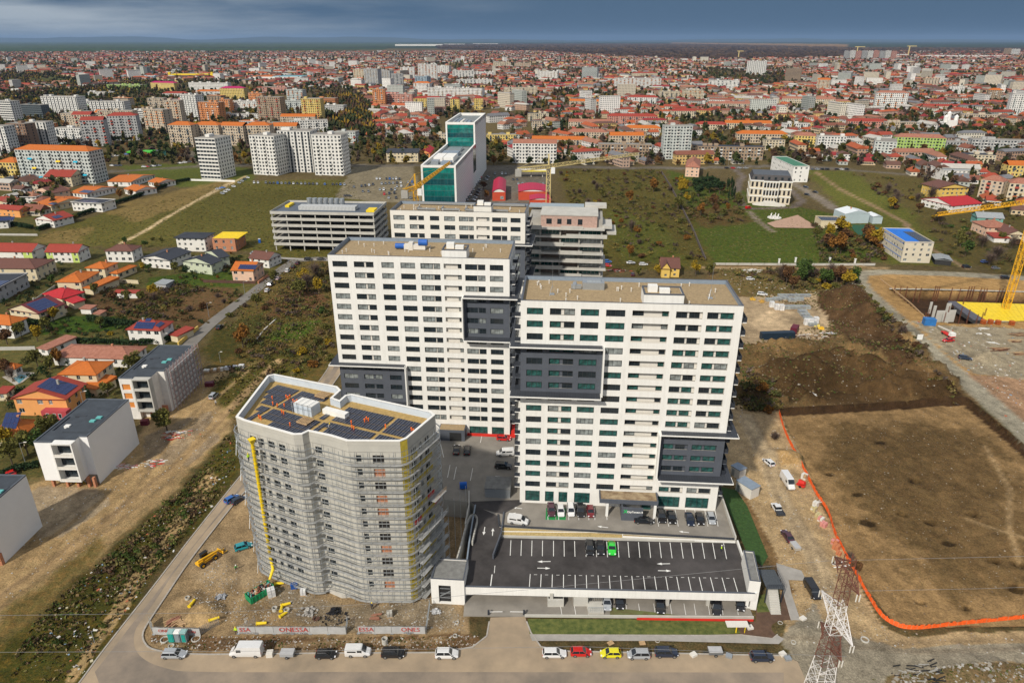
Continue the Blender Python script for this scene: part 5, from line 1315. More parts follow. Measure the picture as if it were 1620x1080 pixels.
def house(label,fl,fr,bk,ez,rtype,rh,wall,roof,over=.5,floors=None,solar=(),porch=None,cat='house',group=None,z0=0.0,win=True,root=None,chim=True,seed=None,wz=None):
 rg=random.Random(seed if seed is not None else len(label)*7 + int(fl[0]))
 o,t,Wd,dp=rect(fl,fr,bk,ez)
 dp=max(dp,3)
 r=root or thing('house',label,cat,(o.x,o.y,0),t,group)
 if root:
  off=Matrix.Rotation(-root.rotation_euler[2],2) @ (o - Vector(root.location[:2]));r=link('wing',None,root,(off.x,off.y,0),t - root.rotation_euler[2])
 over=min(over,Wd*.1,dp*.1)
 x0,x1,y0,y1=over,Wd - over,over,dp - over
 floors=floors or max(1,round((ez - z0)/2.9));fh=(ez - z0)/floors
 m=MB();wins=[]
 def wops(l):
  n=max(1,int(l/3.3));res=[]
  for k in range(floors):
   for i in range(n):
    if rg.random()<.15: continue
    c=l*(i + .5)/n;w_=rg.choice((1.2,1.2,1.8));res.append((c - w_/2,c + w_/2,z0 + k*fh + fh*.32,z0 + k*fh + fh*.82))
  return res if win else []
 for O_,tt,l,w in (((x0,y0),0,x1 - x0,1),((x1,y0),math.pi/2,y1 - y0,1),((x1,y1),math.pi,x1 - x0,0),((x0,y1),-math.pi/2,y1 - y0,1)):
  ops=wops(l) if w else []
  wall_open(m,O_,tt,l,z0 - .1,ez - .01,ops,.16,0)
  for q in ops:
   px_=O_[0] + math.cos(tt)*q[0] - math.sin(tt)*.13;py_=O_[1] + math.sin(tt)*q[0] + math.cos(tt)*.13
   wins.append((q[1] - q[0],q[3] - q[2],px_,py_,q[2],tt))
 if rtype in ('gable_u','gable_v') and rh>0:
  s=rh*(1 - over*2/(dp if rtype=='gable_u' else Wd))
  if rtype=='gable_u':
   for x,sg in ((x0,-1),(x1,1)):
    tri=[(x,y0,ez - .01),(x,y1,ez - .01),(x,dp/2,ez + rh - .12)];m.poly(tri if sg>0 else tri[::-1])
  else:
   for y,sg in ((y0,-1),(y1,1)):
    tri=[(x0,y,ez - .01),(x1,y,ez - .01),(Wd/2,y,ez + rh - .12)];m.poly(tri if sg<0 else tri[::-1])
 m.build('wall',wall,r)
 for w in wins: window(r,*w[:2],*w[2:5],w[5],2 if w[0]>1.1 else 1,rg.choice((0,0,2)),fm=FR_w)
 rm,planes=roof_mesh(Wd,dp,ez,rtype,rh);ro=rm.build('roof',roof,r)
 if rtype=='flat':
  q=MB()
  for e in ((0,Wd,0,.25),(0,Wd,dp - .25,dp),(0,.25,.25,dp - .25),(Wd - .25,Wd,.25,dp - .25)): q.box(*e,ez + .002,ez + .35)
  q.build('parapet',wall,r)
 elif chim and rh>1 and Wd>6:
  q=MB();cx,cy=Wd*rg.uniform(.3,.7),dp*rg.uniform(.45,.62);q.box(cx,cx + .6,cy,cy + .6,ez + rh*.55,ez + rh + .7,0);q.box(cx - .06,cx + .66,cy - .06,cy + .66,ez + rh + .7,ez + rh + .82,0);q.build('chimney',M_conc if rg.random()<.5 else M_brick,ro)
 for s in solar: panels(ro,planes[s[0]],*s[1:])
 if porch:   # lean-to roof on posts: (u0,u1,depth,z,side,roof)
  u0,u1,dd,pz,side,rmat=porch
  q=MB();q.poly([(u0,-dd,pz),(u1,-dd,pz),(u1,.2,pz + dd*.3),(u0,.2,pz + dd*.3)]);q.poly([(u0,.2,pz + dd*.3 - .15),(u1,.2,pz + dd*.3 - .15),(u1,-dd,pz - .15),(u0,-dd,pz - .15)]);q.poly([(u0,-dd,pz - .15),(u1,-dd,pz - .15),(u1,-dd,pz),(u0,-dd,pz)])
  po=q.build('porch_roof',rmat,r)
  for k in range(3):
   x=u0 + .2 + (u1 - u0 - .6)*k/2;q=MB();q.box(x,x + .22,-dd + .1,-dd + .32,0,pz - .12);q.build('porch_post',wall,r)
  if side != 'front': pass
 if root:   # hand the wing's parts over to the house itself
  wm=Matrix.Translation((off.x,off.y,0)) @ Matrix.Rotation(r.rotation_euler[2],4,'Z')
  for ch in list(r.children):
   lm=Matrix.Translation(ch.location) @ ch.rotation_euler.to_matrix().to_4x4() if ch.get('_ml') is None else ch.matrix_local
   ch.parent=root;ch.matrix_local=wm @ lm
  bpy.data.objects.remove(r);r=root
 return r
H=house
for lab_,a_,b_,c_ in (('leftmost lime and white terrace with long red roof below the grassy field',(-22,397.5),(50,398.7),(71,388.5)),('second lime and white terrace with long red roof and grey gable',(69.4,398.7),(123,399.3),(142.6,390.4))):
 r=H(lab_,a_,b_,c_,5.8,'gable_u',3,W_wh,R_red);l_=(G(*b_,5.8) - G(*a_,5.8)).length
 for x0,x1 in ((.52,l_*.22),(l_*.78,l_ - .52)):
  m=MB();wall_open(m,(x0,.47),0,x1 - x0,0,5.75,[((x1 - x0)*.4,(x1 - x0)*.4 + 1.4,1.0 + k*2.9,2.4 + k*2.9) for k in (0,1)],.03,0);m.build('lime_facade',W_lm,r)
H('big cream building with wide brown hipped roof at the left edge',(-40,424),(55.6,425),(90.7,410),6.6,'hip',2.8,W_cr,R_brn)
H('grey modern house with solar covered roof at the left edge',(-12,461),(44.5,432.5),(11,425),6.5,'flat',.1,W_gy,R_dk,solar=(('front',9,3,.2,.3),))
r=H('long house with orange hipped roof and orange verandah on cream columns',(87,446),(127.8,446.3),(161,429.6),6.0,'hip',2.2,W_cr,R_org)
H('',(133.5,423.5),(165,425),(186,415),6.2,'hip',1.8,W_cr,R_org,root=r);H('',(130,455),(146,457),(176,439),3.2,'shed',.9,W_cr,R_org,root=r,win=False);H('',(173,432),(186,433),(203,419),3.4,'hip',1.0,W_cr,R_org,root=r)
r=H('house with plain red pyramid roof and red carport',(66.7,464.8),(97,473),(123,458.5),3.6,'hip',2.2,W_cr,R_red2)
H('',(101,474),(115,480),(128.7,471.5),2.9,'shed',.4,W_cr,R_red2,root=r,win=False)
r=H('cream gabled house with brown roof covered in blue solar panels',(11,489),(60,496.5),(82,477),5.2,'gable_v',3.0,W_cr,R_mar,solar=(('right',8,4,.12,.2),))
H('',(38,501),(68,503.5),(101,485),2.8,'shed',.7,W_cr,R_mar,root=r,win=False)
H('house with orange hipped roof cut off by the left edge',(-35,510),(17,514.5),(35,502),6.0,'hip',2.4,W_wh,R_org)
H('very long single storey house with weathered pink clay roof',(79.6,564),(205,568),(222,547),3.6,'hip',2.2,W_wh,R_clay)
H('small outbuilding half roofed in grey sheet and half in red tile',(56.5,550),(74,553.5),(111,531.5),3.0,'shed',.4,W_wh,R_clay)
r=H('large two storey house with bright orange hipped roof above the coral house',(90,592),(152,593),(188,571),6.4,'hip',2.3,W_cr,R_org)
H('',(126,611),(152,615.5),(176,596),3.2,'shed',.8,W_cr,R_org,root=r,win=False)
r=H('orange walled house with dull red gable roof, blue solar panels and crimson bay',(16,630),(104,632),(141,606),6.3,'gable_v',2.8,W_or,R_red,solar=(('right',6,5,.18,.3),))
m=MB();m.box(10.5,18.6,-2.2,.3,0,3.2);m.build('bay',W_rd,r);
for x in (12,14.2,16): window(r,1.0,1.7,x,-2.28,.8,0,1,0,fm=FR_w)
H('house with orange roof and tilted solar panels behind the bottom left trees',(-22,692),(36,690),(64,664),3.6,'hip',3.4,W_cr,R_org,solar=(('front',4,3,.32,.5),))
H('small square pavilion with orange pyramid roof beside a pool',(3.7,582.4),(24,583.7),(34,577),3.0,'hip',1.5,W_wh,R_org)
H('low red roofed garage at the left edge above the orange walled house',(-10,622),(10,622),(27,612),3,'shed',.5,W_cr,R_red)
r=H('white house with orange red hipped roof, solar panels and green hedge',(198,521),(253.7,523),(274,508),6.1,'hip',2.3,W_wh,R_red,solar=(('front',7,2,.22,.12),('front',2,1,.42,.9),('right',4,1,.15,.3)))
H('',(266,529),(280,532),(295,517),3.0,'shed',.5,W_cr,R_red,root=r,win=False)
H('white villa with brown pyramid roof and dark windows',(164,397),(209,397.3),(225,388.6),6.3,'hip',2.2,W_wh,R_brn)
H('dark charcoal gabled house beside the brown roofed villa',(221,408),(268,412),(285,396),5.0,'gable_v',1.8,W_wh,R_dk)
H('white modern villa with dark low roof beside brick shell',(274,376),(324,377),(341.5,367.8),8.0,'hip',.9,W_wh,R_dk,over=.9)
r=H('pale green gabled house with charcoal roof and solar panels',(286.8,413),(334,418.7),(349,411),5.6,'gable_v',2.6,W_gr,R_dk,solar=(('left',5,2,.2,.3),))
H('',(322,398),(347,408.5),(355,401),5.6,'gable_v',2.2,W_gr,R_dk,root=r)
H('peach house with orange roof half covered by blue solar panels',(364,427.5),(400.7,428.5),(415.5,416),6.2,'gable_u',2.6,W_pk,R_org,solar=(('front',8,2,.3,.2),))
H('cream house with dark brown gable roof at the bend of the lane',(392,408),(425,411.5),(436,401),4.6,'gable_u',2.6,W_wh,R_brn)
r=H('unfinished brick villa shell with yellow formwork on top',(335,378),(371,378.3),(390.5,367.8),7.2,'flat',.1,M_brick,M_conc,cat='unfinished house',over=.0)
for k in range(7):
 m=MB();m.box(.3,15,.8 + k*2.1,1.9 + k*2.1,7.25,7.65);m.build('formwork_board',M_yel,r)
H('long low white shed with red roof in the overgrown plot',(178,463),(216,463.6),(217,459.5),2.7,'shed',.4,W_wh,R_red,cat='shed',win=False)
H('small grey sheet garden shed beside the green plot',(243,448),(262,450),(268,443),2.8,'shed',.3,W_gy,R_gry,cat='shed',win=False)
H('tiny shed with half red roof beside the walled garden',(124,488),(143,489),(152,483),2.6,'shed',.3,W_wh,R_clay,cat='shed',win=False)
H('tiny shed with rusty roof next to the half red one',(146,496),(158,497),(164,491),2.3,'shed',.3,W_tn,R_clay,cat='shed',win=False)
# upper left group
H('cream guest house with red half hipped roof before the balcony block',(67.6,279.6),(112,280),(136,273),8.0,'gable_u',4,W_cr,R_red,seed=4)
H('long white bungalow with orange roof nearest the car park',(168,287),(207,288),(229,276),4.0,'gable_u',2.2,W_wh,R_org)
H('white bungalow with orange roof above the brown field edge',(195,298.5),(214,303),(238,295),4.0,'gable_u',2.2,W_wh,R_org)
H('rightmost white bungalow with orange roof by the dark hedge',(233,287),(250,290),(272,284),4.0,'gable_u',2.0,W_wh,R_org)
H('white bungalow with orange roof and one dark solar patch',(109,304.5),(137,307),(172,295),4.0,'gable_u',2.4,W_wh,R_org,solar=(('front',9,3,.45,.3),))
H('bungalow with orange roof left of the white cube villa',(55.6,321),(80,325.6),(118.5,311),4.0,'gable_u',2.4,W_cr,R_org,solar=(('front',6,2,.7,.3),))
H('white cube villa with grey flat roof and solar panels',(111,320),(160,322.5),(167.6,315),6.0,'flat',.1,W_wh,R_dk,solar=(('front',12,3,.2,.4),))
H('white house with red roof and dark solar patches by the hedge',(53,346),(84,349.5),(104,340),4.6,'gable_v',2.8,W_wh,R_red,solar=(('left',6,2,.2,.3),('right',5,2,.2,.3)))
H('tan house with dull red roof at the left edge by the hedge',(-8,330),(30,333),(45,328),5.0,'gable_u',2.0,W_or,R_red)
H('house with solar covered charcoal roof cut off by the left edge above the field',(-20,352),(12,350),(17,344),4.5,'gable_u',2.2,W_wh,R_dk,solar=(('front',10,2,.3,.2),))
H('gabled house with dark brown roof and pink dormer',(52,301),(82,306),(106,300),6.0,'gable_v',3.0,W_pk,R_brn)
H('low white house with grey flat roof at the left edge',(-4,285),(36,285),(44,279),4.0,'flat',.1,W_wh,R_dk)
H('grey flat roofed modern house below the brown gabled one',(10,312),(57,312),(78,306),4.5,'flat',.1,W_wh,R_dk)
H('small house with dull red roof cut off by the left edge',(-10,317),(10,318),(16,311),4.0,'gable_u',1.6,W_cr,R_red)
# == right hand side
r=H('pale office building with bright blue roof beside the grey track',(1432,383),(1478,384),(1403,361),hat(415.5,383.4),'flat',.1,mat('cream_office',(.60,.54,.42),.8,.06,.4),R_blue,over=0,cat='office building')
o,t,Wd,dp=rect((1432,383),(1478,384),(1403,361),hat(415.5,383.4));ez=hat(415.5,383.4)
m=MB();m.box(Wd*.55,Wd - .3,dp*.05,dp*.75,ez + .01,ez + .12);m.build('solar_array',M_solar,r)
for k in range(3):
 m=MB();m.box(-.05,-.01,1,dp - 1,ez*(k + 1)/3 - 1.2,ez*(k + 1)/3 - .9);m.build('blue_band',R_blue,r)
H('small beige pavilion with solar roof below the paved terrace',(1299,349.6),(1334,350.6),(1294,342),hat(361,350),'flat',.1,W_cr,M_solar,over=0,cat='pavilion',win=False)
H('large pale sports hall with curved white roof',(1337.6,338.5),(1376.5,337.6),(1320,331),hat(354,338.5),'gable_v',2.0,mat('pale_sheet',(.42,.50,.52),.6,.06,.3),mat('white_membrane',(.66,.70,.72),.6,.05),over=0,cat='sports hall',win=False)
H('smaller pale annexe right of the sports hall',(1382,343),(1397,343),(1384,337),hat(354,343),'gable_v',1.0,mat('pale_sheet',(.4,.4,.4)),mat('white_membrane',(.6,.6,.6)),over=0,cat='hall',win=False)
H('low black shed with grey roof right of the blue roofed office',(1479,410),(1508,412.5),(1490,403),3.0,'gable_v',.8,mat('black_timber',(.03,.03,.03)),R_gry,cat='shed',win=False)
H('long white sheet hall with blue grey roof behind the bare trees',(1496,270),(1543,270),(1483,262.6),hat(286.8,270),'flat',.1,W_wh,R_gry,over=0,cat='hall')
H('cream guest house with wide brown roof above the bright red one',(1483,298),(1536,297),(1470,290),hat(316,298),'gable_v',3,W_ye,R_brn,over=.8)
r=H('white house with bright red roof right of the bare trees',(1507,326),(1555,321.5),(1492,311),5.0,'gable_u',3,W_wh,R_red2)
H('teal house with grey roof under the crane jib',(1546,344),(1590,346),(1535,338),5.0,'gable_u',2.6,W_tl,R_gry)
H('house with pinkish hipped roof and grey gable under the crane jib',(1562,360),(1604,360),(1556,350),5.5,'hip',3,W_pk,R_clay)
H('small dark red roofed shed right of the pinkish house',(1573,376),(1600,377),(1568,369),3.0,'shed',.8,W_wh,R_red,cat='shed')
H('house with dark brown gable at the right edge beside the crane mast',(1594,371),(1625,372),(1588,360),4.5,'gable_v',2.5,W_cr,R_brn)
r=H('lone yellow house with brown roof behind the white tower',(1045,423.5),(1077,424.8),(1079,409.5),4.8,'gable_u',3.0,W_ye,R_brn)
H('',(1046,425),(1062,425.6),(1062,418),4.8,'gable_v',3.0,W_ye,R_brn,root=r)
H('old pinkish villa with brown mansard roof in the park',(1084,264),(1107.6,265),(1103,254),hat(279.5,264),'hip',4.5,W_pk,R_clay,cat='villa')
H('pale row building with charcoal roof and yellow shutters by the gravel car park',(610,241.7),(661.7,241.7),(662,235),hat(256.9,241.7),'gable_u',2,W_cr,R_dk,cat='building')
H('small orange house with red roof right of the pale row building',(664,243),(681,243),(684,234),6,'gable_v',3,W_or,R_red2)
# barrel roofed red halls
def barrel(label,fl,fr,bk,ez,rh):
 o,t,Wd,dp=rect(fl,fr,bk,ez);r=thing('hall',label,'hall',(o.x,o.y,0),t)
 m=MB();m.box(.2,Wd - .2,.2,dp - .2,0,ez,0);n=10
 pr=[(Wd*k/n,ez + rh*math.sin(math.pi*k/n)) for k in range(n + 1)]
 for y in (.2,dp - .2): m.poly([(x,y,z - .02) for x,z in (pr if y>1 else pr[::-1])][::-1] if y<1 else [(x,y,z - .02) for x,z in pr][::-1],1)
 m.build('wall',[mat('red_orange_render',(.50,.07,.03),.8,.08),W_wh],r)
 q=MB()
 for k in range(n): q.poly([(pr[k][0],-.3,pr[k][1]),(pr[k + 1][0],-.3,pr[k + 1][1]),(pr[k + 1][0],dp + .3,pr[k + 1][1]),(pr[k][0],dp + .3,pr[k][1])]);q.poly([(pr[k + 1][0],-.3,pr[k + 1][1] - .2),(pr[k + 1][0],-.3,pr[k + 1][1]),(pr[k][0],-.3,pr[k][1]),(pr[k][0],-.3,pr[k][1] - .2)][::-1])
 q.build('barrel_roof',mat('crimson_sheet',(.45,.01,.05),.45,.08,.5,pattern=lines(1,1.5,.1,(.3,.01,.04))),r)
 window(r,2.4,2.2,Wd*.6,.05,1.2,0,2,2,fm=FR_w);return r
barrel('left hall with crimson barrel roof and orange red walls',(778.5,304),(800,304),(808,285),6.5,2.6)
barrel('right hall with crimson barrel roof beside the crane mast',(820,303),(866,303),(866,292),6.5,1.6)
barrel('low front hall with crimson roof beside the crane mast',(838,316),(872,316),(872,309),5.5,1.2)
# petrol station canopy
c=G(818,281,0);r=thing('fuel_canopy','yellow and white fuel station canopy beside the red halls','canopy',(c.x,c.y,0))
m=MB();m.box(0,26,0,9,5,6,0);m.box(.2,25.8,.2,8.8,6,6.05,1);m.build('canopy_roof',[mat('fuel_yellow',(.75,.62,.05),.5),W_wh],r)
for x in (3,12,22): m=MB();m.box(x,x + .6,4,4.6,0,4.98);m.build('column',W_wh,r)
c=G(202,250,0);r=thing('fuel_canopy','bright green fuel station canopy in front of the beige terrace','canopy',(c.x,c.y,0))
m=MB();m.box(0,24,0,12,5,6.2,0);m.build('canopy_roof',mat('fuel_green',(.07,.5,.04),.5),r)
for x in (3,12,20): m=MB();m.box(x,x + .6,4,4.6,0,4.98);m.build('column',W_wh,r)
m=MB();m.box(16,34,14,24,0,4.5,0);m.build('shop',M_glasst,r)
# mansion
def mansion():
 fl,fr,bk=(1188,285.5),(1254,288.5),(1181,277)
 ez=hat(321.5,286);o,t,Wd,dp=rect(fl,fr,bk,ez);dp=26
 r=thing('mansion','ornate cream mansion with dark mansard roof and curved garden stairs','mansion',(o.x,o.y,0),t)
 m=MB();cr_=mat('cream_stone',(.62,.55,.42),.85,.08,.5);fh=ez/3
 def fac(O_,tt,l,n,wn):
  ops=[]
  for k in range(3):
   for i in range(n): c_=l*(i + .5)/n;ops.append((c_ - wn/2,c_ + wn/2,k*fh + 1.1,k*fh + fh - .9))
  wall_open(m,O_,tt,l,0,ez,ops,.5,0)
  for q in ops: window(r,q[1] - q[0],q[3] - q[2],O_[0] + math.cos(tt)*q[0] - math.sin(tt)*.4,O_[1] + math.sin(tt)*q[0] + math.cos(tt)*.4,q[2],tt,2,0,fm=M_wood_d)
 fac((0,0),0,Wd*.32,3,1.5);fac((Wd*.32,-2.2),0,Wd*.36,5,1.5);fac((Wd*.68,0),0,Wd*.32,3,1.5);fac((0,dp),-math.pi/2,dp,5,1.6);fac((Wd,0),math.pi/2,dp,5,1.6)
 m.poly([(Wd*.32,0,0),(Wd*.32,-2.2,0),(Wd*.32,-2.2,ez),(Wd*.32,0,ez)]);m.poly([(Wd*.68,-2.2,0),(Wd*.68,0,0),(Wd*.68,0,ez),(Wd*.68,-2.2,ez)])
 m.build('wall',cr_,r)
 for z in (fh,2*fh,ez):
  q=MB();q.box(-.3,Wd*.32 - .01,-.35,-.01,z - .35,z + (.25 if z<ez else .5));q.box(Wd*.68 + .01,Wd + .3,-.35,-.01,z - .35,z + (.25 if z<ez else .5));q.box(Wd*.32 - .2,Wd*.68 + .2,-2.55,-2.21,z - .35,z + (.25 if z<ez else .5));q.box(-.35,-.01,0,dp,z - .35,z + .3);q.build('cornice',M_white,r)
 for i in range(6):
  x=Wd*.32 + Wd*.36*i/5;q=MB();q.tube((x,-2.9,fh + .3),(x,-2.9,ez - .4),.3,.26,8);q.build('pilaster',M_white,r)
 q=MB();h=4.2;a=1.6
 q.poly([(0,0,ez + .3),(Wd,0,ez + .3),(Wd - a,a,ez + h),(a,a,ez + h)]);q.poly([(Wd,0,ez + .3),(Wd,dp,ez + .3),(Wd - a,dp - a,ez + h),(Wd - a,a,ez + h)]);q.poly([(Wd,dp,ez + .3),(0,dp,ez + .3),(a,dp - a,ez + h),(Wd - a,dp - a,ez + h)]);q.poly([(0,dp,ez + .3),(0,0,ez + .3),(a,a,ez + h),(a,dp - a,ez + h)])
 q.poly([(a,a,ez + h),(Wd - a,a,ez + h),(Wd/2 + 6,dp/2,ez + h + 1.6),(Wd/2 - 6,dp/2,ez + h + 1.6)],1);q.poly([(Wd - a,a,ez + h),(Wd - a,dp - a,ez + h),(Wd/2 + 6,dp/2,ez + h + 1.6)],1);q.poly([(Wd - a,dp - a,ez + h),(a,dp - a,ez + h),(Wd/2 - 6,dp/2,ez + h + 1.6),(Wd/2 + 6,dp/2,ez + h + 1.6)],1);q.poly([(a,dp - a,ez + h),(a,a,ez + h),(Wd/2 - 6,dp/2,ez + h + 1.6)],1)
 q.poly([(0,0,ez + .3),(0,dp,ez + .3),(Wd,dp,ez + .3),(Wd,0,ez + .3)])
 ro=q.build('mansard_roof',[mat('slate',(.05,.045,.045),.6,.2),mat('lead_roof',(.085,.095,.11),.6,.15)],r)
 for i in range(6):
  x=2.5 + i*(Wd - 6)/5;d_=MB();d_.box(x,x + 1.6,.1,1.6,ez + 1.0,ez + 3.0,0);d_.box(x + .2,x + 1.4,.04,.09,ez + 1.3,ez + 2.7,1);d_.build('dormer',[M_greyd,M_glassd],ro)
 for s in (-1,1):
  for k in range(12):
   aa=math.pi*.5*k/11;x=Wd/2 + s*(4 + 7*math.sin(aa));y=-4 - 4*math.cos(aa)*.8
   q=MB();q.box(x - .5,x + .5,y - 1,y + 1,0,.3 + 2.6*(1 - k/11));q.build('stair_step',M_offw,r)
 q=MB();q.box(Wd/2 - 4,Wd/2 + 4,-8,-2.3,0,2.8);q.build('terrace',M_offw,r)
mansion()
r=H('white office block with green roof terrace right behind the mansion',(1256,263.5),(1281,263.5),(1249,248),hat(288.5,263.5),'flat',.1,M_white,mat('green_roof_felt',(.06,.19,.12),.9),over=0,cat='office building',floors=4)
sheet('paved_terrace',[(1213,353),(1262,340),(1297,361),(1226,360)],.2,mat('pink_paving',(.42,.27,.19),.9,.15,.5))
sheet('sports_pitch',[(1345,356),(1378,355),(1392,362),(1385,375),(1368,380),(1352,366)],.25,mat('green_pitch',(.02,.085,.045),.95,.1))
sheet('paved_yard',[(3,596),(30,588),(55,589),(36,604),(24,609)],.12,mat('pale_paving',(.42,.38,.32),.9,.12,.8))
sheet('swimming_pool',[(21,598),(33,592),(44,594),(30,606)],.16,mat('pool_water',(.12,.30,.36),.1,.05,spec=.6))
# == CAR PARK GARAGE, GLASS OFFICE
def garage():
 fl,fr,bk=(427.4,334.6),(591,337.4),(460.7,317.4)
 h=hat(396,334.4);o,t,Wd,dp=rect(fl,fr,bk,h)
 r=thing('multi_storey_car_park','open sided pale concrete multi storey car park with plant on top','car park',(o.x,o.y,0),t)
 n=6;fh=h/(n + .25)
 for k in range(1,n + 1):
  z=fh*k
  m=MB();m.box(0,Wd,0,dp,z - .35,z,0);m.build('floor_slab',M_conc,r)
  m=MB();m.box(-.1,Wd + .1,-.25,-.01,z - .45,z + 1.15);m.box(Wd + .01,Wd + .25,0,dp,z - .45,z + 1.15);m.box(-.25,-.01,0,dp,z - .45,z + 1.15);m.box(0,Wd,dp + .01,dp + .2,z - .4,z + 1.1);m.build('parapet',M_concl,r)
 for k in range(8):
  for y in (.3,dp/2,dp - .6):
   m=MB();x=.3 + (Wd - 1.0)*k/7;m.box(x,x + .5,y,y + .4,0,h - fh*.25 - .36);m.build('column',M_concl,r)
 m=MB();m.box(Wd*.32,Wd*.68,dp*.25,dp*.75,0,h - fh*.25 - .4);m.build('core',mat('dark_core',(.08,.08,.08)),r)
 zt=fh*n
 m=MB();m.box(.2,Wd - .2,.2,dp - .2,zt + .004,zt + .03);m.build('roof_deck',mat('blue_grey_deck',(.10,.12,.15),.9,.2,.3),r)
 m=MB();m.box(Wd*.22,Wd*.78,dp*.3,dp*.5,zt + .03,zt + 2.2,0);m.build('roof_plant_screen',mat('white_louvre',(.55,.56,.54),.6,.1,1,pattern=lines(0,.8,.3,(.3,.31,.32))),r)
 for k in range(7):
  m=MB();x=Wd*(.27 + .055*k);m.tube((x,dp*.68,zt + 1.2),(x,dp*.68,zt + 4.6),1.5,1.5,10);m.build('cooling_unit',M_metalg,r)
 m=MB();m.box(Wd*.9,Wd*.98,dp*.2,dp*.45,zt + .03,zt + 1.2);m.build('yellow_cover',M_yel,r)
 m=MB();m.box(Wd*.05,Wd*.09,dp*.5,dp*.8,zt + .03,zt + 1.2);m.build('yellow_cover',M_yel,r)
garage()
ribbon('pavement',[(425,407),(480,410),(545,412)],3,.2,M_walk,.1)
def office():
 zl=32.8;o,t,Wd,dpl=rect((667,260),(721,262),(745.5,229),zl)
 t=R(-4.4);e_=Vector((math.cos(t),math.sin(t)));B_=G(721,262,zl);Wd=(B_ - o).dot(e_);o=B_ - e_*Wd
 r=thing('office_building','long white clad office with green glass ends, low front and tall rear block','office building',(o.x,o.y,0),t)
 zh=49.6;a=G(755,193.7,zh);rel=Matrix.Rotation(-t,2) @ (a - o);y1=rel.y;b_=G(767.7,179,zh);y2=(Matrix.Rotation(-t,2) @ (b_ - o)).y
 m=MB();ed=1.3
 M_pan=mat('white_panel',(.76,.77,.75),.5,.03,.3,pattern=lines(1,1.9,.12,(.34,.36,.36)))
 # side walls, framed ends
 for x,s in ((0,-1),(Wd,1)):
  q=[(x,0,0),(x,y2,0),(x,y2,zh),(x,y1,zh),(x,y1,zl),(x,0,zl)]
  q2=[(x - s*ed,p[1],p[2]) for p in q]
  if s>0: m.poly([q[0],q[1],(x,y1,0)][:0] or [(x,0,0),(x,y1,0),(x,y1,zl),(x,0,zl)],0);m.poly([(x,y1,0),(x,y2,0),(x,y2,zh),(x,y1,zh)],0)
  else: m.poly([(x,y1,0),(x,0,0),(x,0,zl),(x,y1,zl)],0);m.poly([(x,y2,0),(x,y1,0),(x,y1,zh),(x,y2,zh)],0)
  m.box(min(x,x - s*ed),max(x,x - s*ed),-.02,.7,0,zl,1);m.box(min(x,x - s*ed),max(x,x - s*ed),y1 - .02,y1 + .7,zl,zh,1)
  # inner parapet faces and coping
  m.box(min(x,x - s*ed),max(x,x - s*ed),.7,y1,zl - 3,zl + .02,1);m.box(min(x,x - s*ed),max(x,x - s*ed),y1 + .7,y2,zh - 3,zh + .02,1)
 m.box(ed,Wd - ed,-.02,.7,zl - 1.6,zl,1);m.box(ed,Wd - ed,y1 - .02,y1 + .7,zh - 1.9,zh,1);m.box(ed,Wd - ed,y2 - .7,y2,zh - 3,zh,1)
 m.poly([(Wd,y2,0),(0,y2,0),(0,y2,zh),(Wd,y2,zh)],0)
 m.build('wall',[M_pan,M_white],r)
 q=MB();q.poly([(ed,.7,zl - 2.2),(Wd - ed,.7,zl - 2.2),(Wd - ed,y1,zl - 2.2),(ed,y1,zl - 2.2)]);q.poly([(ed,y1 + .7,zh - 2.2),(Wd - ed,y1 + .7,zh - 2.2),(Wd - ed,y2 - .7,zh - 2.2),(ed,y2 - .7,zh - 2.2)]);q.build('roof',mat('grey_roof_deck',(.20,.22,.22),.9,.25,.3),r)
 for (y,z0,z1,nm) in ((.35,0,zl - 1.62,8),(y1 + .35,zl - 2,zh - 1.92,5)):
  for k in range(nm):
   a_,b2=z0 + (z1 - z0)*k/nm,z0 + (z1 - z0)*(k + 1)/nm
   g=MB();g.box(ed,Wd - ed,y + (0 if k % 2 else .03),y + .2,a_ + .35,b2,0);g.box(ed,Wd - ed,y + .05,y + .15,a_,a_ + .35,1)
   for c in range(1,9): x=ed + (Wd - 2*ed)*c/9;g.box(x - .05,x + .05,y - .05,y + .0,a_ + .35,b2,1)
   g.build('glazing_band',[mat('teal_glass_%d' % (k % 3),((.006,.12,.11),(.008,.19,.16),(.005,.06,.07))[k % 3],.08,.5,.25,spec=.8),mat('glass_mullion',(.05,.12,.12),.4)],r)
 # tall slot in the long side wall
 g=MB();g.box(Wd + .005,Wd + .06,y1 - 16,y1 + 2,12,zl - .2,0);g.build('side_slot_glass',mat('slot_glass',(.01,.05,.06),.1),r)
 g=MB();g.box(Wd + .01,Wd + .15,y1 - 17,y1 - 16,11,zl - .2);g.box(Wd + .01,Wd + .15,y1 + 2,y1 + 3,11,zl - .2);g.box(Wd + .01,Wd + .15,y1 - 16,y1 + 2,11,12);g.build('side_slot_frame',M_white,r)
 rg=random.Random(8)
 for x,y,w_,d_,h_,mm in ((4,26,6.5,20,3.5,M_white),(11,26,7,20,3.5,M_white),(4,16,5,8,2.5,M_metalg),(11,14,7,9,2.0,M_bluegrey),(5,55,12,12,2.5,M_bluegrey),(6,75,10,16,2,M_metalg)):
  m=MB();m.box(x,x + w_,y,y + d_,zl - 2.2,zl - 2.2 + h_);m.build('plant_unit',mm,r)
 for k in range(5): m=MB();m.box(4 + k*3,6 + k*3,y1 + 12,y1 + 40 - k*4,zh - 2.2,zh - .6);m.build('plant_unit',(M_metalg,M_bluegrey,M_offw)[k % 3],r)
office()

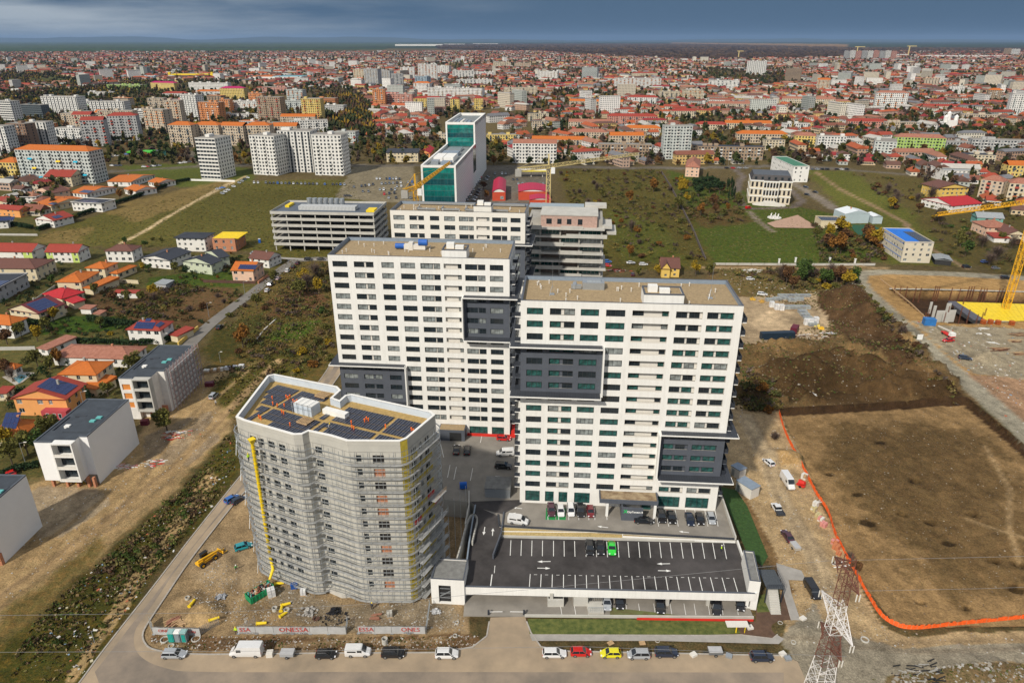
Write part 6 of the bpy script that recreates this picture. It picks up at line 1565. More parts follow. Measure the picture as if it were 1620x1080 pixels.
# == CITY BLOCKS
BC={'wh': (.68,.67,.63),'cr': (.58,.50,.36),'be': (.52,.43,.32),'gy': (.40,.40,.39),'ye': (.66,.50,.16),'or': (.60,.24,.09),'gn': (.36,.50,.14),'pk': (.52,.26,.20),'tn': (.34,.25,.17),'br': (.24,.15,.10),'bl': (.28,.36,.42),'dk': (.10,.12,.13),'lg': (.50,.53,.50),'rd': (.42,.09,.06)}
BN={'wh': 'white','cr': 'cream','be': 'beige','gy': 'grey','ye': 'yellow','or': 'orange','gn': 'lime green','pk': 'dull pink','tn': 'tan','br': 'brown','bl': 'pale blue','dk': 'dark','lg': 'pale grey','rd': 'red'}
RN={'g': ('grey flat roof',mat('flat_roof',(.26,.24,.21),.9,.2,.2)),'o': ('orange tiled roof',R_org),'r': ('red tiled roof',R_red),'b': ('brown roof',R_clay),'d': ('dark roof',R_dk),'m': ('magenta roof',mat('magenta_roof',(.38,.01,.10),.6)),'w': ('white roof',W_wh)}
BLK=[]
def wmat(c): return mat('facade_' + c,BC[c],.85,.08,.15,detail=6)
def block(xl,yb,xr,yb2,yt,dep,wall,roof,accent='dk',label=None,style='n'):
 h=max(6.0,hat(yb,yt));a=G(xl,yb);b_=G(xr,yb2);t=az(a,b_);Wd=(b_ - a).length
 nf=max(2,round(h/3.0));fh=h/nf
 r=thing('apartment_block',label or '%s apartment block with %s' % (BN[wall],RN[roof][0]),'apartment block',(a.x,a.y,0),t)
 if not label: BLK.append((r,wall,roof,(xl + xr)/2,yb))
 rg=random.Random(int(xl*31 + yb))
 m=MB();m.box(0,Wd,0,dep,0,h);m.build('wall',wmat(wall),r)
 nx=max(3,int(Wd/3.0));ny=max(3,int(dep/3.2))
 w_=MB();bal=MB();hasb=style in ('n','b')
 for k in range(nf):
  z=k*fh + fh*.32;z1=k*fh + fh*.85
  for i in range(nx):
   x=Wd*(i + .5)/nx
   if hasb and (i % 3==1 if rg.random()<.9 else False):
    bal.box(x - 1.3,x + 1.3,-1.1,-.01,k*fh - .1,k*fh + 1.0,1 if rg.random()<.6 else 2)
    w_.box(x - 1.0,x + 1.0,-.05,-.006,k*fh + .2,z1,0)
   elif style=='v' and i % 2: w_.box(x - .9,x + .9,-.06,-.006,k*fh + .1,(k + 1)*fh - .1,0)
   elif style=='h': w_.box(x - 1.5,x + 1.3,-.06,-.006,z,z1,0)
   else: w_.box(x - .75,x + .75,-.05,-.006,z,z1,0 if rg.random()<.8 else 1)
  for i in range(ny):
   y=dep*(i + .5)/ny
   if style=='n' and i % 2: continue
   w_.box(Wd + .006,Wd + .05,y - .7,y + .7,z,z1,0);w_.box(-.05,-.006,y - .7,y + .7,z,z1,0)
 wo_=w_.build('windows',[mat('far_window',(.030,.038,.045),.2,.3,1),mat('far_window_light',(.20,.22,.22),.4)],r,uv=False);wo_['kind']='stuff'
 if bal.v: bo=bal.build('balconies',[wmat(accent),wmat(accent),wmat(wall)],r,uv=False);bo['kind']='stuff'
 if roof in 'gdw' or style in ('v','h'):
  q=MB();q.box(-.15,Wd + .15,-.15,dep + .15,h,h + .5,0,top=1)
  for _ in range(max(1,int(Wd/14))): x=rg.uniform(1,Wd - 5);q.box(x,x + 4,dep*.3,dep*.6,h + .5,h + 2.6,0)
  q.build('roof',[wmat(wall),RN[roof][1]],r)
 else:
  q,_=roof_mesh(Wd,dep,h + .3,'hip' if rg.random()<.6 else 'gable_u',min(3.2,dep*.3));q.build('roof',RN[roof][1],r)
 return r
Bk=block
for a in [
 (36,287,152,291,237,16,'lg','o','lg','pale grey balcony block with orange roof and coloured awnings at left','b'),(0,281,30,282,257,16,'ye','o','be','yellow orange block with steep orange roof at the left edge','b'),
 (271,232,307,233,198,15,'be','o'),(310,230,350,231,198,15,'be','o'),(352,230,388,231,199,15,'be','o'),(391,230,430,230,199,15,'be','o'),(433,226,472,226,200,15,'be','o'),
 (319,283,350,284.5,219,22,'wh','g','dk','tall slender white block with grid of big dark windows','h'),
 (402,276,441,278,215,18,'wh','g','wh','left tower of the white terraced complex by the field','b'),(446,272,497,273,208,18,'wh','g','gy','recessed middle slab of the white terraced complex','v'),(499,277,545,278,214,18,'wh','g','wh','right tower of the white terraced complex by the field','b'),
 (232,209,264,211,173,14,'be','g','or'),(267,206,291,206,160,14,'be','g','or'),(236,176,262,176,156,14,'be','g'),(262,175,290,175,158,14,'pk','g'),
 (291,190,315,192,150,14,'wh','g','gy',None,'v'),(318,192,350,193,162,14,'or','g','wh'),(350,178,366,178,158,14,'or','g','be'),(368,176,408,177,160,14,'wh','g','or'),(410,195,447,196,154,15,'tn','g','rd'),(480,196,510,196,157,20,'ye','g','or'),(447,178,478,178,160,14,'lg','g'),
 (348,190,420,190,181,12,'wh','g'),(445,200,500,200,185,12,'be','o'),(460,212,520,210,192,12,'wh','g'),
 (0,196,25,197,160,15,'wh','g','dk',None,'h'),(34,186,69,187,166,15,'dk','g','wh',None,'h'),(71,183,127,184,153,20,'wh','g','gy',None,'v'),(145,184,200,184,161,20,'wh','g','gy',None,'v'),(128,175,144,175,160,14,'wh','g'),
 (-20,246,18,247,200,14,'wh','g','gy',None,'v'),(20,240,50,241,196,14,'br','g','gy'),(52,236,82,236,194,14,'wh','g','lg',None,'v'),(90,228,133,229,203,14,'wh','g'),(135,232,172,231,191,14,'gy','r','rd'),(176,223,222,222,184,14,'gy','r','rd'),(120,215,150,215,182,14,'be','r','rd'),(160,205,215,205,176,14,'be','g','rd'),(100,200,120,200,180,14,'be','g'),
 (240,143,277,144,131,14,'ye','m','ye',None,'s'),(300,145,362,146,131,14,'wh','g','wh',None,'s'),(350,160,388,160,140,18,'ye','m','ye',None,'s'),(258,156,296,156,148,14,'wh','r'),(310,152,350,152,145,14,'wh','o'),
 (415,148,455,149,138,20,'pk','g'),(170,141,225,142,134,20,'gn','g'),(140,152,180,152,146,20,'wh','g'),(192,126,245,127,120,20,'bl','w'),
 (577,138,599,139,109,14,'gy','g','be'),(601,136,618,137,112,14,'gy','g','be'),(620,138,638,138,117,14,'gy','g'),(634,128,656,128,107,14,'wh','g','or'),(657,142,676,143,121,14,'bl','g'),(662,128,692,128,102,14,'wh','g','or'),
 (591,172,610,172,142,14,'or','g','wh'),(612,170,653,171,149,14,'pk','g','wh'),(655,174,700,174,156,14,'ye','r'),(677,158,763,160,139,16,'wh','g','be'),(713,177,727,177,157,12,'ye','r'),(750,174,764,174,156,12,'ye','r'),
 (716,125,750,125,112,16,'wh','g'),(726,137,780,137,126,14,'wh','g'),(797,155,850,155,139,16,'cr','g'),(780,108,808,108,99,16,'cr','g'),(814,109,840,109,100,14,'be','g','or'),(750,122,782,122,114,14,'wh','g'),
 (811,258,880,259,227,12,'wh','b','wh'),(946,250,1030,251,229,12,'tn','g','wh'),(841,232,929,233,221,12,'be','o'),(690,222,740,222,213,12,'cr','g'),(770,226,816,226,214,12,'ye','g'),
 (899,204,966,205,193,12,'be','b'),(960,197,1040,198,184,12,'pk','r'),(986,214,1045,215,203,12,'cr','o'),(964,233,1018,233,215,12,'be','o'),(972,142,1045,142,124,14,'wh','g','or'),(992,168,1040,169,154,14,'wh','r'),(900,170,985,172,160,12,'be','o'),(1048,252,1091,252,200,13,'lg','g','wh'),(1043,160,1075,160,145,14,'cr','g'),(880,140,950,141,135,20,'bl','g','bl',None,'s'),(1000,123,1040,123,116,20,'cr','r','cr',None,'s'),(898,220,960,221,209,12,'be','b'),(835,192,868,192,180,12,'cr','d'),(842,206,864,206,192,12,'be','d'),
 (1103,252,1206,254,232,12,'tn','d','wh'),(1120,142,1168,143,127,14,'wh','g','dk'),(1080,160,1112,160,143,14,'cr','g','or'),(1236,168,1320,170,156,12,'cr','b','wh'),(1382,175,1432,176,147,12,'wh','b','or'),(1314,170,1345,170,161,12,'ye','b'),(1146,204,1220,205,195,12,'cr','o'),(1165,226,1245,227,212,12,'be','o'),(1256,233,1290,234,215,12,'ye','b'),(1292,237,1336,238,216,12,'wh','g','lg'),(1380,246,1415,248,224,30,'lg','g','wh'),(1412,240,1492,243,217,12,'gn','b','gn'),(1340,203,1396,204,192,12,'pk','r'),(1400,204,1450,204,194,12,'be','g'),(1495,240,1530,240,225,12,'gy','g','wh'),(1534,240,1640,243,221,12,'gy','g','wh'),(1516,258,1573,260,245,14,'cr','d','ye'),(1593,184,1640,185,150,12,'wh','g','lg'),(1120,175,1200,176,164,12,'be','b'),(1215,185,1300,186,177,12,'be','g'),(1240,208,1280,208,196,12,'wh','g'),
 (1545,313,1580,318,284,11,'be','b','rd'),(1590,318,1650,322,290,11,'cr','b','rd'),(1590,285,1640,286,262,11,'ye','o'),(1450,175,1570,177,168,12,'cr','r'),(1520,190,1590,192,181,12,'be','g'),(1210,238,1240,238,222,12,'cr','d','wh'),(1100,205,1150,206,197,12,'cr','r'),(1062,190,1100,190,176,12,'cr','r'),
]: Bk(*a)
rz_=random.Random(14)
for k,(px,py) in enumerate([(395,168),(425,172),(455,165),(500,172),(515,182),(380,205),(405,212),(205,195),(222,188),(112,190),(0,222),(60,214),(152,196),(182,172),(330,172),(530,226),(655,150),(703,146),(560,128),(690,118),(850,128),(920,128),(1180,118),(1240,132),(1290,146),(1500,150),(1560,160),(1460,140)]):
 w_=rz_.uniform(20,34);Bk(px,py,px + w_,py + .6,py - rz_.uniform(12,24),14,rz_.choice(['wh','wh','lg','be','tn','or','cr']),rz_.choice('gggo'),rz_.choice(['wh','gy','or','rd','be']),None,rz_.choice('nnbvh'))
for i in range(9): Bk(1335 + i*9.3,95,1342.5 + i*9.3,95,81 - (i % 2)*.6,14,'gy' if i % 3==0 else ('wh' if i % 3==1 else 'pk'),'g','wh',None,'v')
Bk(1588,88,1598,88,77,14,'tn','g');Bk(1600,88,1612,88,78,14,'wh','g')
BLOCK_XY=[(r.location.x,r.location.y) for r in COL.objects if r.get('category')=='apartment block']
# coloured awnings on the balcony block
for bl_ in [o for o in COL.objects if str(o.get('label','')).startswith('pale grey balcony block')]:
 for x,z,mm in ((12,20,'aw_blue'),(38,18.5,'aw_yel'),(54,18.5,'aw_blue'),(14,12.5,'aw_yel'),(26,8,'aw_blue'),(18,5,'aw_blue'),(46,9,'aw_yel'),(60,8,'aw_blue')):
  m=MB();m.poly([(x,-1.2,z),(x + 4,-1.2,z),(x + 4,-2.4,z - 1.2),(x,-2.4,z - 1.2)][::-1]);m.build('awning',mat(mm,(.02,.35,.5) if 'blue' in mm else (.75,.5,.03),.8),bl_)
# domed church and warehouses
c=G(1502,205,0);r=thing('church','small white church with several domed towers among red roofs','church',(c.x,c.y,0))
m=MB();m.box(-9,9,0,16,0,9);m.box(-6,6,-4,0,0,12);m.build('wall',M_white,r)
for x,y,h in ((-7,2,16),(7,2,16),(0,8,20)): m=MB();m.tube((x,y,8.9),(x,y,h),2.6,k=12);m.tube((x,y,h),(x,y,h + 2.8),2.9,.3,12);m.build('dome_tower',M_white,r)
for x0,x1,y,yt,lab in ((625,700,73,70.3,'longest white warehouse on the horizon left of centre'),(702,735,71.5,69.8,'second white warehouse on the horizon'),(748,788,70.8,69.2,'third white warehouse on the horizon near the forest'),(1390,1450,90,87,'long white warehouse right of the far towers'),(1470,1600,92,89,'low pale warehouse at the far right')):
 a=G(x0,y);b_=G(x1,y);h=hat(y,yt);r=thing('warehouse',lab,'warehouse',(a.x,a.y,0),0)
 m=MB();m.box(0,(b_ - a).x,0,160,0,h);m.build('wall',W_wh,r);m=MB();m.box(-2,(b_ - a).x + 2,-2,162,h,h + 1);m.build('roof',W_wh,r)
a=G(395,128);r=thing('shopping_hall','white shopping hall with orange and blue roof panels','shopping hall',(a.x,a.y,0));m=MB();m.box(0,150,0,90,0,10);m.build('wall',W_wh,r);m=MB();m.box(2,60,20,88,10,12,0);m.box(62,148,20,88,10,11.5,1);m.build('roof',[R_org,mat('teal_sheet',(.15,.32,.36),.6)],r)
a=G(270,124);r=thing('shopping_hall','long hall with yellow roof edge and two yellow end towers','shopping hall',(a.x,a.y,0));m=MB();m.box(0,130,0,40,0,9);m.build('wall',wmat('bl'),r)
m=MB();m.box(-2,132,-3,41,9,12);m.box(-4,2,-4,4,0,18);m.box(128,134,-4,4,0,18);m.build('yellow_trim',M_yel,r)

# == THE TOWN AROUND AND BEYOND
NOHOUSE=[[(60,372),(150,262),(400,262),(560,262),(1050,262),(1400,262),(1500,300),(1620,380),(1900,500),(1900,1500),(-900,1500),(-900,420),(-300,320),(0,262),(30,372)],
           [(560,235),(600,225),(665,230),(700,180),(780,175),(790,262),(560,262)],[(0,136),(140,134),(100,120),(0,118)],[(690,66),(1345,72),(1345,91),(1080,95),(880,84)],
           [(400,148),(545,138),(570,150),(590,190),(560,262),(200,262),(0,300),(-60,250),(0,150),(150,140),(230,130),(390,130)],[(0,60),(600,60),(560,74),(300,80),(0,84)]]
def free(px,py): return ~np.logical_or.reduce([inpoly(px,py,p) for p in NOHOUSE])
rg=np.random.default_rng(11)
def scatter(y0,y1,dens,jitter=0):
 """random plots of a loose street grid between two distances"""
 s=1/math.sqrt(dens);ys=np.arange(y0,y1,s);X=[];Y=[]
 for y in ys:
  xm=y*.80 + 60;n=int(2*xm/s);x=-xm + np.arange(n)*s + rg.uniform(-.35,.35,n)*s;X.append(x);Y.append(np.full(n,y) + rg.uniform(-.35,.35,n)*s)
 return np.concatenate(X),np.concatenate(Y)
rings=[(480,1500,1/430.),(1500,3200,1/900.),(3200,7600,1/2600.)]
HX,HY,HS=[],[],[]
for y0,y1,d in rings:
 x,y=scatter(y0,y1,d);px,py=npP(x,y);k=free(px,py) & (px>-40) & (px<1660)
 k &= fbm(x/260,y/260,3,88)>-.16 if y0>1000 else fbm(x/90,y/90,3,88)>-.13
 left=(px<420) & (py>96) & (py<118);k &= ~(left & (rg.random(len(x))<.45));k &= ~((py<84) & (px<640) & (rg.random(len(x))<.8));k &= ~((py<76) & (px>1000) & (rg.random(len(x))<.7))
 HX.append(x[k]);HY.append(y[k]);HS.append(np.full(k.sum(),1.0 if y0<1000 else (1.15 if y0<2000 else 1.6)))
HX=np.concatenate(HX);HY=np.concatenate(HY);HS=np.concatenate(HS)
bx=np.array(BLOCK_XY);keep=np.ones(len(HX),bool)
for x,y in BLOCK_XY: keep &= ~((HX>x - 14) & (HX<x + 60) & (HY>y - 12) & (HY<y + 26)) if y<1500 else keep
HX,HY,HS=HX[keep],HY[keep],HS[keep]
order=np.argsort(HY);HX,HY,HS=HX[order],HY[order],HS[order]
n=len(HX)
orient=np.where(rg.random(n)<.5,0,math.pi/2) + fbm(HX/300,HY/300,2,5)*2.2
wd=rg.uniform(9,15,n)*HS;dpv=rg.uniform(8,11,n)*HS;eh=rg.choice([3.4,3.6,6.2,6.4,9.3],n,p=[.3,.2,.25,.15,.1])*(1 + (HS - 1)*.4);rh=rg.uniform(2.0,3.6,n)
longb=(rg.random(n)<.15);wd=np.where(longb,wd*2.5,wd);eh=np.where(longb,np.maximum(eh,9.3),eh)
tall=(rg.random(n)<.04) & (HY>1050) & (HY<4200) & (fbm(HX/500,HY/500,2,9)>-.05);longb |= tall;eh=np.where(tall,rg.uniform(15,30,n),eh);wd=np.where(tall,rg.uniform(18,42,n),wd);rh=np.where(tall,.6,rh)
WC=np.array([(.62,.58,.48),(.66,.64,.60),(.56,.44,.28),(.60,.42,.16),(.48,.34,.26),(.40,.42,.38),(.68,.66,.62),(.52,.46,.36),(.40,.26,.18)]);wc=rg.integers(0,len(WC),n)
RC=np.array([(.30,.055,.030),(.36,.085,.030),(.20,.075,.048),(.13,.065,.048),(.25,.028,.030),(.30,.135,.085),(.16,.16,.17),(.42,.40,.36)]);wc=np.where(tall,rg.choice([1,6,7,5,0],n),wc);rc=rg.choice(8,n,p=[.17,.13,.17,.16,.07,.14,.09,.07])
rc=np.where(tall,7,rc)
WNAME=['cream','white','tan','yellow','pinkish','grey','white','pale','brown'];RNAME=['red','orange red','brown','dark brown','crimson','faded clay','grey','pale']
M_fw=mat('far_wall',(.5,.5,.5),.9,.10,.2,attr='Tint',pattern=farwin);M_fr=mat('far_roof',(.5,.5,.5),.8,.22,.5,attr='Tint')
def house_geo(w,d,e,r,hip):
 h=d/2;k=h if hip else 0;o_=.5
 v=[(-w/2,-h,0),(w/2,-h,0),(w/2,h,0),(-w/2,h,0),(-w/2,-h,e),(w/2,-h,e),(w/2,h,e),(-w/2,h,e)]
 rv=[(-w/2 - o_,-h - o_,e),(w/2 + o_,-h - o_,e),(w/2 + o_,h + o_,e),(-w/2 - o_,h + o_,e),(-w/2 + k - (0 if hip else o_),0,e + r),(w/2 - k + (0 if hip else o_),0,e + r)]
 wf=[(0,1,5,4),(1,2,6,5),(2,3,7,6),(3,0,4,7)];rf=[(0,1,5,4),(2,3,4,5),(1,2,5),(3,0,4),(0,3,2,1)]
 return v,wf,rv,rf
NIND=300
TOWN=[]
def tint_mat(kind,i):
 c=(WC if kind=='wall' else RC)[i]
 return mat('town_%s_%d' % (kind,i),tuple(c),.85,.12,.4,pattern=farwin if kind=='wall' else None)
for i in range(min(NIND,n)):
 v,wf,rv,rf_=house_geo(wd[i],dpv[i],eh[i],rh[i],i % 3==0)
 r=thing('town_house','','apartment block' if longb[i] else 'house',(HX[i],HY[i],0),orient[i])
 m=MB();m.v=v;m.f=wf;m.m=[0]*4;m.build('wall',tint_mat('wall',wc[i]),r)
 m=MB();m.v=list(rv);m.f=list(rf_);m.m=[0]*5
 ro=m.build('roof',tint_mat('roof',rc[i]),r)
 # real windows in shallow relief, too small to pick apart singly
 q=MB();nf=max(1,int(eh[i]/3));h_=dpv[i]/2
 for k in range(nf):
  for j in range(int(wd[i]/3)):
   x=-wd[i]/2 + 1.5 + j*3;z=k*3.05 + 1
   q.box(x - .6,x + .6,-h_ - .05,-h_ - .006,z,z + 1.4);q.box(x - .6,x + .6,h_ + .006,h_ + .05,z,z + 1.4)
 o_=q.build('windows',MATS['far_window'],r,uv=False);o_['kind']='stuff'
 if i % 2: q=MB();q.box(wd[i]*.2,wd[i]*.2 + .8,-.4,.4,eh[i] + rh[i]*.5,eh[i] + rh[i] + .9);q.build('chimney',M_brick,ro)
 TOWN.append((r,WNAME[wc[i]],RNAME[rc[i]],longb[i]))
# everything farther: one mass of roofs and one of walls in a single object
VV=[];WF=[];RF=[];WT=[];base=0;C=[]
fv=[];ff=[];fm_=[];fcx=[]
for i in range(NIND,n):
 v,wf,rv,rf_=house_geo(wd[i],dpv[i],eh[i],rh[i],i % 3==0)
 A=np.array(v + rv);c,s=math.cos(orient[i]),math.sin(orient[i])
 fv.append(np.stack([A[:,0]*c - A[:,1]*s + HX[i],A[:,0]*s + A[:,1]*c + HY[i],A[:,2]],1))
 b0=14*(i - NIND)
 ff+=[tuple(b0 + q for q in f) for f in wf] + [tuple(b0 + 8 + q for q in f) for f in rf_];fm_+=[0]*4 + [1]*5
me=bpy.data.meshes.new('far_town_houses');me.from_pydata(np.concatenate(fv).tolist(),[],ff)
me.materials.append(M_fw);me.materials.append(M_fr);me.polygons.foreach_set('material_index',fm_)
ct=np.ones((14*(n - NIND),4));jit=rg.uniform(.8,1.2,n - NIND)[:,None,None]
cw=np.repeat(WC[wc[NIND:]][:,None,:],8,1)*jit;cr2=np.repeat(RC[rc[NIND:]][:,None,:],6,1)*jit
ct[:,:3]=np.concatenate([cw,cr2],1).reshape(-1,3)
at_=me.color_attributes.new('Tint','FLOAT_COLOR','POINT');at_.data.foreach_set('color',ct.astype(np.float32).ravel())
auto_uv(me)
tag(link('far_town_houses',me),'dense mass of small red roofed houses reaching to the horizon','houses',kind='stuff')
# == TREES, BUSHES, GRASS
FOL={'olive': ((.070,.078,.018),(.13,.12,.03),'olive green'),'green': ((.03,.062,.014),(.065,.10,.022),'green'),'dark': ((.014,.032,.013),(.032,.055,.02),'dark evergreen'),
       'yellow': ((.19,.13,.012),(.34,.23,.02),'yellow'),'orange': ((.13,.06,.015),(.22,.10,.02),'orange brown'),'rust': ((.075,.04,.018),(.13,.065,.028),'rusty brown'),
       'bare': ((.085,.060,.048),(.14,.10,.08),'bare purplish')}
FM={}
for k_,(a,b_,nm_) in FOL.items():
 FM[k_]=mat('leaves_' + k_,a,.9,.35,.9,col2=b_,detail=4,spec=.15)
M_bark=mat('bark',(.09,.065,.048),.95,.3,3)
def leaf_cloud(r,n,rad,h,size,lumps,base=0.0,seed=1):
 rr=np.random.default_rng(seed)
 cs=rr.normal(0,1,(lumps,3));cs /= np.linalg.norm(cs,axis=1)[:,None] + 1e-6;cs*=rr.uniform(.25,.75,lumps)[:,None]
 li=rr.integers(0,lumps,n);p=rr.normal(0,1,(n,3));p /= np.linalg.norm(p,axis=1)[:,None];p*=rr.uniform(.35,1,n)[:,None] ** .5*.42
 c=(cs[li] + p)*np.array([rad,rad,h/2]);c[:,2]+=base + h/2
 u=rr.normal(0,1,(n,3));u /= np.linalg.norm(u,axis=1)[:,None];w=rr.normal(0,1,(n,3));w=np.cross(u,w);w /= np.linalg.norm(w,axis=1)[:,None]
 s=size*rr.uniform(.6,1.4,n)[:,None];u*=s;w*=s*.7
 v=np.stack([c - u - w,c + u - w,c + u + w,c - u + w],1).reshape(-1,3)
 return v
def cloud_mesh(name,v,m):
 n=len(v);me=bpy.data.meshes.new(name);me.vertices.add(n);me.vertices.foreach_set('co',v.astype(np.float32).ravel())
 me.loops.add(n);me.loops.foreach_set('vertex_index',np.arange(n,dtype=np.int32));me.polygons.add(n // 4)
 me.polygons.foreach_set('loop_start',(np.arange(n // 4)*4).astype(np.int32));me.polygons.foreach_set('loop_total',np.full(n // 4,4,np.int32));me.update(calc_edges=True)
 if m: me.materials.append(m)
 return me
TM={}
def tree_meshes(col,var,kind):
 key=(col,var,kind)
 if key in TM: return TM[key]
 sd=hash(key) % 1000 if False else (var*17 + len(col)*5 + len(kind))
 if kind=='tree': v=leaf_cloud(None,620 if col != 'bare' else 260,2.3,4.6,.22 if col != 'bare' else .16,11,1.6,sd)
 elif kind=='column': v=leaf_cloud(None,420,.8,6.5,.2,12,.4,sd)
 else: v=leaf_cloud(None,380 if col != 'bare' else 240,1.5,1.9,.17,8,.05,sd)
 if col=='bare':   # twigs: thin slivers fanning out
  rr=np.random.default_rng(sd);n=420;a=rr.uniform(0,2*np.pi,n);e=rr.uniform(.2,1.4,n);l=rr.uniform(.5,1.0,n)*(3.6 if kind=='tree' else 1.7);z0=rr.uniform(.2,2.6 if kind=='tree' else .5,n)
  d=np.stack([np.cos(a)*np.cos(e),np.sin(a)*np.cos(e),np.sin(e)],1);s0=np.zeros((n,3));s0[:,2]=z0;s0+=d*(l*.3)[:,None];s1=s0 + d*(l*.7)[:,None]
  sd_=np.stack([-np.sin(a),np.cos(a),a*0],1)*.03;v=np.concatenate([v[:0],np.stack([s0 - sd_,s0 + sd_,s1 + sd_*.5,s1 - sd_*.5],1).reshape(-1,3),leaf_cloud(None,130,1.9 if kind=='tree' else 1.2,3.6 if kind=='tree' else 1.5,.10,8,1.8 if kind=='tree' else .2,sd)])
 t_=MB();rr=random.Random(sd)
 if kind != 'bush':
  t_.tube((0,0,-.2),(0,0,2.4),.17,.10,6)
  for k in range(6):
   a=k*1.05 + rr.random();t_.tube((0,0,1.3 + k*.2),(math.cos(a)*1.3,math.sin(a)*1.3,2.6 + k*.35),.07,.02,4,cap=False)
 else:
  for k in range(4): a=k*1.6;t_.tube((0,0,-.1),(math.cos(a)*.7,math.sin(a)*.7,1.0),.05,.02,4,cap=False)
 tme=bpy.data.meshes.new('trunk');tme.from_pydata(t_.v,[],t_.f);tme.materials.append(M_bark)
 TM[key]=(cloud_mesh('crown',v,FM[col]),tme);return TM[key]
TREES=[]
tr_rng=random.Random(21)
def tree(px,py,s=1.0,col='olive',kind='tree',ctx='',w=None):
 c=G(px,py);z=ground_z(c.x,c.y) if c.y<420 else 0.0
 if not w: w=s*tr_rng.uniform(.85,1.2)
 cr_,tk=tree_meshes(col,tr_rng.randrange(3),kind)
 nm={'tree': 'tree','bush': 'bush','column': 'cypress'}[kind]
 r=thing(nm,'',nm,(c.x,c.y,z),tr_rng.uniform(0,6.28))
 a=link('crown',cr_,r);b2=link('trunk',tk,r)
 sc_=(w,w,s*tr_rng.uniform(.9,1.15));a.scale=sc_;b2.scale=sc_
 TREES.append((r,FOL[col][2] + ' ' + ('bushy tree' if kind=='tree' and col in ('olive','green') else nm),ctx,px));return r
T=tree
# hand placed, group by group
for a in [(436,450,1.3,'olive','tree'),(475,470,1.5,'olive','tree'),(486,455,1.6,'bare','tree'),(500,440,1.5,'bare','tree'),(505,465,1.3,'yellow','tree'),(480,445,1.2,'yellow','tree'),(385,550,1.5,'orange','tree'),(377,558,1.0,'rust','bush'),(395,545,1.0,'yellow','bush'),
          (407,488,1.2,'olive','tree'),(388,486,1.2,'bare','bush'),(363,502,1.1,'olive','bush'),(420,490,1.4,'rust','bush'),(440,495,1.2,'bare','bush'),(455,480,1.3,'bare','bush'),(515,520,1.4,'olive','bush'),(500,545,1.5,'olive','bush'),(480,560,1.4,'yellow','bush'),(520,545,1.3,'yellow','bush'),(495,580,1.4,'orange','bush'),(470,590,1.2,'yellow','bush'),(510,495,1.4,'green','bush'),(445,590,1.1,'olive','bush'),(522,570,1.2,'olive','bush')]:
 T(*a,ctx='between the lane and the left white tower')
for a in [(265,683,1.25,'olive','tree'),(85,690,1.2,'olive','tree'),(70,700,1.2,'olive','tree'),(60,715,1.3,'green','tree'),(45,720,1.3,'olive','tree'),(20,735,1.4,'olive','tree'),(15,710,1.2,'yellow','tree'),(145,645,1.1,'dark','column'),(110,665,1.1,'dark','bush'),(135,655,1.1,'green','bush'),(172,628,1.0,'olive','tree'),(205,590,1.1,'olive','tree'),(218,580,1.0,'olive','tree'),
          (60,580,1.1,'olive','tree'),(80,585,1.0,'olive','tree'),(95,580,1.1,'orange','tree'),(45,570,1.0,'olive','bush'),(10,595,1.1,'rust','tree'),(20,600,1.0,'bare','tree'),(12,545,1.2,'rust','tree'),(60,540,1.1,'yellow','tree'),(35,535,1.3,'olive','tree'),(75,525,1.0,'olive','tree'),(85,508,1.1,'yellow','tree'),(110,500,.9,'olive','bush')]:
 T(*a,ctx='in the gardens at the left edge')
for a in [(150,468,1.0,'olive','tree'),(180,478,1.0,'rust','tree'),(205,480,1.1,'olive','tree'),(225,480,1.1,'olive','tree'),(245,477,1.0,'bare','tree'),(262,485,1.1,'bare','bush'),(280,480,1.2,'olive','bush'),(300,492,1.5,'bare','bush'),(320,488,1.5,'rust','bush'),(245,470,1.0,'yellow','tree'),(170,492,1.1,'rust','bush'),(345,470,1.1,'bare','bush'),(355,480,1.2,'bare','bush'),(215,500,1.0,'rust','bush'),(190,505,1.0,'olive','bush'),(160,520,.9,'olive','tree'),(175,530,.9,'yellow','bush')]:
 T(*a,ctx='in the overgrown plot beside the lane')
for a in [(277,432,.95,'olive','tree'),(295,436,1.0,'dark','tree'),(308,428,.9,'dark','column'),(345,440,.8,'orange','bush'),(340,432,.8,'olive','bush'),(390,440,.9,'green','bush'),(228,430,.9,'yellow','tree'),(236,430,.8,'green','tree'),(203,432,1.0,'green','bush'),(83,450,.9,'green','tree'),(10,460,1.0,'green','tree'),(200,388,.9,'green','tree'),(230,392,.9,'green','tree'),(242,380,1.1,'olive','bush'),(255,381,1.1,'olive','bush'),(120,350,1.0,'olive','tree'),(168,305,.9,'orange','tree'),(190,316,1.2,'orange','tree'),(208,313,1.1,'orange','tree'),(236,305,1.1,'rust','tree'),(250,300,1.0,'orange','tree'),(55,340,1.0,'olive','tree'),(185,300,.9,'olive','tree'),(192,243,1.4,'rust','tree'),(290,248,1.4,'rust','tree'),(300,250,1.3,'olive','tree'),(395,262,1.5,'olive','tree'),(387,255,1.5,'yellow','tree'),(380,408,.9,'green','bush'),(365,402,.8,'orange','bush')]:
 T(*a,ctx='among the orange roofed houses at left')
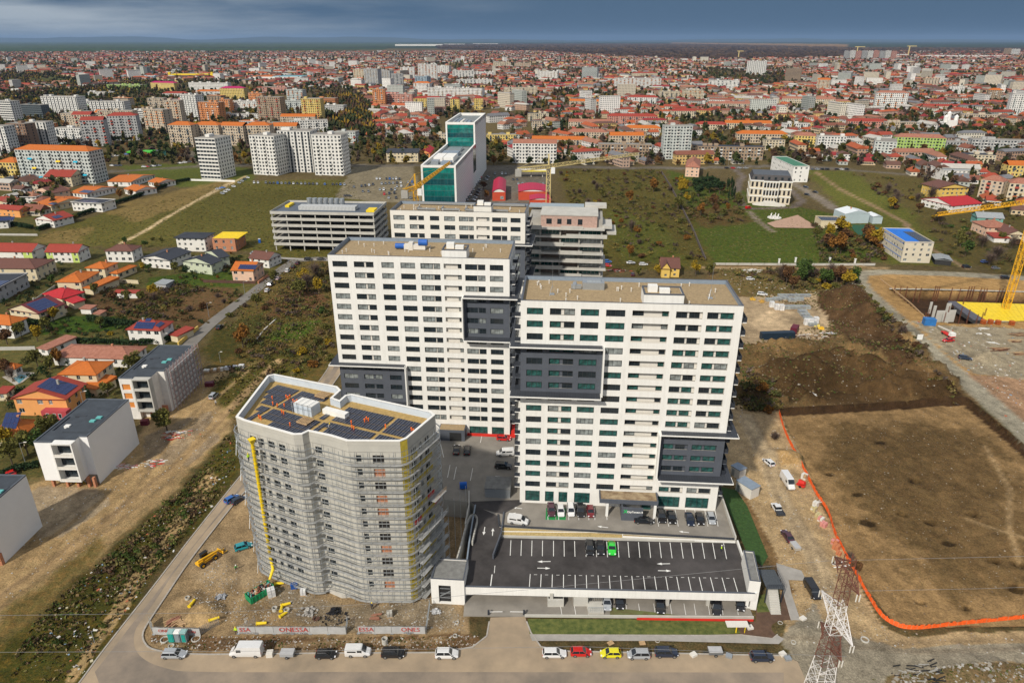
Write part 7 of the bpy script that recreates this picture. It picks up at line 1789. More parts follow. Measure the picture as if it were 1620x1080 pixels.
# random stands inside outlines
def stand(poly,n,cols,kinds,smin,smax,ctx,seed):
 rr=random.Random(seed);xs=[p[0] for p in poly];ys=[p[1] for p in poly];k=0;pts=[]
 g0=[G(*p) for p in poly];x0,x1=min(p.x for p in g0),max(p.x for p in g0);y0,y1=min(p.y for p in g0),max(p.y for p in g0)
 while k<n:
  q=(rr.uniform(x0,x1),rr.uniform(y0,y1))
  if not pin(q,g0): continue
  if rr.random()<.6 and pts and fbm(np.array([q[0]/12]),np.array([q[1]/12]),2,seed)[0]<-.02: continue
  pts.append(q);k+=1;px,py=P(*q)
  T(px,py,rr.uniform(smin,smax),rr.choice(cols),rr.choice(kinds),ctx=ctx)
stand([(885,272),(1045,272),(1125,415),(950,415)],46,['olive','olive','bare','bare','orange','rust','yellow'],['tree','bush','bush'],1.0,1.9,'in the overgrown field behind the white towers',3)
stand([(1070,280),(1165,300),(1180,345),(1130,365),(1080,345)],16,['olive','orange','yellow','dark','rust'],['tree','tree','bush'],1.0,1.7,'in the mansion park left of the drive',4)
for x,y in ((1150,302),(1153,298),(1157,296),(1159,301),(1152,318),(1157,316),(1161,313),(1118,288)): T(x,y,1.3,'dark','column',ctx='beside the mansion drive')
for x,y in ((1100,303),(1112,300),(1122,306),(1132,300),(1126,296),(1105,312),(1138,308)): T(x,y,1.7,'dark','tree',ctx='clumped in the mansion park')
stand([(1290,360),(1395,385),(1400,412),(1330,412),(1285,385)],20,['olive','orange','rust','bare','yellow'],['tree','bush'],1.2,1.9,'left of the blue roofed office',5)
stand([(1220,428),(1300,432),(1345,440),(1370,465),(1330,462),(1250,460)],24,['olive','bare','rust','green','yellow'],['bush','tree'],1.2,1.8,'on the scrub behind the storage yard',6)
stand([(1350,470),(1378,470),(1440,545),(1470,590),(1440,585)],12,['bare','olive','rust','green'],['bush'],1.1,1.6,'along the left edge of the gravel road',9)
stand([(1345,282),(1400,288),(1480,318),(1490,350),(1400,330)],18,['bare','bare','olive','yellow','rust'],['tree','bush'],1.4,2.1,'on the slope right of the white office',7)
stand([(1480,340),(1620,385),(1620,430),(1500,410)],16,['olive','bare','rust','green'],['tree','bush'],1.2,1.9,'near the crane mast at right',8)
stand([(1180,620),(1240,630),(1230,660),(1180,650)],4,['orange','rust','bare'],['bush'],1.2,1.6,'beside the right flank of the white tower',12)
for a in [(1225,695,1.3,'bare','bush'),(1345,880,1.1,'bare','bush'),(1352,900,1.1,'rust','bush'),(1205,608,1.2,'olive','bush')]: T(*a,ctx='beside the orange mesh fence')
for a in [(1040,436,1.0,'yellow','tree'),(1010,437,.9,'olive','tree'),(1122,436,1.2,'olive','tree'),(1100,437,1.2,'yellow','tree')]: T(*a,ctx='beside the lone yellow house')
for a in [(690,318,1.1,'olive','tree'),(770,316,1.1,'orange','tree'),(765,300,1.3,'rust','tree'),(835,312,.9,'olive','bush'),(725,258,1.6,'rust','tree'),(781,262,1.6,'orange','tree'),(778,240,1.6,'olive','tree'),(600,240,1.6,'yellow','tree'),(585,240,1.7,'olive','tree'),(592,250,1.4,'yellow','tree')]: T(*a,ctx='around the glass ended office')
# weeds and bushes along the track (uncountable growth)
def tufts(name,label,polys,dens,size,cols,seed,hscale=1.0):
 rr=np.random.default_rng(seed);V=[];Cc=[]
 for poly in polys:
  g0=np.array([tuple(G(*p)) for p in poly]);x0,y0=g0.min(0);x1,y1=g0.max(0);n=int((x1 - x0)*(y1 - y0)*dens)
  x=rr.uniform(x0,x1,n);y=rr.uniform(y0,y1,n);k=inpoly(x,y,[tuple(q) for q in g0]) & (fbm(x/7,y/7,3,seed)>rr.uniform(-.30,.12,n));x,y=x[k],y[k]
  z=ground_height(x,y);n=len(x)
  for b_ in range(4):
   a=rr.uniform(0,np.pi*2,n);s=size*rr.uniform(.4,1.6,n);h=s*rr.uniform(.5,1.3,n)*hscale;ox,oy=rr.normal(0,.25,(2,n))*size*2
   dx,dy=np.cos(a)*s,np.sin(a)*s;lx,ly=rr.normal(0,.4,(2,n))*h
   X,Y=x + ox,y + oy
   q=np.stack([np.stack([X - dx,Y - dy,z],1),np.stack([X + dx,Y + dy,z],1),np.stack([X + dx*.6 + lx,Y + dy*.6 + ly,z + h],1),np.stack([X - dx*.6 + lx,Y - dy*.6 + ly,z + h],1)],1);V.append(q.reshape(-1,3))
   pal=np.array(cols);c=pal[rr.integers(0,len(pal),n)]*rr.uniform(.7,1.3,(n,1));Cc.append(np.repeat(c,4,0))
 v=np.concatenate(V);c=np.ones((len(v),4));c[:,:3]=np.concatenate(Cc)
 me=cloud_mesh(name,v,mat('weed_leaves',(1,1,1),.95,.25,2,attr='Tint',spec=.1));at_=me.color_attributes.new('Tint','FLOAT_COLOR','POINT');at_.data.foreach_set('color',c.astype(np.float32).ravel())
 tag(link(name,me),label,'vegetation',kind='stuff')
WEED=[(.085,.10,.025),(.13,.115,.04),(.20,.15,.07),(.06,.09,.022),(.15,.10,.05),(.10,.065,.04)]
tufts('weeds','tangled green and brown weeds between the dirt track and the road',[[(-60,1200),(60,975),(180,870),(268,790),(330,730),(356,690),(376,692),(368,760),(250,895),(130,1060),(60,1180)]],2.6,.26,WEED,5)
tufts('scrub','rough brown scrub and grass on the plots round the towers',[[(330,600),(430,555),(515,545),(520,565),(440,640),(370,665)],[(345,520),(450,410),(530,415),(530,540),(400,560)],[(1130,425),(1350,426),(1375,470),(1440,560),(1330,500),(1180,465)],[(1170,548),(1330,505),(1480,590),(1240,640),(1160,650)]],.75,.28,WEED,6)
tufts('verge_grass','thin grass and weeds along the verge behind the parked cars',[[(240,1000),(330,1006),(560,1008),(760,1003),(760,1026),(330,1030),(240,1014)],[(1380,1070),(1620,1050),(1700,1120),(1370,1120)],[(1150,780),(1178,790),(1212,870),(1180,860)],[(838,979),(1160,984),(1170,1000),(840,1002)]],2.2,.13,WEED[:4],7)
tufts('field_grass','rough dry grass over the open fields',[[(60,375),(350,290),(560,285),(600,420),(330,390),(170,390)],[(885,272),(1045,272),(1130,420),(950,420)],[(1065,280),(1390,355),(1380,415),(1135,420)],[(150,458),(355,455),(375,475),(320,515),(150,500)]],.16,.42,[(.105,.11,.035),(.14,.125,.05),(.12,.10,.04)],8,.45)
def scrub(name,label,polys,n,cols,seed,s0=.5,s1=1.2):
 rr=np.random.default_rng(seed);pr=[leaf_cloud(None,40,1.5,1.9,.26,5,0,s) for s in range(40,45)];V=[];Cc=[]
 for poly in polys:
  g0=np.array([tuple(G(*p)) for p in poly]);x0,y0=g0.min(0);x1,y1=g0.max(0);x=rr.uniform(x0,x1,n*6);y=rr.uniform(y0,y1,n*6)
  k=inpoly(x,y,[tuple(q) for q in g0]) & (fbm(x/16,y/16,3,seed)>rr.uniform(-.12,.22,n*6));x,y=x[k][:n],y[k][:n];z=ground_height(x,y);s=rr.uniform(s0,s1,len(x));kind=rr.integers(0,5,len(x))
  for i in range(5):
   m_=kind==i;c=int(m_.sum());V.append((pr[i][None]*s[m_][:,None,None] + np.stack([x[m_],y[m_],z[m_]],1)[:,None,:]).reshape(-1,3));Cc.append(np.repeat(np.array(cols)[rr.integers(0,len(cols),c)]*rr.uniform(.65,1.35,(c,1)),len(pr[i]),0))
 v=np.concatenate(V);cc=np.ones((len(v),4));cc[:,:3]=np.concatenate(Cc);me=cloud_mesh(name,v,MATS['weed_leaves']);a_=me.color_attributes.new('Tint','FLOAT_COLOR','POINT');a_.data.foreach_set('color',cc.astype(np.float32).ravel());tag(link(name,me),label,'shrubs',kind='stuff')
SCR=[(.10,.10,.03),(.13,.10,.04),(.11,.07,.04),(.065,.075,.025),(.16,.125,.035),(.10,.075,.06)]
scrub('brush','brown and olive brush over the wild field behind the towers',[[(880,270),(1045,270),(1130,420),(950,420)]],480,SCR,3,.6,1.4)
scrub('brush','brush on the plots between the lane and the left white tower',[[(440,470),(470,415),(525,420),(532,545),(500,600),(430,640),(350,600)]],400,SCR,4,.45,1.25)
scrub('brush','brush in the overgrown plot beside the lane',[[(150,456),(360,452),(385,470),(320,520),(220,520)]],300,SCR,5,.5,1.2)
scrub('brush','brush on the weedy bank beside the road',[[(-60,1200),(60,985),(180,880),(268,795),(330,735),(356,690),(376,692),(366,760),(248,895),(125,1060),(60,1180)]],230,WEED,6,.25,1.1)
scrub('garden_shrubs','small green shrubs filling the gardens of the left houses',[[(0,400),(200,405),(440,412),(330,505),(250,560),(150,640),(0,730)]],760,[(.035,.06,.02),(.06,.085,.025),(.09,.09,.03),(.11,.07,.03),(.03,.045,.02)],9,.35,1.25)
scrub('brush','brush on the scrub behind the storage yard and along the gravel road',[[(1130,428),(1350,427),(1372,470),(1300,465)],[(1345,465),(1378,470),(1470,570),(1520,640),(1440,600)],[(1170,600),(1230,605),(1235,650),(1180,650)]],260,SCR,7,.5,1.3)
scrub('brush','brush on the slopes right of the mansion',[[(1340,275),(1620,300),(1620,430),(1490,400),(1450,345)],[(1285,355),(1395,380),(1400,415),(1300,418)],[(1065,285),(1170,305),(1180,350),(1095,360)]],330,SCR,8,.6,1.6)
# town trees: one mass
rr=np.random.default_rng(3)
X,Y=[],[]
for y0,y1,d in ((470,1500,1/200.),(1500,3200,1/480.),(3200,7000,1/2600.)):
 x,y=scatter(y0,y1,d);X.append(x);Y.append(y)
X=np.concatenate(X);Y=np.concatenate(Y);px,py=npP(X,Y)
ok=(px>-40) & (px<1660) & ~inpoly(px,py,NOHOUSE[0]) & ~inpoly(px,py,NOHOUSE[2]) & ~inpoly(px,py,NOHOUSE[3]) & ~inpoly(px,py,NOHOUSE[5]) & (fbm(X/150,Y/150,3,17)>-.14)
ok |= inpoly(px,py,[(535,150),(580,160),(580,215),(548,235),(530,200)]) | inpoly(px,py,[(860,160),(900,165),(905,232),(860,230)]) | inpoly(px,py,[(560,215),(700,200),(690,235),(570,238)])
for bx_,by_ in BLOCK_XY: ok &= ~((X>bx_ - 2) & (X<bx_ + 42) & (Y>by_ - 3) & (Y<by_ + 16))
X,Y=X[ok],Y[ok];n=len(X)
sz=rr.uniform(.8,1.9,n)*np.where(Y>1500,1.15,1)*np.where(Y>3200,1.3,1)
pal=np.array([(.045,.055,.018),(.07,.07,.02),(.025,.04,.016),(.20,.14,.02),(.13,.07,.025),(.085,.05,.028),(.08,.058,.045),(.09,.07,.03)]);pc=rr.choice(8,n,p=[.2,.20,.13,.06,.08,.10,.13,.10])
V=[];Cc=[]
proto=[leaf_cloud(None,34,2.6,6.4,.85,6,.2,s) for s in range(6)]
pi=rr.integers(0,6,n)
for k in range(6):
 m_=pi==k;c=m_.sum();pv=proto[k][None]*sz[m_][:,None,None];pv=pv + np.stack([X[m_],Y[m_],0*X[m_]],1)[:,None,:];V.append(pv.reshape(-1,3))
 Cc.append(np.repeat((pal[pc[m_]]*rr.uniform(.7,1.3,(c,1))),len(proto[k]),0))
v=np.concatenate(V);cc=np.ones((len(v),4));cc[:,:3]=np.concatenate(Cc)
me=cloud_mesh('town_trees',v,mat('town_leaves',(1,1,1),.95,.3,.4,attr='Tint',spec=.1));at_=me.color_attributes.new('Tint','FLOAT_COLOR','POINT');at_.data.foreach_set('color',cc.astype(np.float32).ravel())
tag(link('town_trees',me),'autumn trees mixed among the roofs of the distant town','trees',kind='stuff')
# far forest belt: canopy clumps in one mass
def belt(name,label,poly,n,cols,hh,seed):
 rr=np.random.default_rng(seed);g0=np.array([tuple(G(*p)) for p in poly]);x0,y0=g0.min(0);x1,y1=g0.max(0)
 x=rr.uniform(x0,x1,n*3);y=rr.uniform(y0,y1,n*3);k=inpoly(x,y,[tuple(q) for q in g0]);x,y=x[k][:n],y[k][:n];s=np.maximum(1,y/2600)
 pv=np.stack([leaf_cloud(None,10,9,hh,4.0,4,0,1)]*len(x))*np.stack([s,s,np.ones_like(s)],1)[:,None,:] + np.stack([x,y,0*x],1)[:,None,:]
 c=np.repeat(np.array(cols)[rr.integers(0,len(cols),len(x))]*rr.uniform(.75,1.25,(len(x),1)),40,0)
 me=cloud_mesh(name,pv.reshape(-1,3),MATS['town_leaves']);a_=me.color_attributes.new('Tint','FLOAT_COLOR','POINT');cc=np.ones((len(c),4));cc[:,:3]=c;a_.data.foreach_set('color',cc.astype(np.float32).ravel());tag(link(name,me),label,'forest',kind='stuff')
belt('forest','wide brown leafless forest belt below the horizon at right',[(690,70.5),(1080,70),(1340,76),(1700,79),(1700,84),(1340,91),(1080,94),(900,83),(690,77)],5200,[(.075,.048,.034),(.055,.038,.03),(.10,.065,.04)],16,2)
belt('tree_belt','brown and yellow tree belt across the fields at left',[(0,118),(100,112),(240,128),(200,158),(0,160)],420,[(.09,.06,.035),(.20,.14,.03),(.05,.055,.02)],9,3)
belt('tree_belt','dark autumn wood behind the glass ended office',[(530,150),(575,158),(600,205),(560,232),(520,205),(500,170)],160,[(.05,.05,.02),(.22,.14,.02),(.09,.05,.03),(.03,.04,.015)],11,4)
# hedges
def hedge(label,pts,w,h):
 c=[G(*p) for p in pts];V=[];rr=np.random.default_rng(len(label));
 for a,b_ in zip(c[:-1],c[1:]):
  l=(b_ - a).length;n=int(l*42*w*h ** .5);s=rr.uniform(0,1,n);o=rr.uniform(-w/2,w/2,n);z=h*rr.uniform(0,1,n) ** .4
  d=(b_ - a)/l;x=a.x + (b_.x - a.x)*s - d.y*o;y=a.y + (b_.y - a.y)*s + d.x*o
  u=rr.normal(0,.16,(n,3));w_=rr.normal(0,.14,(n,3));cc=np.stack([x,y,z],1);V.append(np.stack([cc - u - w_,cc + u - w_,cc + u + w_,cc - u + w_],1).reshape(-1,3))
 o0=c[0];v=np.concatenate(V) - np.array([o0.x,o0.y,0]);tag(link('hedge',cloud_mesh('hedge',v,FM['dark']),None,(o0.x,o0.y,0)),label,'hedge')
hedge('long dark hedge along the brown field edge',[(59,366),(100,352),(130,341),(170,328),(204,317),(240,304),(278,290),(300,286)],2.2,2.6)
hedge('dark hedge at the left end of the brown field',[(9,356),(30,359),(52,363)],2.5,2.6)
hedge('tall dark hedge above the small lawn',[(140,508),(165,512),(214,518)],2.0,2.8)
hedge('low hedge between the small lawn and the clay roof',[(118,541),(160,543),(218,546)],1.6,1.8)
hedge('clipped hedge round the red roofed solar house',[(222,546),(262,541),(296,526)],2.0,2.4)
hedge('dark hedge below the orange left house',[(36,510),(60,515),(80,508)],1.8,2.4)
hedge('hedge beside the peach house fence',[(262,425),(285,415),(300,405)],1.6,2.2)
hedge('dark hedge at the bottom left garden',[(0,757),(25,745),(62,738)],1.6,1.8)
# == VEHICLES
CARCOL={'black': (.012,.012,.014),'white': (.72,.72,.71),'silver': (.36,.38,.40),'grey': (.14,.15,.16),'red': (.55,.012,.010),'dark red': (.16,.012,.018),'blue': (.02,.12,.40),'navy': (.015,.025,.05),'green': (.02,.60,.04),'yellow': (.72,.66,.01),'maroon': (.07,.02,.035),'teal': (.02,.28,.32),'beige': (.45,.42,.36),'orange': (.7,.2,.02),'pale pink': (.55,.42,.42)}
CM={k: mat('car_paint_' + k.replace(' ','_'),c,.28,.05,1.5,metal=.1,spec=.5,coat=.6) for k,c in CARCOL.items()}
M_cg=mat('car_glass',(.012,.016,.02),.06,.2,1,spec=.7);M_tyre=mat('tyre',(.018,.018,.018),.9,.1);M_rim=mat('rim',(.35,.36,.37),.35,.1,metal=.7)
M_hl=mat('headlamp',(.75,.76,.78),.15,.05);M_tl=mat('tail_lamp',(.45,.01,.01),.3,.05)
#        L    W    H   belt hood  windscreen base/top, rear top/base (x from the rear)
SPEC={'hatch': (4.1,1.78,1.48,.92,.80,3.05,2.35,.55,.12),'estate': (4.7,1.82,1.48,.92,.80,3.45,2.75,.45,.12),'suv': (4.55,1.9,1.68,1.05,.98,3.35,2.75,.5,.15),'sedan': (4.75,1.84,1.44,.90,.82,3.45,2.70,1.35,.70),'mpv': (4.4,1.8,1.66,1.0,.88,3.55,2.75,.4,.12),'sports': (4.3,1.9,1.28,.82,.72,2.95,2.15,1.2,.35)}
PROTO={}
def hull(sec):
 m=MB();n=len(sec[0]);b0=0
 for s in sec: m.v+=s
 for i in range(len(sec) - 1):
  for j in range(n):
   k=(j + 1) % n;m.f.append((i*n + j,i*n + k,(i + 1)*n + k,(i + 1)*n + j));m.m.append(0)
 m.f.append(tuple(reversed(range(n))));m.m.append(0);m.f.append(tuple((len(sec) - 1)*n + j for j in range(n)));m.m.append(0)
 return m
def ring(x,zl,zm,zt,w,wt): return [(x,-w*.94,zl),(x,w*.94,zl),(x,w,(zl + zm)/2),(x,w,zm),(x,wt,zt),(x,-wt,zt),(x,-w,zm),(x,-w,(zl + zm)/2)]
def wheels(r,L_,W_,rad,xs):
 for x in xs:
  for s in (-1,1):
   m=MB();y=s*(W_/2 - .1);m.tube((0,-.11,0),(0,.11,0),rad,k=12);ty=m.build('wheel',M_tyre,r,(x,y,rad))
   m=MB();m.tube((0,s*.09,0),(0,s*.125,0),rad*.62,k=10);m.build('rim',M_rim,ty)
def car_proto(kind):
 if kind in PROTO: return PROTO[kind]
 r=thing('car','x','car',(0,0,-500))
 if kind in SPEC:
  Lc,Wc,Hc,bl,hd,a,b_,c,d=SPEC[kind];w=Wc/2
  sec=[ring(0,.38,.60,bl - .15,w*.80,w*.7),ring(.12,.26,.62,bl - .02,w*.95,w*.82),ring(.9,.22,.64,bl + .02,w,w*.88),ring(a,.22,.62,bl,w,w*.88),ring(a + .15,.22,.6,bl - .03,w*.99,w*.86),ring(Lc - .55,.24,.56,hd - .06,w*.95,w*.76),ring(Lc - .12,.3,.52,hd - .2,w*.82,w*.62),ring(Lc,.36,.48,.58,w*.66,w*.5)]
  h=hull(sec);h.build('body',CM['silver'],r,(-Lc/2,0,0),smooth=False)
  z1=Hc;wb,wt=w*.90,w*.72
  g=MB();q=[(d,bl - .02,wb),(a,bl - .02,wb),(b_,z1 - .05,wt),(c,z1 - .06,wt)]
  P8=[(x,-y,z) for x,z,y in q] + [(x,y,z) for x,z,y in q]
  g.v=P8;g.f=[(0,1,2,3),(7,6,5,4),(1,5,6,2),(4,0,3,7),(3,2,6,7)];g.m=[0]*5;g.build('windows',M_cg,r,(-Lc/2,0,0))
  t=MB();t.v=[(c - .05,-wt - .03,z1 - .07),(b_ + .03,-wt - .03,z1 - .06),(b_ + .03,wt + .03,z1 - .06),(c - .05,wt + .03,z1 - .07),(c + .05,-wt*.86,z1 + .02),(b_ - .1,-wt*.86,z1 + .02),(b_ - .1,wt*.86,z1 + .02),(c + .05,wt*.86,z1 + .02)]
  t.f=[(0,1,5,4),(1,2,6,5),(2,3,7,6),(3,0,4,7),(4,5,6,7),(3,2,1,0)];t.m=[0]*6
  for s in (-1,1):
   for x0,x1 in ((a,b_),(d + .02,c)): t.bar((x0,s*(wb + .01),bl),(x1,s*(wt + .02),z1 - .05),.09,.07)
   xm=(a + c)/2 - .1;t.bar((xm,s*(wb + .01),bl),(xm,s*(wt + .02),z1 - .05),.08,.05)
  t.build('roof_panel',CM['silver'],r,(-Lc/2,0,0))
  for s in (-1,1):
   m=MB();m.box(Lc - .30,Lc - .07,s*w*.66 - .17,s*w*.66 + .17,.5,.66);m.build('headlight',M_hl,r,(-Lc/2,0,0))
   m=MB();m.box(-.01,.14,s*w*.70 - .14,s*w*.70 + .14,.62,.82);m.build('tail_light',M_tl,r,(-Lc/2,0,0))
   m=MB();m.box(a - .1,a + .12,s*(w + .12) - .1,s*(w + .12) + .1,bl,bl + .14);m.build('mirror',M_black,r,(-Lc/2,0,0))
  wheels(r,Lc,Wc,.33 if kind != 'suv' else .37,(-Lc/2 + .85,Lc/2 - .85))
 elif kind in ('van','smallvan','blackvan'):
  Lc,Wc,Hc={'van': (6.3,2.05,2.6),'smallvan': (4.9,1.9,1.95),'blackvan': (5.3,1.95,2.0)}[kind];w=Wc/2
  sec=[ring(0,.35,1.2,Hc - .05,w,w*.86),ring(.1,.3,1.2,Hc,w,w*.88),ring(Lc - 1.9,.3,1.2,Hc,w,w*.88),ring(Lc - 1.7,.3,1.15,Hc - .06,w,w*.86),ring(Lc - .85,.3,.95,1.18 + .25*(Hc>2.2),w*.97,w*.8),ring(Lc - .15,.35,.7,.95,w*.88,w*.7),ring(Lc,.4,.6,.75,w*.7,w*.55)]
  hull(sec).build('body',CM['white'],r,(-Lc/2,0,0))
  g=MB();x0,x1=Lc - 1.66,Lc - .93;zt=Hc - .12;zl=1.25 + .22*(Hc>2.2)
  g.poly([(x1,-w*.76,zl),(x1,w*.76,zl),(x0,w*.8,zt),(x0,-w*.8,zt)]);g.build('windscreen',M_cg,r,(-Lc/2 + .06,0,.04))
  for s in (-1,1):
   g=MB();g.box(Lc - 2.5,Lc - 1.6,s*w*.95 - .03 if s>0 else s*w*.95 - .03,s*w*.95 + .03,zl - .1,zl + .55)
   if kind != 'van': g.box(.5,Lc - 2.7,s*w*.95 - .03,s*w*.95 + .03,zl - .1,zl + .4)
   g.build('side_window',M_cg,r,(-Lc/2,0,0));m=MB();m.box(Lc - .32,Lc - .1,s*w*.7 - .15,s*w*.7 + .15,.68,.85);m.build('headlight',M_hl,r,(-Lc/2,0,0))
   m=MB();m.box(-.02,.05,s*w*.86 - .08,s*w*.86 + .08,.9,1.5);m.build('tail_light',M_tl,r,(-Lc/2,0,0))
  wheels(r,Lc,Wc,.36,(-Lc/2 + 1.1,Lc/2 - 1.0))
 elif kind=='pickup':
  Lc,Wc,Hc=5.2,1.9,1.75;w=Wc/2
  sec=[ring(2.0,.35,.8,1.0,w,w*.95),ring(3.9,.35,.8,1.02,w,w*.9),ring(4.9,.4,.75,.92,w*.9,w*.75),ring(5.2,.45,.6,.7,w*.7,w*.6)]
  hull(sec).build('body',CM['white'],r,(-Lc/2,0,0))
  m=MB();m.box(0,2.0,-w,w,.6,.72);m.box(0,2.0,-w,-w + .06,.72,1.1);m.box(0,2.0,w - .06,w,.72,1.1);m.box(0,.06,-w + .06,w - .06,.72,1.1);m.build('load_bed',M_greyd,r,(-Lc/2,0,0))
  g=MB();q=[(2.05,1.0,w*.88),(4.0,1.0,w*.88),(3.35,Hc - .05,w*.75),(2.15,Hc - .05,w*.75)]
  g.v=[(x,-y,z) for x,z,y in q] + [(x,y,z) for x,z,y in q];g.f=[(0,1,2,3),(7,6,5,4),(1,5,6,2),(4,0,3,7),(3,2,6,7)];g.m=[0]*5;g.build('windows',M_cg,r,(-Lc/2,0,0))
  m=MB();m.box(2.1,3.4,-w*.77,w*.77,Hc - .05,Hc + .03);m.build('roof_panel',CM['white'],r,(-Lc/2,0,0));wheels(r,Lc,Wc,.36,(-Lc/2 + .9,Lc/2 - .9))
  for s in (-1,1): m=MB();m.box(5.0,5.18,s*.6 - .14,s*.6 + .14,.62,.76);m.build('headlight',M_hl,r,(-Lc/2,0,0))
 elif kind=='trailer':
  m=MB();m.box(-1.3,1.3,-.75,.75,.5,1.15);m.build('box',CM['silver'],r);m=MB();m.box(-1.32,1.32,-.77,.77,1.15,1.25);m.build('cover',mat('grey_tarpaulin',(.42,.42,.42),.7,.15),r)
  m=MB();m.bar((1.3,0,.5),(2.3,0,.45),.1);m.build('drawbar',M_rail,r);wheels(r,2.6,1.75,.3,(0,))
 PROTO[kind]=r;return r
def car(p,q,kind,colr,label,z=0.0,group=None,cat=None):
 """p centre pixel, q a pixel further along its heading"""
 pr=car_proto(kind);a=G(*p,z + .5);b_=G(*q,z + .5);t=az(a,b_)
 r=copy_tree(pr,(a.x,a.y,z + .012),t,label,group)
 if cat or kind in ('van','smallvan','blackvan'): r['category']=cat or 'van'
 elif kind=='pickup': r['category']='pickup truck'
 elif kind=='trailer': r['category']='trailer'
 r.name={'van': 'van','smallvan': 'van','blackvan': 'van','pickup': 'pickup_truck','trailer': 'trailer'}.get(kind,'car')
 for ch in r.children:
  if ch.name.split('.')[0] in ('body','roof_panel','box'):
   ch.material_slots[0].link='OBJECT';ch.material_slots[0].material=CM[colr]
 return r
gs='vehicles parked along the dusty street'
Rt,Lf=lambda p: (p[0] + 20,p[1]),lambda p: (p[0] - 20,p[1])
for p,s,k,c,lab,g in [
 ((276,1034),1,'estate','silver','silver estate car parked nearest to the road bend',gs),((390,1031),-1,'van','white','long white panel van parked below the banner fence',gs),
 ((455,1034),1,'trailer','silver','larger grey covered trailer parked between van and black hatchback',gs),((516,1034.5),1,'hatch','black','black hatchback between the grey trailer and the white small van',gs),
 ((567,1031),1,'smallvan','white','white small van with side windows between two black cars',gs),((622,1033),1,'suv','black','black off roader just left of the concrete ring',gs),((707,1034),1,'suv','white','white off roader parked alone left of the driveway',gs),
 ((877,1033),1,'estate','white','white estate car first right of the driveway',gs),((919,1031),1,'hatch','red','bright red hatchback on the street',gs),((966,1033),-1,'hatch','yellow','bright yellow hatchback on the street',gs),
 ((1010,1035),-1,'mpv','silver','silver people carrier between yellow and dark blue cars',gs),((1054,1032),1,'suv','navy','dark blue car at the right end of the parked row',gs),((1131,1031),-1,'trailer','grey','small grey trailer standing alone beside pale slabs',gs),((1205,1039),1,'suv','navy','navy car with side lettering parked rightmost near the pylon',gs)]:
 car(p,(p[0] + 20*s,p[1]),k,c,lab,.16,g)
gp='cars in front of the white tower'
for x,y,k,c,lab in [(872,807,'suv','maroon','dark reddish car on the left green charging bay'),(887,808,'hatch','white','white car on the right green charging bay'),(903,807,'mpv','white','white car next to the charging bays'),(918,808,'suv','black','black car between white and red cars at the tower'),(934,809,'hatch','dark red','dark red hatchback facing the tower front'),
      (1046,817,'suv','black','black car right of the entrance sign, left one of the pair'),(1062,818,'sedan','black','black car right of the entrance sign, right one of the pair'),(1091,821,'sedan','navy','longest dark saloon in front of the right shop windows'),(1107,821,'hatch','black','black car squeezed beside the silver hatchback'),(1125,820,'hatch','silver','silver hatchback last in the row at the tower corner')]:
 car((x,y),(x + 1.5 + (x - 870)*.012,y + 15),k,c,lab,5,gp)
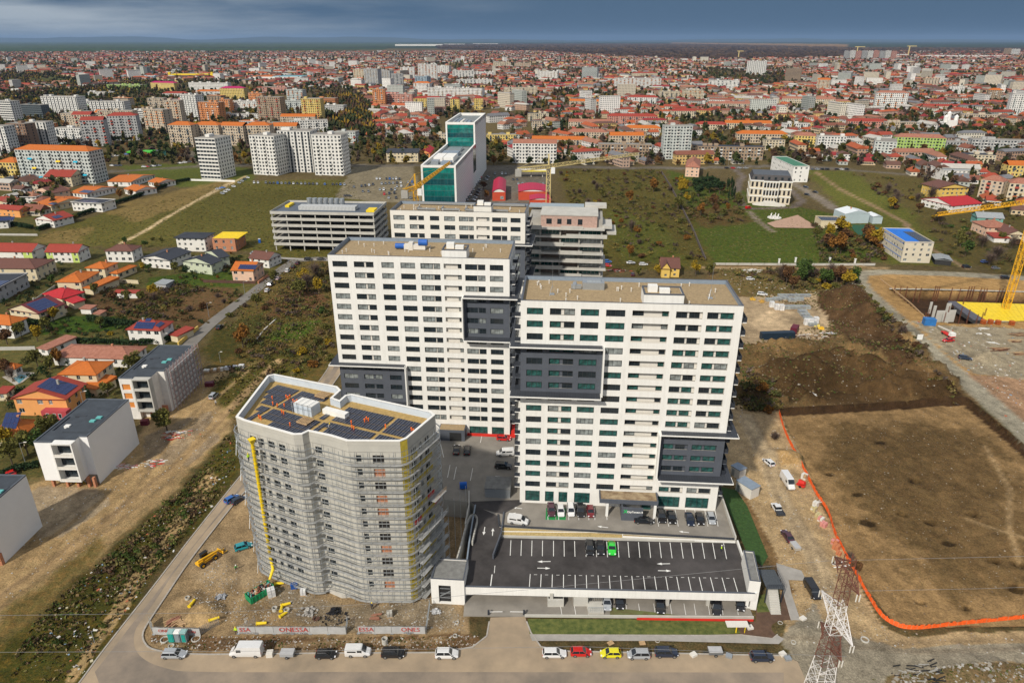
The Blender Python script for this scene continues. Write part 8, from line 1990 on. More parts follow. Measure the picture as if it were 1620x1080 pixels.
for p,q,k,c,lab,z in [((1019,823),(1040,824),'sedan','black','black saloon parked sideways below the entrance sign',5),((722,711),(723,700),'sedan','black','left black car in the courtyard bays',5),((739,712),(740,700),'suv','black','right black car in the courtyard bays',5),
 ((799,717),(780,718),'smallvan','white','white van parked beside the tower flank in the courtyard',5),((796,737),(815,738),'suv','black','black off roader under the dark balconies',5),((790,760),(810,762),'sedan','white','white saloon behind the grey plant room',5),((820,824),(840,827),'smallvan','white','white van at the top of the asphalt ramp',5),((797,693),(815,694),'hatch','red','red car against the red plinth of the left tower',5),
 ((933,867),(934,880),'suv','black','left black car on the asphalt deck',4),((950,866),(951,879),'sedan','black','black car next to the green sports car on the deck',4),((968,867),(969,880),'sports','green','bright green sports car on the asphalt deck',4),
 ((960,952),(961,962),'estate','silver','silver car under the deck edge',.3),((980,952),(981,962),'hatch','black','black car right of the silver one under the deck',.3),((1044,957),(1045,967),'sedan','black','black car with red lamps under the middle of the deck',.3),((1133,960),(1134,970),'suv','black','large black car under the right part of the deck',.3),((1171,955),(1172,965),'hatch','black','rightmost black car under the deck corner',.3),
 ((1216,731),(1203,720),'hatch','white','white hatchback on the dirt way beside the sand heap',.05),((1246,763),(1256,778),'van','white','long white van beside the red machine',.05),((1230,806),(1223,795),'pickup','white','white pickup with empty dark bed',.05),((1246,848),(1239,838),'sedan','maroon','dark maroon car parked ahead of the small pale trailer',.05),((1258,865),(1250,855),'trailer','beige','small pale box trailer behind the maroon car',.05),((1285,934),(1296,952),'blackvan','black','black van beside the pylon',.05),
 ((367,789),(378,783),'hatch','blue','bright blue car parked on the road beside the scaffolding',.17),((378,791),(390,785),'hatch','navy','dark blue car half hidden by scaffolding',.17),((385,864),(395,861),'hatch','teal','old teal car on the muddy yard beside the scaffold',.05),
 ((347,517),(358,507),'sedan','black','black car alone on the lane',.16),((428,450),(437,442),'suv','grey','dark grey car on the lane behind the small white one',.16),((423,459),(432,451),'hatch','white','small white car nearest on the lane verge',.16),((440,440),(449,432),'sedan','pale pink','pale pinkish saloon on the lane',.16),((455,428),(463,420),'suv','white','white car on the lane verge',.16),((464,422),(470,416),'hatch','black','small black car on the lane ahead of the white one',.16),((471,416),(478,410),'hatch','maroon','dark maroon car at the lane bend',.16),((488,410),(500,410),'suv','black','left black car on the cross street',.17),((508,410),(520,410.5),'sedan','black','right black car on the cross street',.17),((401,400),(410,396),'sedan','silver','silver car behind the dark brown roofed house',.1),
 ((338,626),(350,614),'mpv','silver','silver car on the earth beside the netted scaffold',.1),((12,751),(-8,757),'hatch','red','red car at the left edge above the cut off block',.1),
 ((1527,566),(1540,568),'estate','navy','dark blue car on the grey gravel of the pit site',.1),((1500,538),(1488,539),'sedan','red','red car beside the aerial lift on the pit site',.1),((1529,422),(1540,422),'suv','black','black car beside the black shed',.1),((1591,439),(1605,440),'estate','black','black car on the gravel road near the crane mast',.25),((1575,424),(1585,424),'hatch','grey','grey car under the trees near the crane mast',.1),((1558,414),(1568,414),'hatch','blue','blue car among bushes right of the black shed',.1),
 ((1187,441),(1197,441),'hatch','white','white wreck on the scrub nearest the field wall',.1),((1206,465),(1216,466),'estate','white','white car at the back of the storage yard',.1),((961,414),(970,414),'suv','blue','blue car beside the bare concrete block',.1),((962,420),(970,421),'hatch','red','red car beside the bare concrete block',.1),((998,415.5),(1008,415.5),'sedan','white','left white car behind the tower roof',.1),((1018,418),(1028,418),'estate','white','right white car behind the tower roof',.1),((1001,434),(1002,425),'hatch','maroon','dark red car just behind the tower roof edge',.1)]:
 car(p,q,k,c,lab,z)
AUTO=[]
def car_rows(rows,ctx,seed):
 rr=random.Random(seed);lst=[]
 for x0,y0,x1,y1,n,dx,dy in rows:
  for i in range(n):
   if rr.random()<.18: continue
   s=i/max(1,n - 1);x=x0 + (x1 - x0)*s;y=y0 + (y1 - y0)*s;c=rr.choice(['white','white','silver','black','black','grey','navy','red','blue','silver'])
   o=car((x,y),(x + dx,y + dy),rr.choice(['hatch','sedan','suv','estate']),c,'x',.05,'cars ' + ctx);lst.append((o,c + ' car',x))
 AUTO.append((lst,ctx))
car_rows([(596,283,632,283,8,.3,5),(574,303,583,303,2,.3,5),(601,300,625,300,5,.2,5),(628,295,662,292,6,.2,5),(608,307,640,304,5,.2,5),(615,313,655,313,8,.2,5),(548,310,552,310,2,5,0),(604,291,652,288,9,.2,5),(560,296,590,292,6,.2,5)],'on the gravel car park left of the office',4)
car_rows([(738,316,762,276,11,5,1),(749,316,772,280,10,5,1)],'in the strip right of the office wall',5)
car_rows([(402,289,545,292,24,.3,5)],'along the street before the white terraced complex',6)
car_rows([(352,306,392,281,10,5,1.2),(345,299,352,297,2,5,0)],'beside the pale field path',7)
car_rows([(176,248,200,244,4,5,0),(178,262,190,262,3,5,0),(228,264,252,262,6,5,0),(212,222,268,216,10,0,5),(285,258,300,256,3,5,0)],'round the green fuel station',8)
car_rows([(783,275,800,275,4,0,5),(820,291,866,291,8,0,5),(812,284,818,284,2,0,5)],'round the crimson roofed halls',9)
car_rows([(1275,296,1277,308,2,5,1),(1290,304,1302,304,2,5,1),(1278,268,1340,268,9,5,0),(1150,266,1180,266,4,5,0),(1455,268,1480,270,4,5,0)],'on the streets round the mansion',10)
# == CRANES
def lattice(root,name,a,b_,w,step,m,r=.09,tri=False,w1=None,cham=.16):
 a=Vector(a);b_=Vector(b_);d=(b_ - a);l=d.length;d.normalize();u=d.cross(Vector((0,0,1)))
 if u.length<.05: u=Vector((1,0,0))
 u.normalize();v=u.cross(d);w1=w if w1 is None else w1
 cs=[(-1,-1),(1,-1),(0,1)] if tri else [(-1,-1),(1,-1),(1,1),(-1,1)]
 n=max(1,round(l/step));P_=[]
 for i in range(n + 1):
  s=i/n;k=(w + (w1 - w)*s)/2;P_.append([a + d*l*s + u*x*k + v*y*k for x,y in cs])
 ch=MB();mbs=[]
 for j in range(len(cs)): ch.bar(P_[0][j],P_[-1][j],cham)
 ch.build('chord' if name != 'leg' else 'leg',m if not isinstance(m,list) else m[0],root)
 mm=m if isinstance(m,list) else [m]
 for i in range(n):
  q=MB()
  for j in range(len(cs)):
   k=(j + 1) % len(cs);q.bar(P_[i][j],P_[i][k],r);q.bar(P_[i][j] if i % 2 else P_[i][k],P_[i + 1][k] if i % 2 else P_[i + 1][j],r)
  q.build(name,mm[(i // 4) % len(mm)],root)
def crane(label,base,ztop,tip,ctr,mats,wm=1.6,wj=1.3):
 r=thing('tower_crane',label,'tower crane',(0,0,0));bx_,by_=base
 lattice(r,'mast_section',(bx_,by_,0),(bx_,by_,ztop),wm,2.2,mats,.12,cham=.24)
 lattice(r,'jib_section',(bx_,by_,ztop + 1.2),(tip[0],tip[1],ztop + 1.2),wj,2.0,mats[:1],.11,tri=True,w1=wj*.7,cham=.2)
 lattice(r,'counter_jib_section',(bx_,by_,ztop + 1.0),(ctr[0],ctr[1],ztop + 1.0),wj,2.5,mats[:1],.11,cham=.2)
 m=MB();m.box(ctr[0] - 1.2,ctr[0] + 1.2,ctr[1] - 1,ctr[1] + 1,ztop - 1.6,ztop + 1);m.build('counterweight',M_conc,r)
 m=MB();m.box(bx_ + .9,bx_ + 2.5,by_ - 1.6,by_ + .2,ztop - 1.6,ztop + .6);m.build('cab',M_wpaint,r)
 m=MB();m.bar((bx_,by_,ztop + 1.5),(bx_,by_,ztop + 6),.5);m.bar((bx_,by_,ztop + 6),(bx_ + (tip[0] - bx_)*.6,by_ + (tip[1] - by_)*.6,ztop + 2),.08);m.bar((bx_,by_,ztop + 6),(ctr[0],ctr[1],ztop + 1.6),.08);m.build('tower_head',mats[0],r)
 return r
M_cr2=mat('crane_pale_yellow',(.62,.50,.22),.5,.12)
jt=G(712.5,257,60);jc=G(640,302,60);mb_=G(657,297,60)
crane('yellow tower crane with long jib in front of the glass ended office',(mb_.x,mb_.y),59,(jt.x,jt.y),(jc.x,jc.y),[M_yelcr])
jt=G(1010,244,63);jc=G(820,268.5,63);mb_=G(868,263.5,63)
crane('pale crane with red and white mast behind the bare concrete block',(mb_.x,mb_.y),62,(jt.x,jt.y),(jc.x,jc.y),[M_cr2,mat('crane_red',(.5,.05,.03),.5)])
crane('big yellow crane at the right edge standing by the pit',(221,293),47,(164,267),(238,301),[M_yelcr],2.2,1.7)
jt=G(1065,76,45)
for x,y,h,lab in ((1354,92,42,'thin far crane above the striped towers'),(1436,90,40,'thin far crane right of the striped towers'),(1168,92,26,'distant orange crane above the pale blocks'),(142,175,22,'green crane above the white louvred block')):
 c=G(x,y);k=max(1,c.y/900);r=thing('tower_crane',lab,'tower crane',(c.x,c.y,0));m=MB();hh=hat(y,y - h*.42);m.bar((0,0,0),(0,0,hh),.9*k);m.build('mast',M_cr2 if 'green' not in lab else mat('fuel_green',(0,0,0)),r);m=MB();m.bar((-hh*.25,0,hh),(hh*.7,0,hh),.7*k);m.build('jib',M_cr2 if 'green' not in lab else mat('fuel_green',(0,0,0)),r)

# == PYLON AND WIRES
py_r=thing('pylon','lattice power pylon painted in red brown and white bands, bottom right','pylon',(51.5,84.5,0))
M_rb=mat('pylon_red_brown',(.15,.06,.04),.7,.2,1);M_pw=mat('pylon_white',(.72,.69,.66),.7,.1,1)
def pyl(z0,z1,w0,w1,m,st): lattice(py_r,'bracing',(0,0,z0),(0,0,z1),w0,st,m,.05,w1=w1,cham=.11)
pyl(0,9,4.6,3.5,M_rb,2.0);pyl(9,16.5,3.5,2.5,M_pw,1.5);pyl(16.5,23,2.5,1.9,M_rb,1.3);pyl(23,29,1.9,1.6,M_pw,1.2);pyl(29,38,1.6,1.2,M_rb,1.3)
for z,dy,m,l in ((25.5,1,M_pw,5.0),(25.5,-1,M_pw,5.0),(20.5,1,M_rb,3.2),(20.5,-1,M_rb,3.2),(34,1,M_rb,3.4),(34,-1,M_rb,3.4)):
 q=MB();tip=Vector((0,dy*(l + .8),z + .4))
 roots=[Vector((x,dy*.9,zz)) for x in (-.85,.85) for zz in (z,z + 2.2)]
 for p in roots: q.bar(p,tip,.12)
 for s in (.2,.4,.6,.8):
  pts=[p*(1 - s) + tip*s for p in roots];pt2=[p*(1 - s - .18) + tip*(s + .18) for p in roots]
  q.bar(pts[0],pts[2],.06);q.bar(pts[1],pts[3],.06);q.bar(pts[0],pts[1],.06);q.bar(pts[2],pts[3],.06);q.bar(pts[0],pt2[2],.06);q.bar(pts[1],pt2[3],.06);q.bar(pts[0],pt2[1],.06)
 q.build('cross_arm',m,py_r)
 q=MB()
 for o_ in (-.25,.25): q.tube((o_,tip.y,tip.z),(o_,tip.y,tip.z - 1.3),.1,k=6)
 q.build('insulator',M_offw,py_r)
def wire(label,pts):
 m=MB();c=[]
 for k in range(len(pts) - 1):
  for s in range(6): c.append(tuple(pts[k][i]*(1 - s/6) + pts[k + 1][i]*s/6 for i in range(3)))
 c.append(pts[-1])
 for a,b_ in zip(c[:-1],c[1:]): m.bar(a,b_,.032)
 tag(m.build('power_line',mat('aluminium_wire',(.25,.25,.25),.4)),label,'power line')
wire('upper power line running left from the top of the pylon across the street',[(-130,89.4,22.5),(-86,89.4,21.4),(-50,89.4,22.0),(-25,89.4,23.8),(3,89.2,27.2),(36,89.1,31.4),(50.5,89.1,33.2)])
wire('lower power line running left over the parked cars',[(-120,78.5,24.6),(-80,78.5,24.9),(-30,78.5,25.2),(10,78.3,26.3),(50.5,78.0,24.6)])
wire('upper power line running right over the excavated field',[(50.5,89.1,33.2),(80,90.3,33.0),(110,91,33.3),(160,92,35)])
wire('lower power line running right over the excavated field',[(50.5,91.4,24.6),(80,92.2,24.6),(120,93,25.6),(170,94,27)])

# == SITE FENCES WITH PRINTED BANNERS
M_ban=mat('grey_banner',(.44,.44,.43),.8,.12,.7);M_let=mat('banner_red',(.50,.07,.05),.8,.05);M_let2=mat('banner_grey',(.16,.16,.17),.8,.05)
def banner(label,a,b_,words,h=2.0):
 A,B2=G(*a),G(*b_);t=az(A,B2);l=(B2 - A).length;r=thing('site_fence',label,'fence',(A.x,A.y,.05),t);n=max(1,round(l/3.4))
 for i in range(n):
  m=MB();x0,x1=l*i/n + .03,l*(i + 1)/n - .03;st=4;dd=[.05*math.sin(i*2.3 + k*1.9) for k in range(st + 1)]
  for k in range(st):
   xa,xb=x0 + (x1 - x0)*k/st,x0 + (x1 - x0)*(k + 1)/st;m.poly([(xa,dd[k]*(k not in (0,)),.1),(xb,dd[k + 1]*(k + 1 != st),.1),(xb,dd[k + 1]*(k + 1 != st),h),(xa,dd[k]*(k != 0),h)])
  m.build('banner_panel',M_ban,r)
  m=MB();m.tube((x0,.1,0),(x0,.1,h + .1),.03,k=5);m.bar((x0,.1,h + .05),(x1,.1,h + .05),.04);m.bar((x0,.1,.2),(x1,.1,.2),.04);m.box(x0 - .3,x0 + .3,-.1,.35,0,.14);m.build('fence_frame',M_metalg,r)
 for w_,x,sz_,z,mm in words: text_obj('lettering',w_,sz_,(x,-.13,z),r,mm,ext=.01,bold=.0)
 return r
S8=1/8.3
banner('long grey banner fence with red and grey lettering between the two yard gates',(376.7,1003),(548,1003.5),[('SSA',.4,1.45,.85,M_let),('CONSTRUCTION',.3,.5,.3,M_let2),('ONESSA',8.4,1.6,.85,M_let),('CONSTRUCTION',8.9,.66,.22,M_let2)])
banner('shorter grey banner fence with cut off red lettering right of the yard gap',(566.7,1002.5),(673,1003),[('ESSA',.2,1.45,.85,M_let),('RUCTION',.3,.55,.3,M_let2),('ONES',8.7,1.5,.85,M_let),('CONST',9.2,.6,.25,M_let2)])
banner('banner fence behind the portable toilets at the road bend',(243,1004),(318,1006),[('ONE',1.2,1.0,.95,M_let),('ION',7.2,.9,.9,M_let)])
def mesh_fence(label,a,b_,h=1.9,m=None):
 A,B2=G(*a),G(*b_);t=az(A,B2);l=(B2 - A).length;r=thing('mesh_fence',label,'fence',(A.x,A.y,.05),t)
 q=MB();n=int(l/.35)
 for i in range(n + 1): q.bar((l*i/n,0,.1),(l*i/n,0,h),.03)
 for k in range(8): q.bar((0,0,.1 + k*(h - .1)/7),(l,0,.1 + k*(h - .1)/7),.03)
 q.build('wire_mesh',m or M_metalg,r);q=MB();q.tube((0,0,0),(0,0,h + .1),.05,k=5);q.tube((l,0,0),(l,0,h + .1),.05,k=5);q.build('post',M_metalg,r)
mesh_fence('wire mesh fence panel slanting up from the toilets to the sand heap',(318,1003),(347,988));mesh_fence('open wire mesh gate left of the long banner',(378,1002),(405,988));mesh_fence('wire mesh panel at the right end of the long banner',(548,1003),(550,985));mesh_fence('wire mesh panel beside the stair house',(674,1003),(680,960))
A=G(243,1003);r=thing('site_sign','white tilted banner at the bend left of the toilets','sign',(A.x,A.y,0),R(120));m=MB();m.poly([(0,0,.2),(3.2,0,.2),(3.2,.3,2.2),(0,.3,2.2)]);m.poly([(0,.3,2.2),(3.2,.3,2.2),(3.2,0,.2),(0,0,.2)]);m.build('panel',M_wpaint,r)
# orange mesh barrier
of=smooth_px([(1230,646),(1243,688),(1266,733),(1290,780),(1310,812),(1322,850),(1349,900),(1374,945),(1394,975),(1420,991),(1450,995),(1500,990),(1560,984),(1640,976),(1800,960)],4)
ofr=thing('mesh_barrier','orange plastic mesh barrier along two sides of the excavated field','barrier',(0,0,0));cc=[G(*p) for p in of];rg=random.Random(4)
for a,b_ in zip(cc[:-1],cc[1:]):
 m=MB();n=3;l0=rg.uniform(-.25,.25)
 for k in range(n):
  p=a + (b_ - a)*k/n;q=a + (b_ - a)*(k + 1)/n;zz=ground_z(p.x,p.y)*0;h1=.95 + rg.uniform(-.25,.1)
  m.poly([(p.x,p.y,0),(q.x,q.y,0),(q.x + .25,q.y + .2,h1),(p.x + .25,p.y + .2,h1)])
 m.build('mesh_panel',mat('orange_mesh',(.78,.11,.015),.7,.25,2),ofr);m=MB();m.tube((a.x,a.y,-.2),(a.x,a.y,1.1),.03,k=5);m.build('stake',M_wood,ofr)

# == SITE OBJECTS
def simple(name,label,cat,px,py,z=0.0,rz=0.0,group=None):
 c=G(px,py,z);return thing(name,label,cat,(c.x,c.y,z if z else (ground_z(c.x,c.y) if c.y<400 else 0)),rz,group)
for px,lab,mm in ((273.5,'leftmost bright teal portable toilet',mat('toilet_teal',(.02,.33,.28),.5)),(283.5,'middle grey portable toilet with white roof',mat('toilet_grey',(.20,.24,.26),.5)),(293.5,'right grey portable toilet with teal edges',mat('toilet_grey2',(.17,.20,.21),.5))):
 r=simple('portable_toilet',lab,'portable toilet',px,1012,.05);m=MB();m.box(-.55,.55,-.55,.55,0,2.2);m.build('cabin',mm,r);m=MB();m.box(-.6,.6,-.6,.6,2.2,2.38);m.box(-.45,.45,-.45,.45,2.38,2.46);m.build('roof',mat('toilet_roof',(.30,.48,.46),.5) if 'teal' in lab else M_wpaint,r);m=MB();m.box(-.36,.36,-.60,-.56,.08,1.95);m.build('door',MATS['toilet_teal'] if 'teal' in lab else mat('toilet_door',(.26,.30,.32),.5),r)
# skip full of rubble
a,b_=G(393,952),G(430,930);t=az(a,b_);r=thing('skip','green open skip filled with mixed rubble under the yellow chute','skip',(a.x,a.y,.05),t);Ls=(b_ - a).length;m=MB()
for q in ((0,Ls,-1.2,-1.1),(0,Ls,1.1,1.2),(0,.1,-1.1,1.1),(Ls - .1,Ls,-1.1,1.1),(0,Ls,-1.1,1.1)): m.box(*q,.05,1.6 if q[3] - q[2]<.2 or q[1]<Ls or q[0]>0 else .2)
M_sk=mat('skip_green',(.01,.26,.10),.5,.15);m.build('container',M_sk,r)
for k in range(7): m=MB();x=.4 + k*(Ls - .8)/6;m.box(x,x + .12,-1.3,-1.201,.1,1.55);m.build('rib',M_sk,r)
rg=random.Random(2);dm=[mat('debris_%d' % i,c,.9,.3,2) for i,c in enumerate([(.4,.38,.34),(.25,.08,.05),(.05,.05,.06),(.5,.48,.44),(.05,.25,.22),(.42,.28,.15)])]
for k in range(90):
 m=MB();s=rg.uniform(.12,.45);m.box(-s,s,-s*.5,s*.5,-s*.3,s*.3);o=m.build('rubble',dm[rg.randrange(6)],r,(rg.uniform(.3,Ls - .3),rg.uniform(-.9,.9),1.2 + rg.uniform(0,.5)));o.rotation_euler=(rg.uniform(0,3),rg.uniform(0,3),rg.uniform(0,3))
# telehandler
a,b_=G(313,894,.8),G(340,876,.8);t=az(a,b_);r=thing('telehandler','orange yellow telehandler on four big tyres beside the road','telehandler',(*(a + (b_ - a)*.5),.05),t)
m=MB();m.box(-2.4,2.3,-.75,.75,.75,1.35);m.box(-2.5,-1.2,-.8,.3,1.35,1.75);m.build('chassis',M_yelcr,r)
m=MB();m.box(-.9,.7,.15,.95,1.35,2.6);m.build('cab',M_cg,r);m=MB();m.box(-1.0,.8,.1,1.0,2.6,2.7);m.build('cab_roof',M_black,r)
m=MB();m.bar((-2.3,-.4,2.0),(3.2,-.4,1.5),.38,.38);m.bar((3.0,-.4,1.5),(3.7,-.4,.7),.25);m.build('boom',M_yelcr,r)
m=MB();m.box(3.6,3.8,-1.1,1.1,.3,1.0);m.box(3.8,4.9,-.9,-.75,.3,.38);m.box(3.8,4.9,.3,.45,.3,.38);m.build('fork_carriage',M_yelcr,r)
for x in (-1.6,1.6):
 for s in (-1,1): m=MB();m.tube((0,-.22,0),(0,.22,0),.62,k=14);ty=m.build('wheel',M_tyre,r,(x,s*.95,.62));m=MB();m.tube((0,s*.2,0),(0,s*.24,0),.32,k=10);m.build('rim',M_yelcr,ty)
# concrete rings, barrels, pallets, spare chute pieces
for k,(px,py,R0,h,lab) in enumerate([(403,1018,.7,.5,'concrete ring behind the white panel van'),(609,1017,.6,1.3,'tall concrete ring behind the black off roader'),(435,965,.55,.8,'grey concrete ring left of the yellow chute pieces'),(454,967,.6,.7,'white lined ring beside the yellow chute pieces'),(261,1012,.9,.3,'low ring lying in the mud left of the toilets'),(271,1022,.6,.25,'flat ring on the verge above the silver estate car'),(310,1010,.9,.2,'flat ring right of the toilets'),(1298,793,.5,.3,'ring on the orange barrier verge'),(1040,1013,.5,.1,'manhole ring on the pavement'),(1234,987,.5,.1,'manhole ring on the dark topsoil'),(1255,1017,.5,.25,'ring at the end of the pavement'),(1368,1012,.8,.3,'pale ring beside the pylon'),(1133,947,.3,.1,'manhole on the lawn bed'),(723,985,.45,.3,'ring on the yard beside the drive'),(720,1006,.45,.3,'ring on the verge left of the drive'),(298,952,.5,.5,'ring behind the sand heap')]):
 r=simple('concrete_ring',lab,'concrete ring',px,py);m=MB();n=14
 for i in range(n):
  a0,a1=2*math.pi*i/n,2*math.pi*(i + 1)/n;c0,s0,c1,s1=math.cos(a0),math.sin(a0),math.cos(a1),math.sin(a1);ri=R0*.8
  m.poly([(R0*c0,R0*s0,0),(R0*c1,R0*s1,0),(R0*c1,R0*s1,h),(R0*c0,R0*s0,h)]);m.poly([(ri*c1,ri*s1,0),(ri*c0,ri*s0,0),(ri*c0,ri*s0,h),(ri*c1,ri*s1,h)]);m.poly([(R0*c0,R0*s0,h),(R0*c1,R0*s1,h),(ri*c1,ri*s1,h),(ri*c0,ri*s0,h)])
 m.build('ring',M_concl,r)
for px,py,rz,lab in ((446,962,1.7,'yellow chute piece lying left'),(453,957,.4,'yellow chute piece lying crosswise'),(450,972,.9,'small yellow chute piece nearest the road'),(443,924,.2,'yellow chute elbow beside the skip'),(305,957,1.4,'yellow plastic drum beside the sand heap'),(415,987,.1,'yellow pipe lying behind the long banner'),(341,985,.5,'yellow timber bundle leaning inside the mesh fence')):
 r=simple('plastic_pipe',lab + ' in the yard','pipe',px,py,0,rz);m=MB();m.tube((-1.0,0,.35),(.9,0,.35),.34,.26,10);m.tube((-1.15,0,.35),(-1,0,.35),.42,.42,10);m.build('pipe',M_yel,r)
def pile(name,label,cat,px,py,w,d,h,mats_,n,rz=0.0,piece='block',kind='stack',group=None,z=0.0):
 r=simple(name,label,cat,px,py,z,rz,group);rg=random.Random(int(px*3 + py))
 if kind=='stack':
  nx,ny,nz=n
  for i in range(nx):
   for j in range(ny):
    for k in range(nz):
     m=MB();g=.04;m.box(w*i/nx + g,w*(i + 1)/nx - g,d*j/ny + g,d*(j + 1)/ny - g,.15 + h*k/nz,.15 + h*(k + 1)/nz - g);m.build(piece,rg.choice(mats_),r)
  m=MB();m.box(0,w,0,d,0,.13);m.build('pallet',M_wood,r)
 else:
  for k in range(n):
   m=MB();l=rg.uniform(.4,1)*w;m.box(-l/2,l/2,-.12,.12,0,.10);o=m.build(piece,rg.choice(mats_),r,(rg.uniform(-.15,.15)*w,d*(k/n - .5),rg.uniform(.05,h)));o.rotation_euler=(rg.uniform(-.1,.1),rg.uniform(-.12,.12),rg.uniform(-.25,.25))
 return r
GB=[M_concl,M_conc];WB_=[mat('white_wrap',(.72,.72,.70),.5,.06),mat('white_wrap_print',(.6,.6,.6),.5,.1)];M_gs=mat('grey_blocks',(.30,.32,.31),.85,.15,1);OR_=[mat('orange_blocks',(.50,.18,.08),.9,.15)]
pile('block_pallet','wrapped pallet of white blocks leaning beside the skip','pallet of blocks',425,948,1.6,1.4,2.0,WB_,(2,2,5),.5);pile('block_pallet','small white wrapped pallet between skip and scaffold','pallet of blocks',475,943,1.2,1.1,1.3,WB_,(2,1,3),.1)
r=simple('tool_chest','blue metal site box beside the scaffold foot','site box',466,929,0,.2);m=MB();m.box(-.7,.7,-.5,.5,0,1.0);m.build('box',mat('blue_box',(.02,.08,.30),.5),r);m=MB();m.box(-.75,.75,-.55,.55,1.0,1.1);m.build('lid',mat('blue_box',(0,0,0)),r)
r=simple('waste_bin','blue waste container on the podium beside the wall','waste container',733,772,5,.1);m=MB();m.box(-.9,.9,-.6,.6,.3,1.3);m.build('bin',mat('bright_blue_bin',(.01,.12,.50),.5),r);m=MB();m.tube((-.9,0,1.3),(.9,0,1.3),.6,k=10);m.build('lid',MATS['bright_blue_bin'],r)
pile('timber_stack','stack of reddish planks inside the bend fence','timber stack',275,985,3.4,2.4,.8,[M_wood,mat('reddish_plank',(.30,.14,.09),.9)],14,.9,'plank','planks');pile('timber_stack','reddish plank stack behind the right banner','timber stack',594,977,2.8,1.6,.6,[MATS['reddish_plank']],9,0,'plank','planks')
pile('timber_stack','loose timber beside the sand heap at the bend','timber stack',290,988,2.2,1.6,.5,[M_wood],8,-.5,'plank','planks');pile('timber_stack','small brown plank bundle left of the black heap','timber stack',499,980,1.4,1.6,.5,[M_wood_d],7,1.5,'plank','planks')
pile('block_pallet','grey wrapped pallet behind the right banner','pallet of blocks',612,978,1.2,1.0,1.2,GB,(2,2,3),.2)
for px,py,w,h,c,lab in ((530,978,2.9,1.1,(.012,.012,.015),'heap of black plastic sheeting behind the long banner'),(530,966,1.2,.6,(.45,.12,.04),'small heap of orange brick waste'),(487,968,2.2,.6,(.36,.34,.31),'heap of mixed grey debris in the middle of the yard'),(350,945,1.2,.5,(.30,.31,.33),'small heap of grey scrap beside the skip yard'),(690,968,1.0,.6,(.55,.55,.55),'pale crumpled sheet beside the stair house')):
 r=simple('debris_heap',lab,'heap',px,py);rg=random.Random(int(px))
 mm=mat('heap_%d' % px,c,.7,.4,2)
 for k in range(46):
  a=rg.uniform(0,6.28);q=rg.random() ** .6;s=rg.uniform(.18,.5);m=MB();m.poly([(-s,-s*.6,0),(s,-s*.5,s*.2),(s*.8,s*.6,0),(-s*.7,s*.5,s*.25)]);m.poly([(-s*.7,s*.5,s*.25),(s*.8,s*.6,0),(s,-s*.5,s*.2),(-s,-s*.6,0)])
  o=m.build('scrap',mm,r,(math.cos(a)*q*w,math.sin(a)*q*w*.7,h*(1 - q) + .1),uv=False);o.rotation_euler=(rg.uniform(-.6,.6),rg.uniform(-.6,.6),rg.uniform(0,6))
# street-side slabs and pallets
for px,py,rz,lab in ((1097,1036,.5,'pale slab pile between dark blue car and trailer'),(1153,1038,-.4,'small grey slab right of the single trailer'),(1238,1035,.4,'pale slabs at the end of the kerb'),(1246,1042,.1,'grey slab beside the gravel fork'),(966,1017,.5,'timber pallet on the verge above the yellow car'),(1016,1017,.1,'timber pallet on the verge above the silver people carrier'),(1186,993,.2,'pale slab on the dark topsoil'),(1270,979,.5,'white slab pile beside the pavement end'),(427,1037,.1,'small white crate between the white panel van and the grey trailer')):
 r=simple('slab_pile' if 'slab' in lab else ('pallet' if 'pallet' in lab else 'crate'),lab,'slabs' if 'slab' in lab else ('pallet' if 'pallet' in lab else 'crate'),px,py,.17,rz)
 for k in range(3 if 'crate' not in lab else 4): m=MB();m.box(-.6,.6,-.45 + k*.32,-.18 + k*.32,0,.16 if 'crate' not in lab else .9) if 'pallet' in lab or 'crate' in lab else m.box(-.6,.6,-.5,.5,k*.17,k*.17 + .14);m.build('board' if 'pallet' in lab else 'slab',M_wood if 'pallet' in lab else (M_offw if 'white' in lab or 'pale' in lab else M_metalg),r)
# pallets along the dirt way
for px,py,lab,mm,wdh in ((1266,757,'pale timber pallet stack behind the red machine',[M_wood,M_offw],(1.4,1.3,1.6)),(1281,808,'first yellowish block pallet of the roadside row',[mat('straw_blocks',(.5,.42,.22),.9),M_offw],(1.3,1.3,1.3)),(1284,800,'white topped block pallet of the roadside row',[M_offw],(1.3,1.3,1.3)),(1288,818,'third pallet of the roadside row',[MATS['straw_blocks']],(1.3,1.3,1.2)),(1292,824,'fourth pallet of the roadside row with pink wrap',[M_offw,mat('pink_wrap',(.6,.25,.22),.6)],(1.3,1.3,1.2)),(1296,832,'pinkish brick pallet at the end of the row',[mat('pink_wrap',(0,0,0))],(1.4,1.4,1.2)),
       (1313,860,'upper orange brick pallet beside the barrier',[OR_[0],MATS['pink_wrap']],(1.5,1.3,1.3)),(1315,868,'lower orange brick pallet beside the barrier',OR_,(1.5,1.4,1.3)),(1321,877,'small orange brick pallet nearest the pylon',OR_,(1.1,1.0,.9))):
 pile('block_pallet',lab,'pallet of blocks',px,py,*wdh,mm,(2,2,3),-.9)
r=simple('red_machine','bright red wheeled mixer machine beside the white van','machine',1267,770,0,-.9);m=MB();m.tube((-.6,0,1.3),(.9,0,1.7),.8,.5,12);m.build('drum',M_red,r);m=MB();m.box(-1.2,1.0,-.5,.5,.4,.8);m.bar((-1,0,.8),(-.4,0,1.3),.2);m.build('frame',M_red,r);m=MB();m.tube((0,-.7,.35),(0,-.55,.35),.35,k=10);m.tube((0,.55,.35),(0,.7,.35),.35,k=10);m.build('wheel',M_tyre,r)
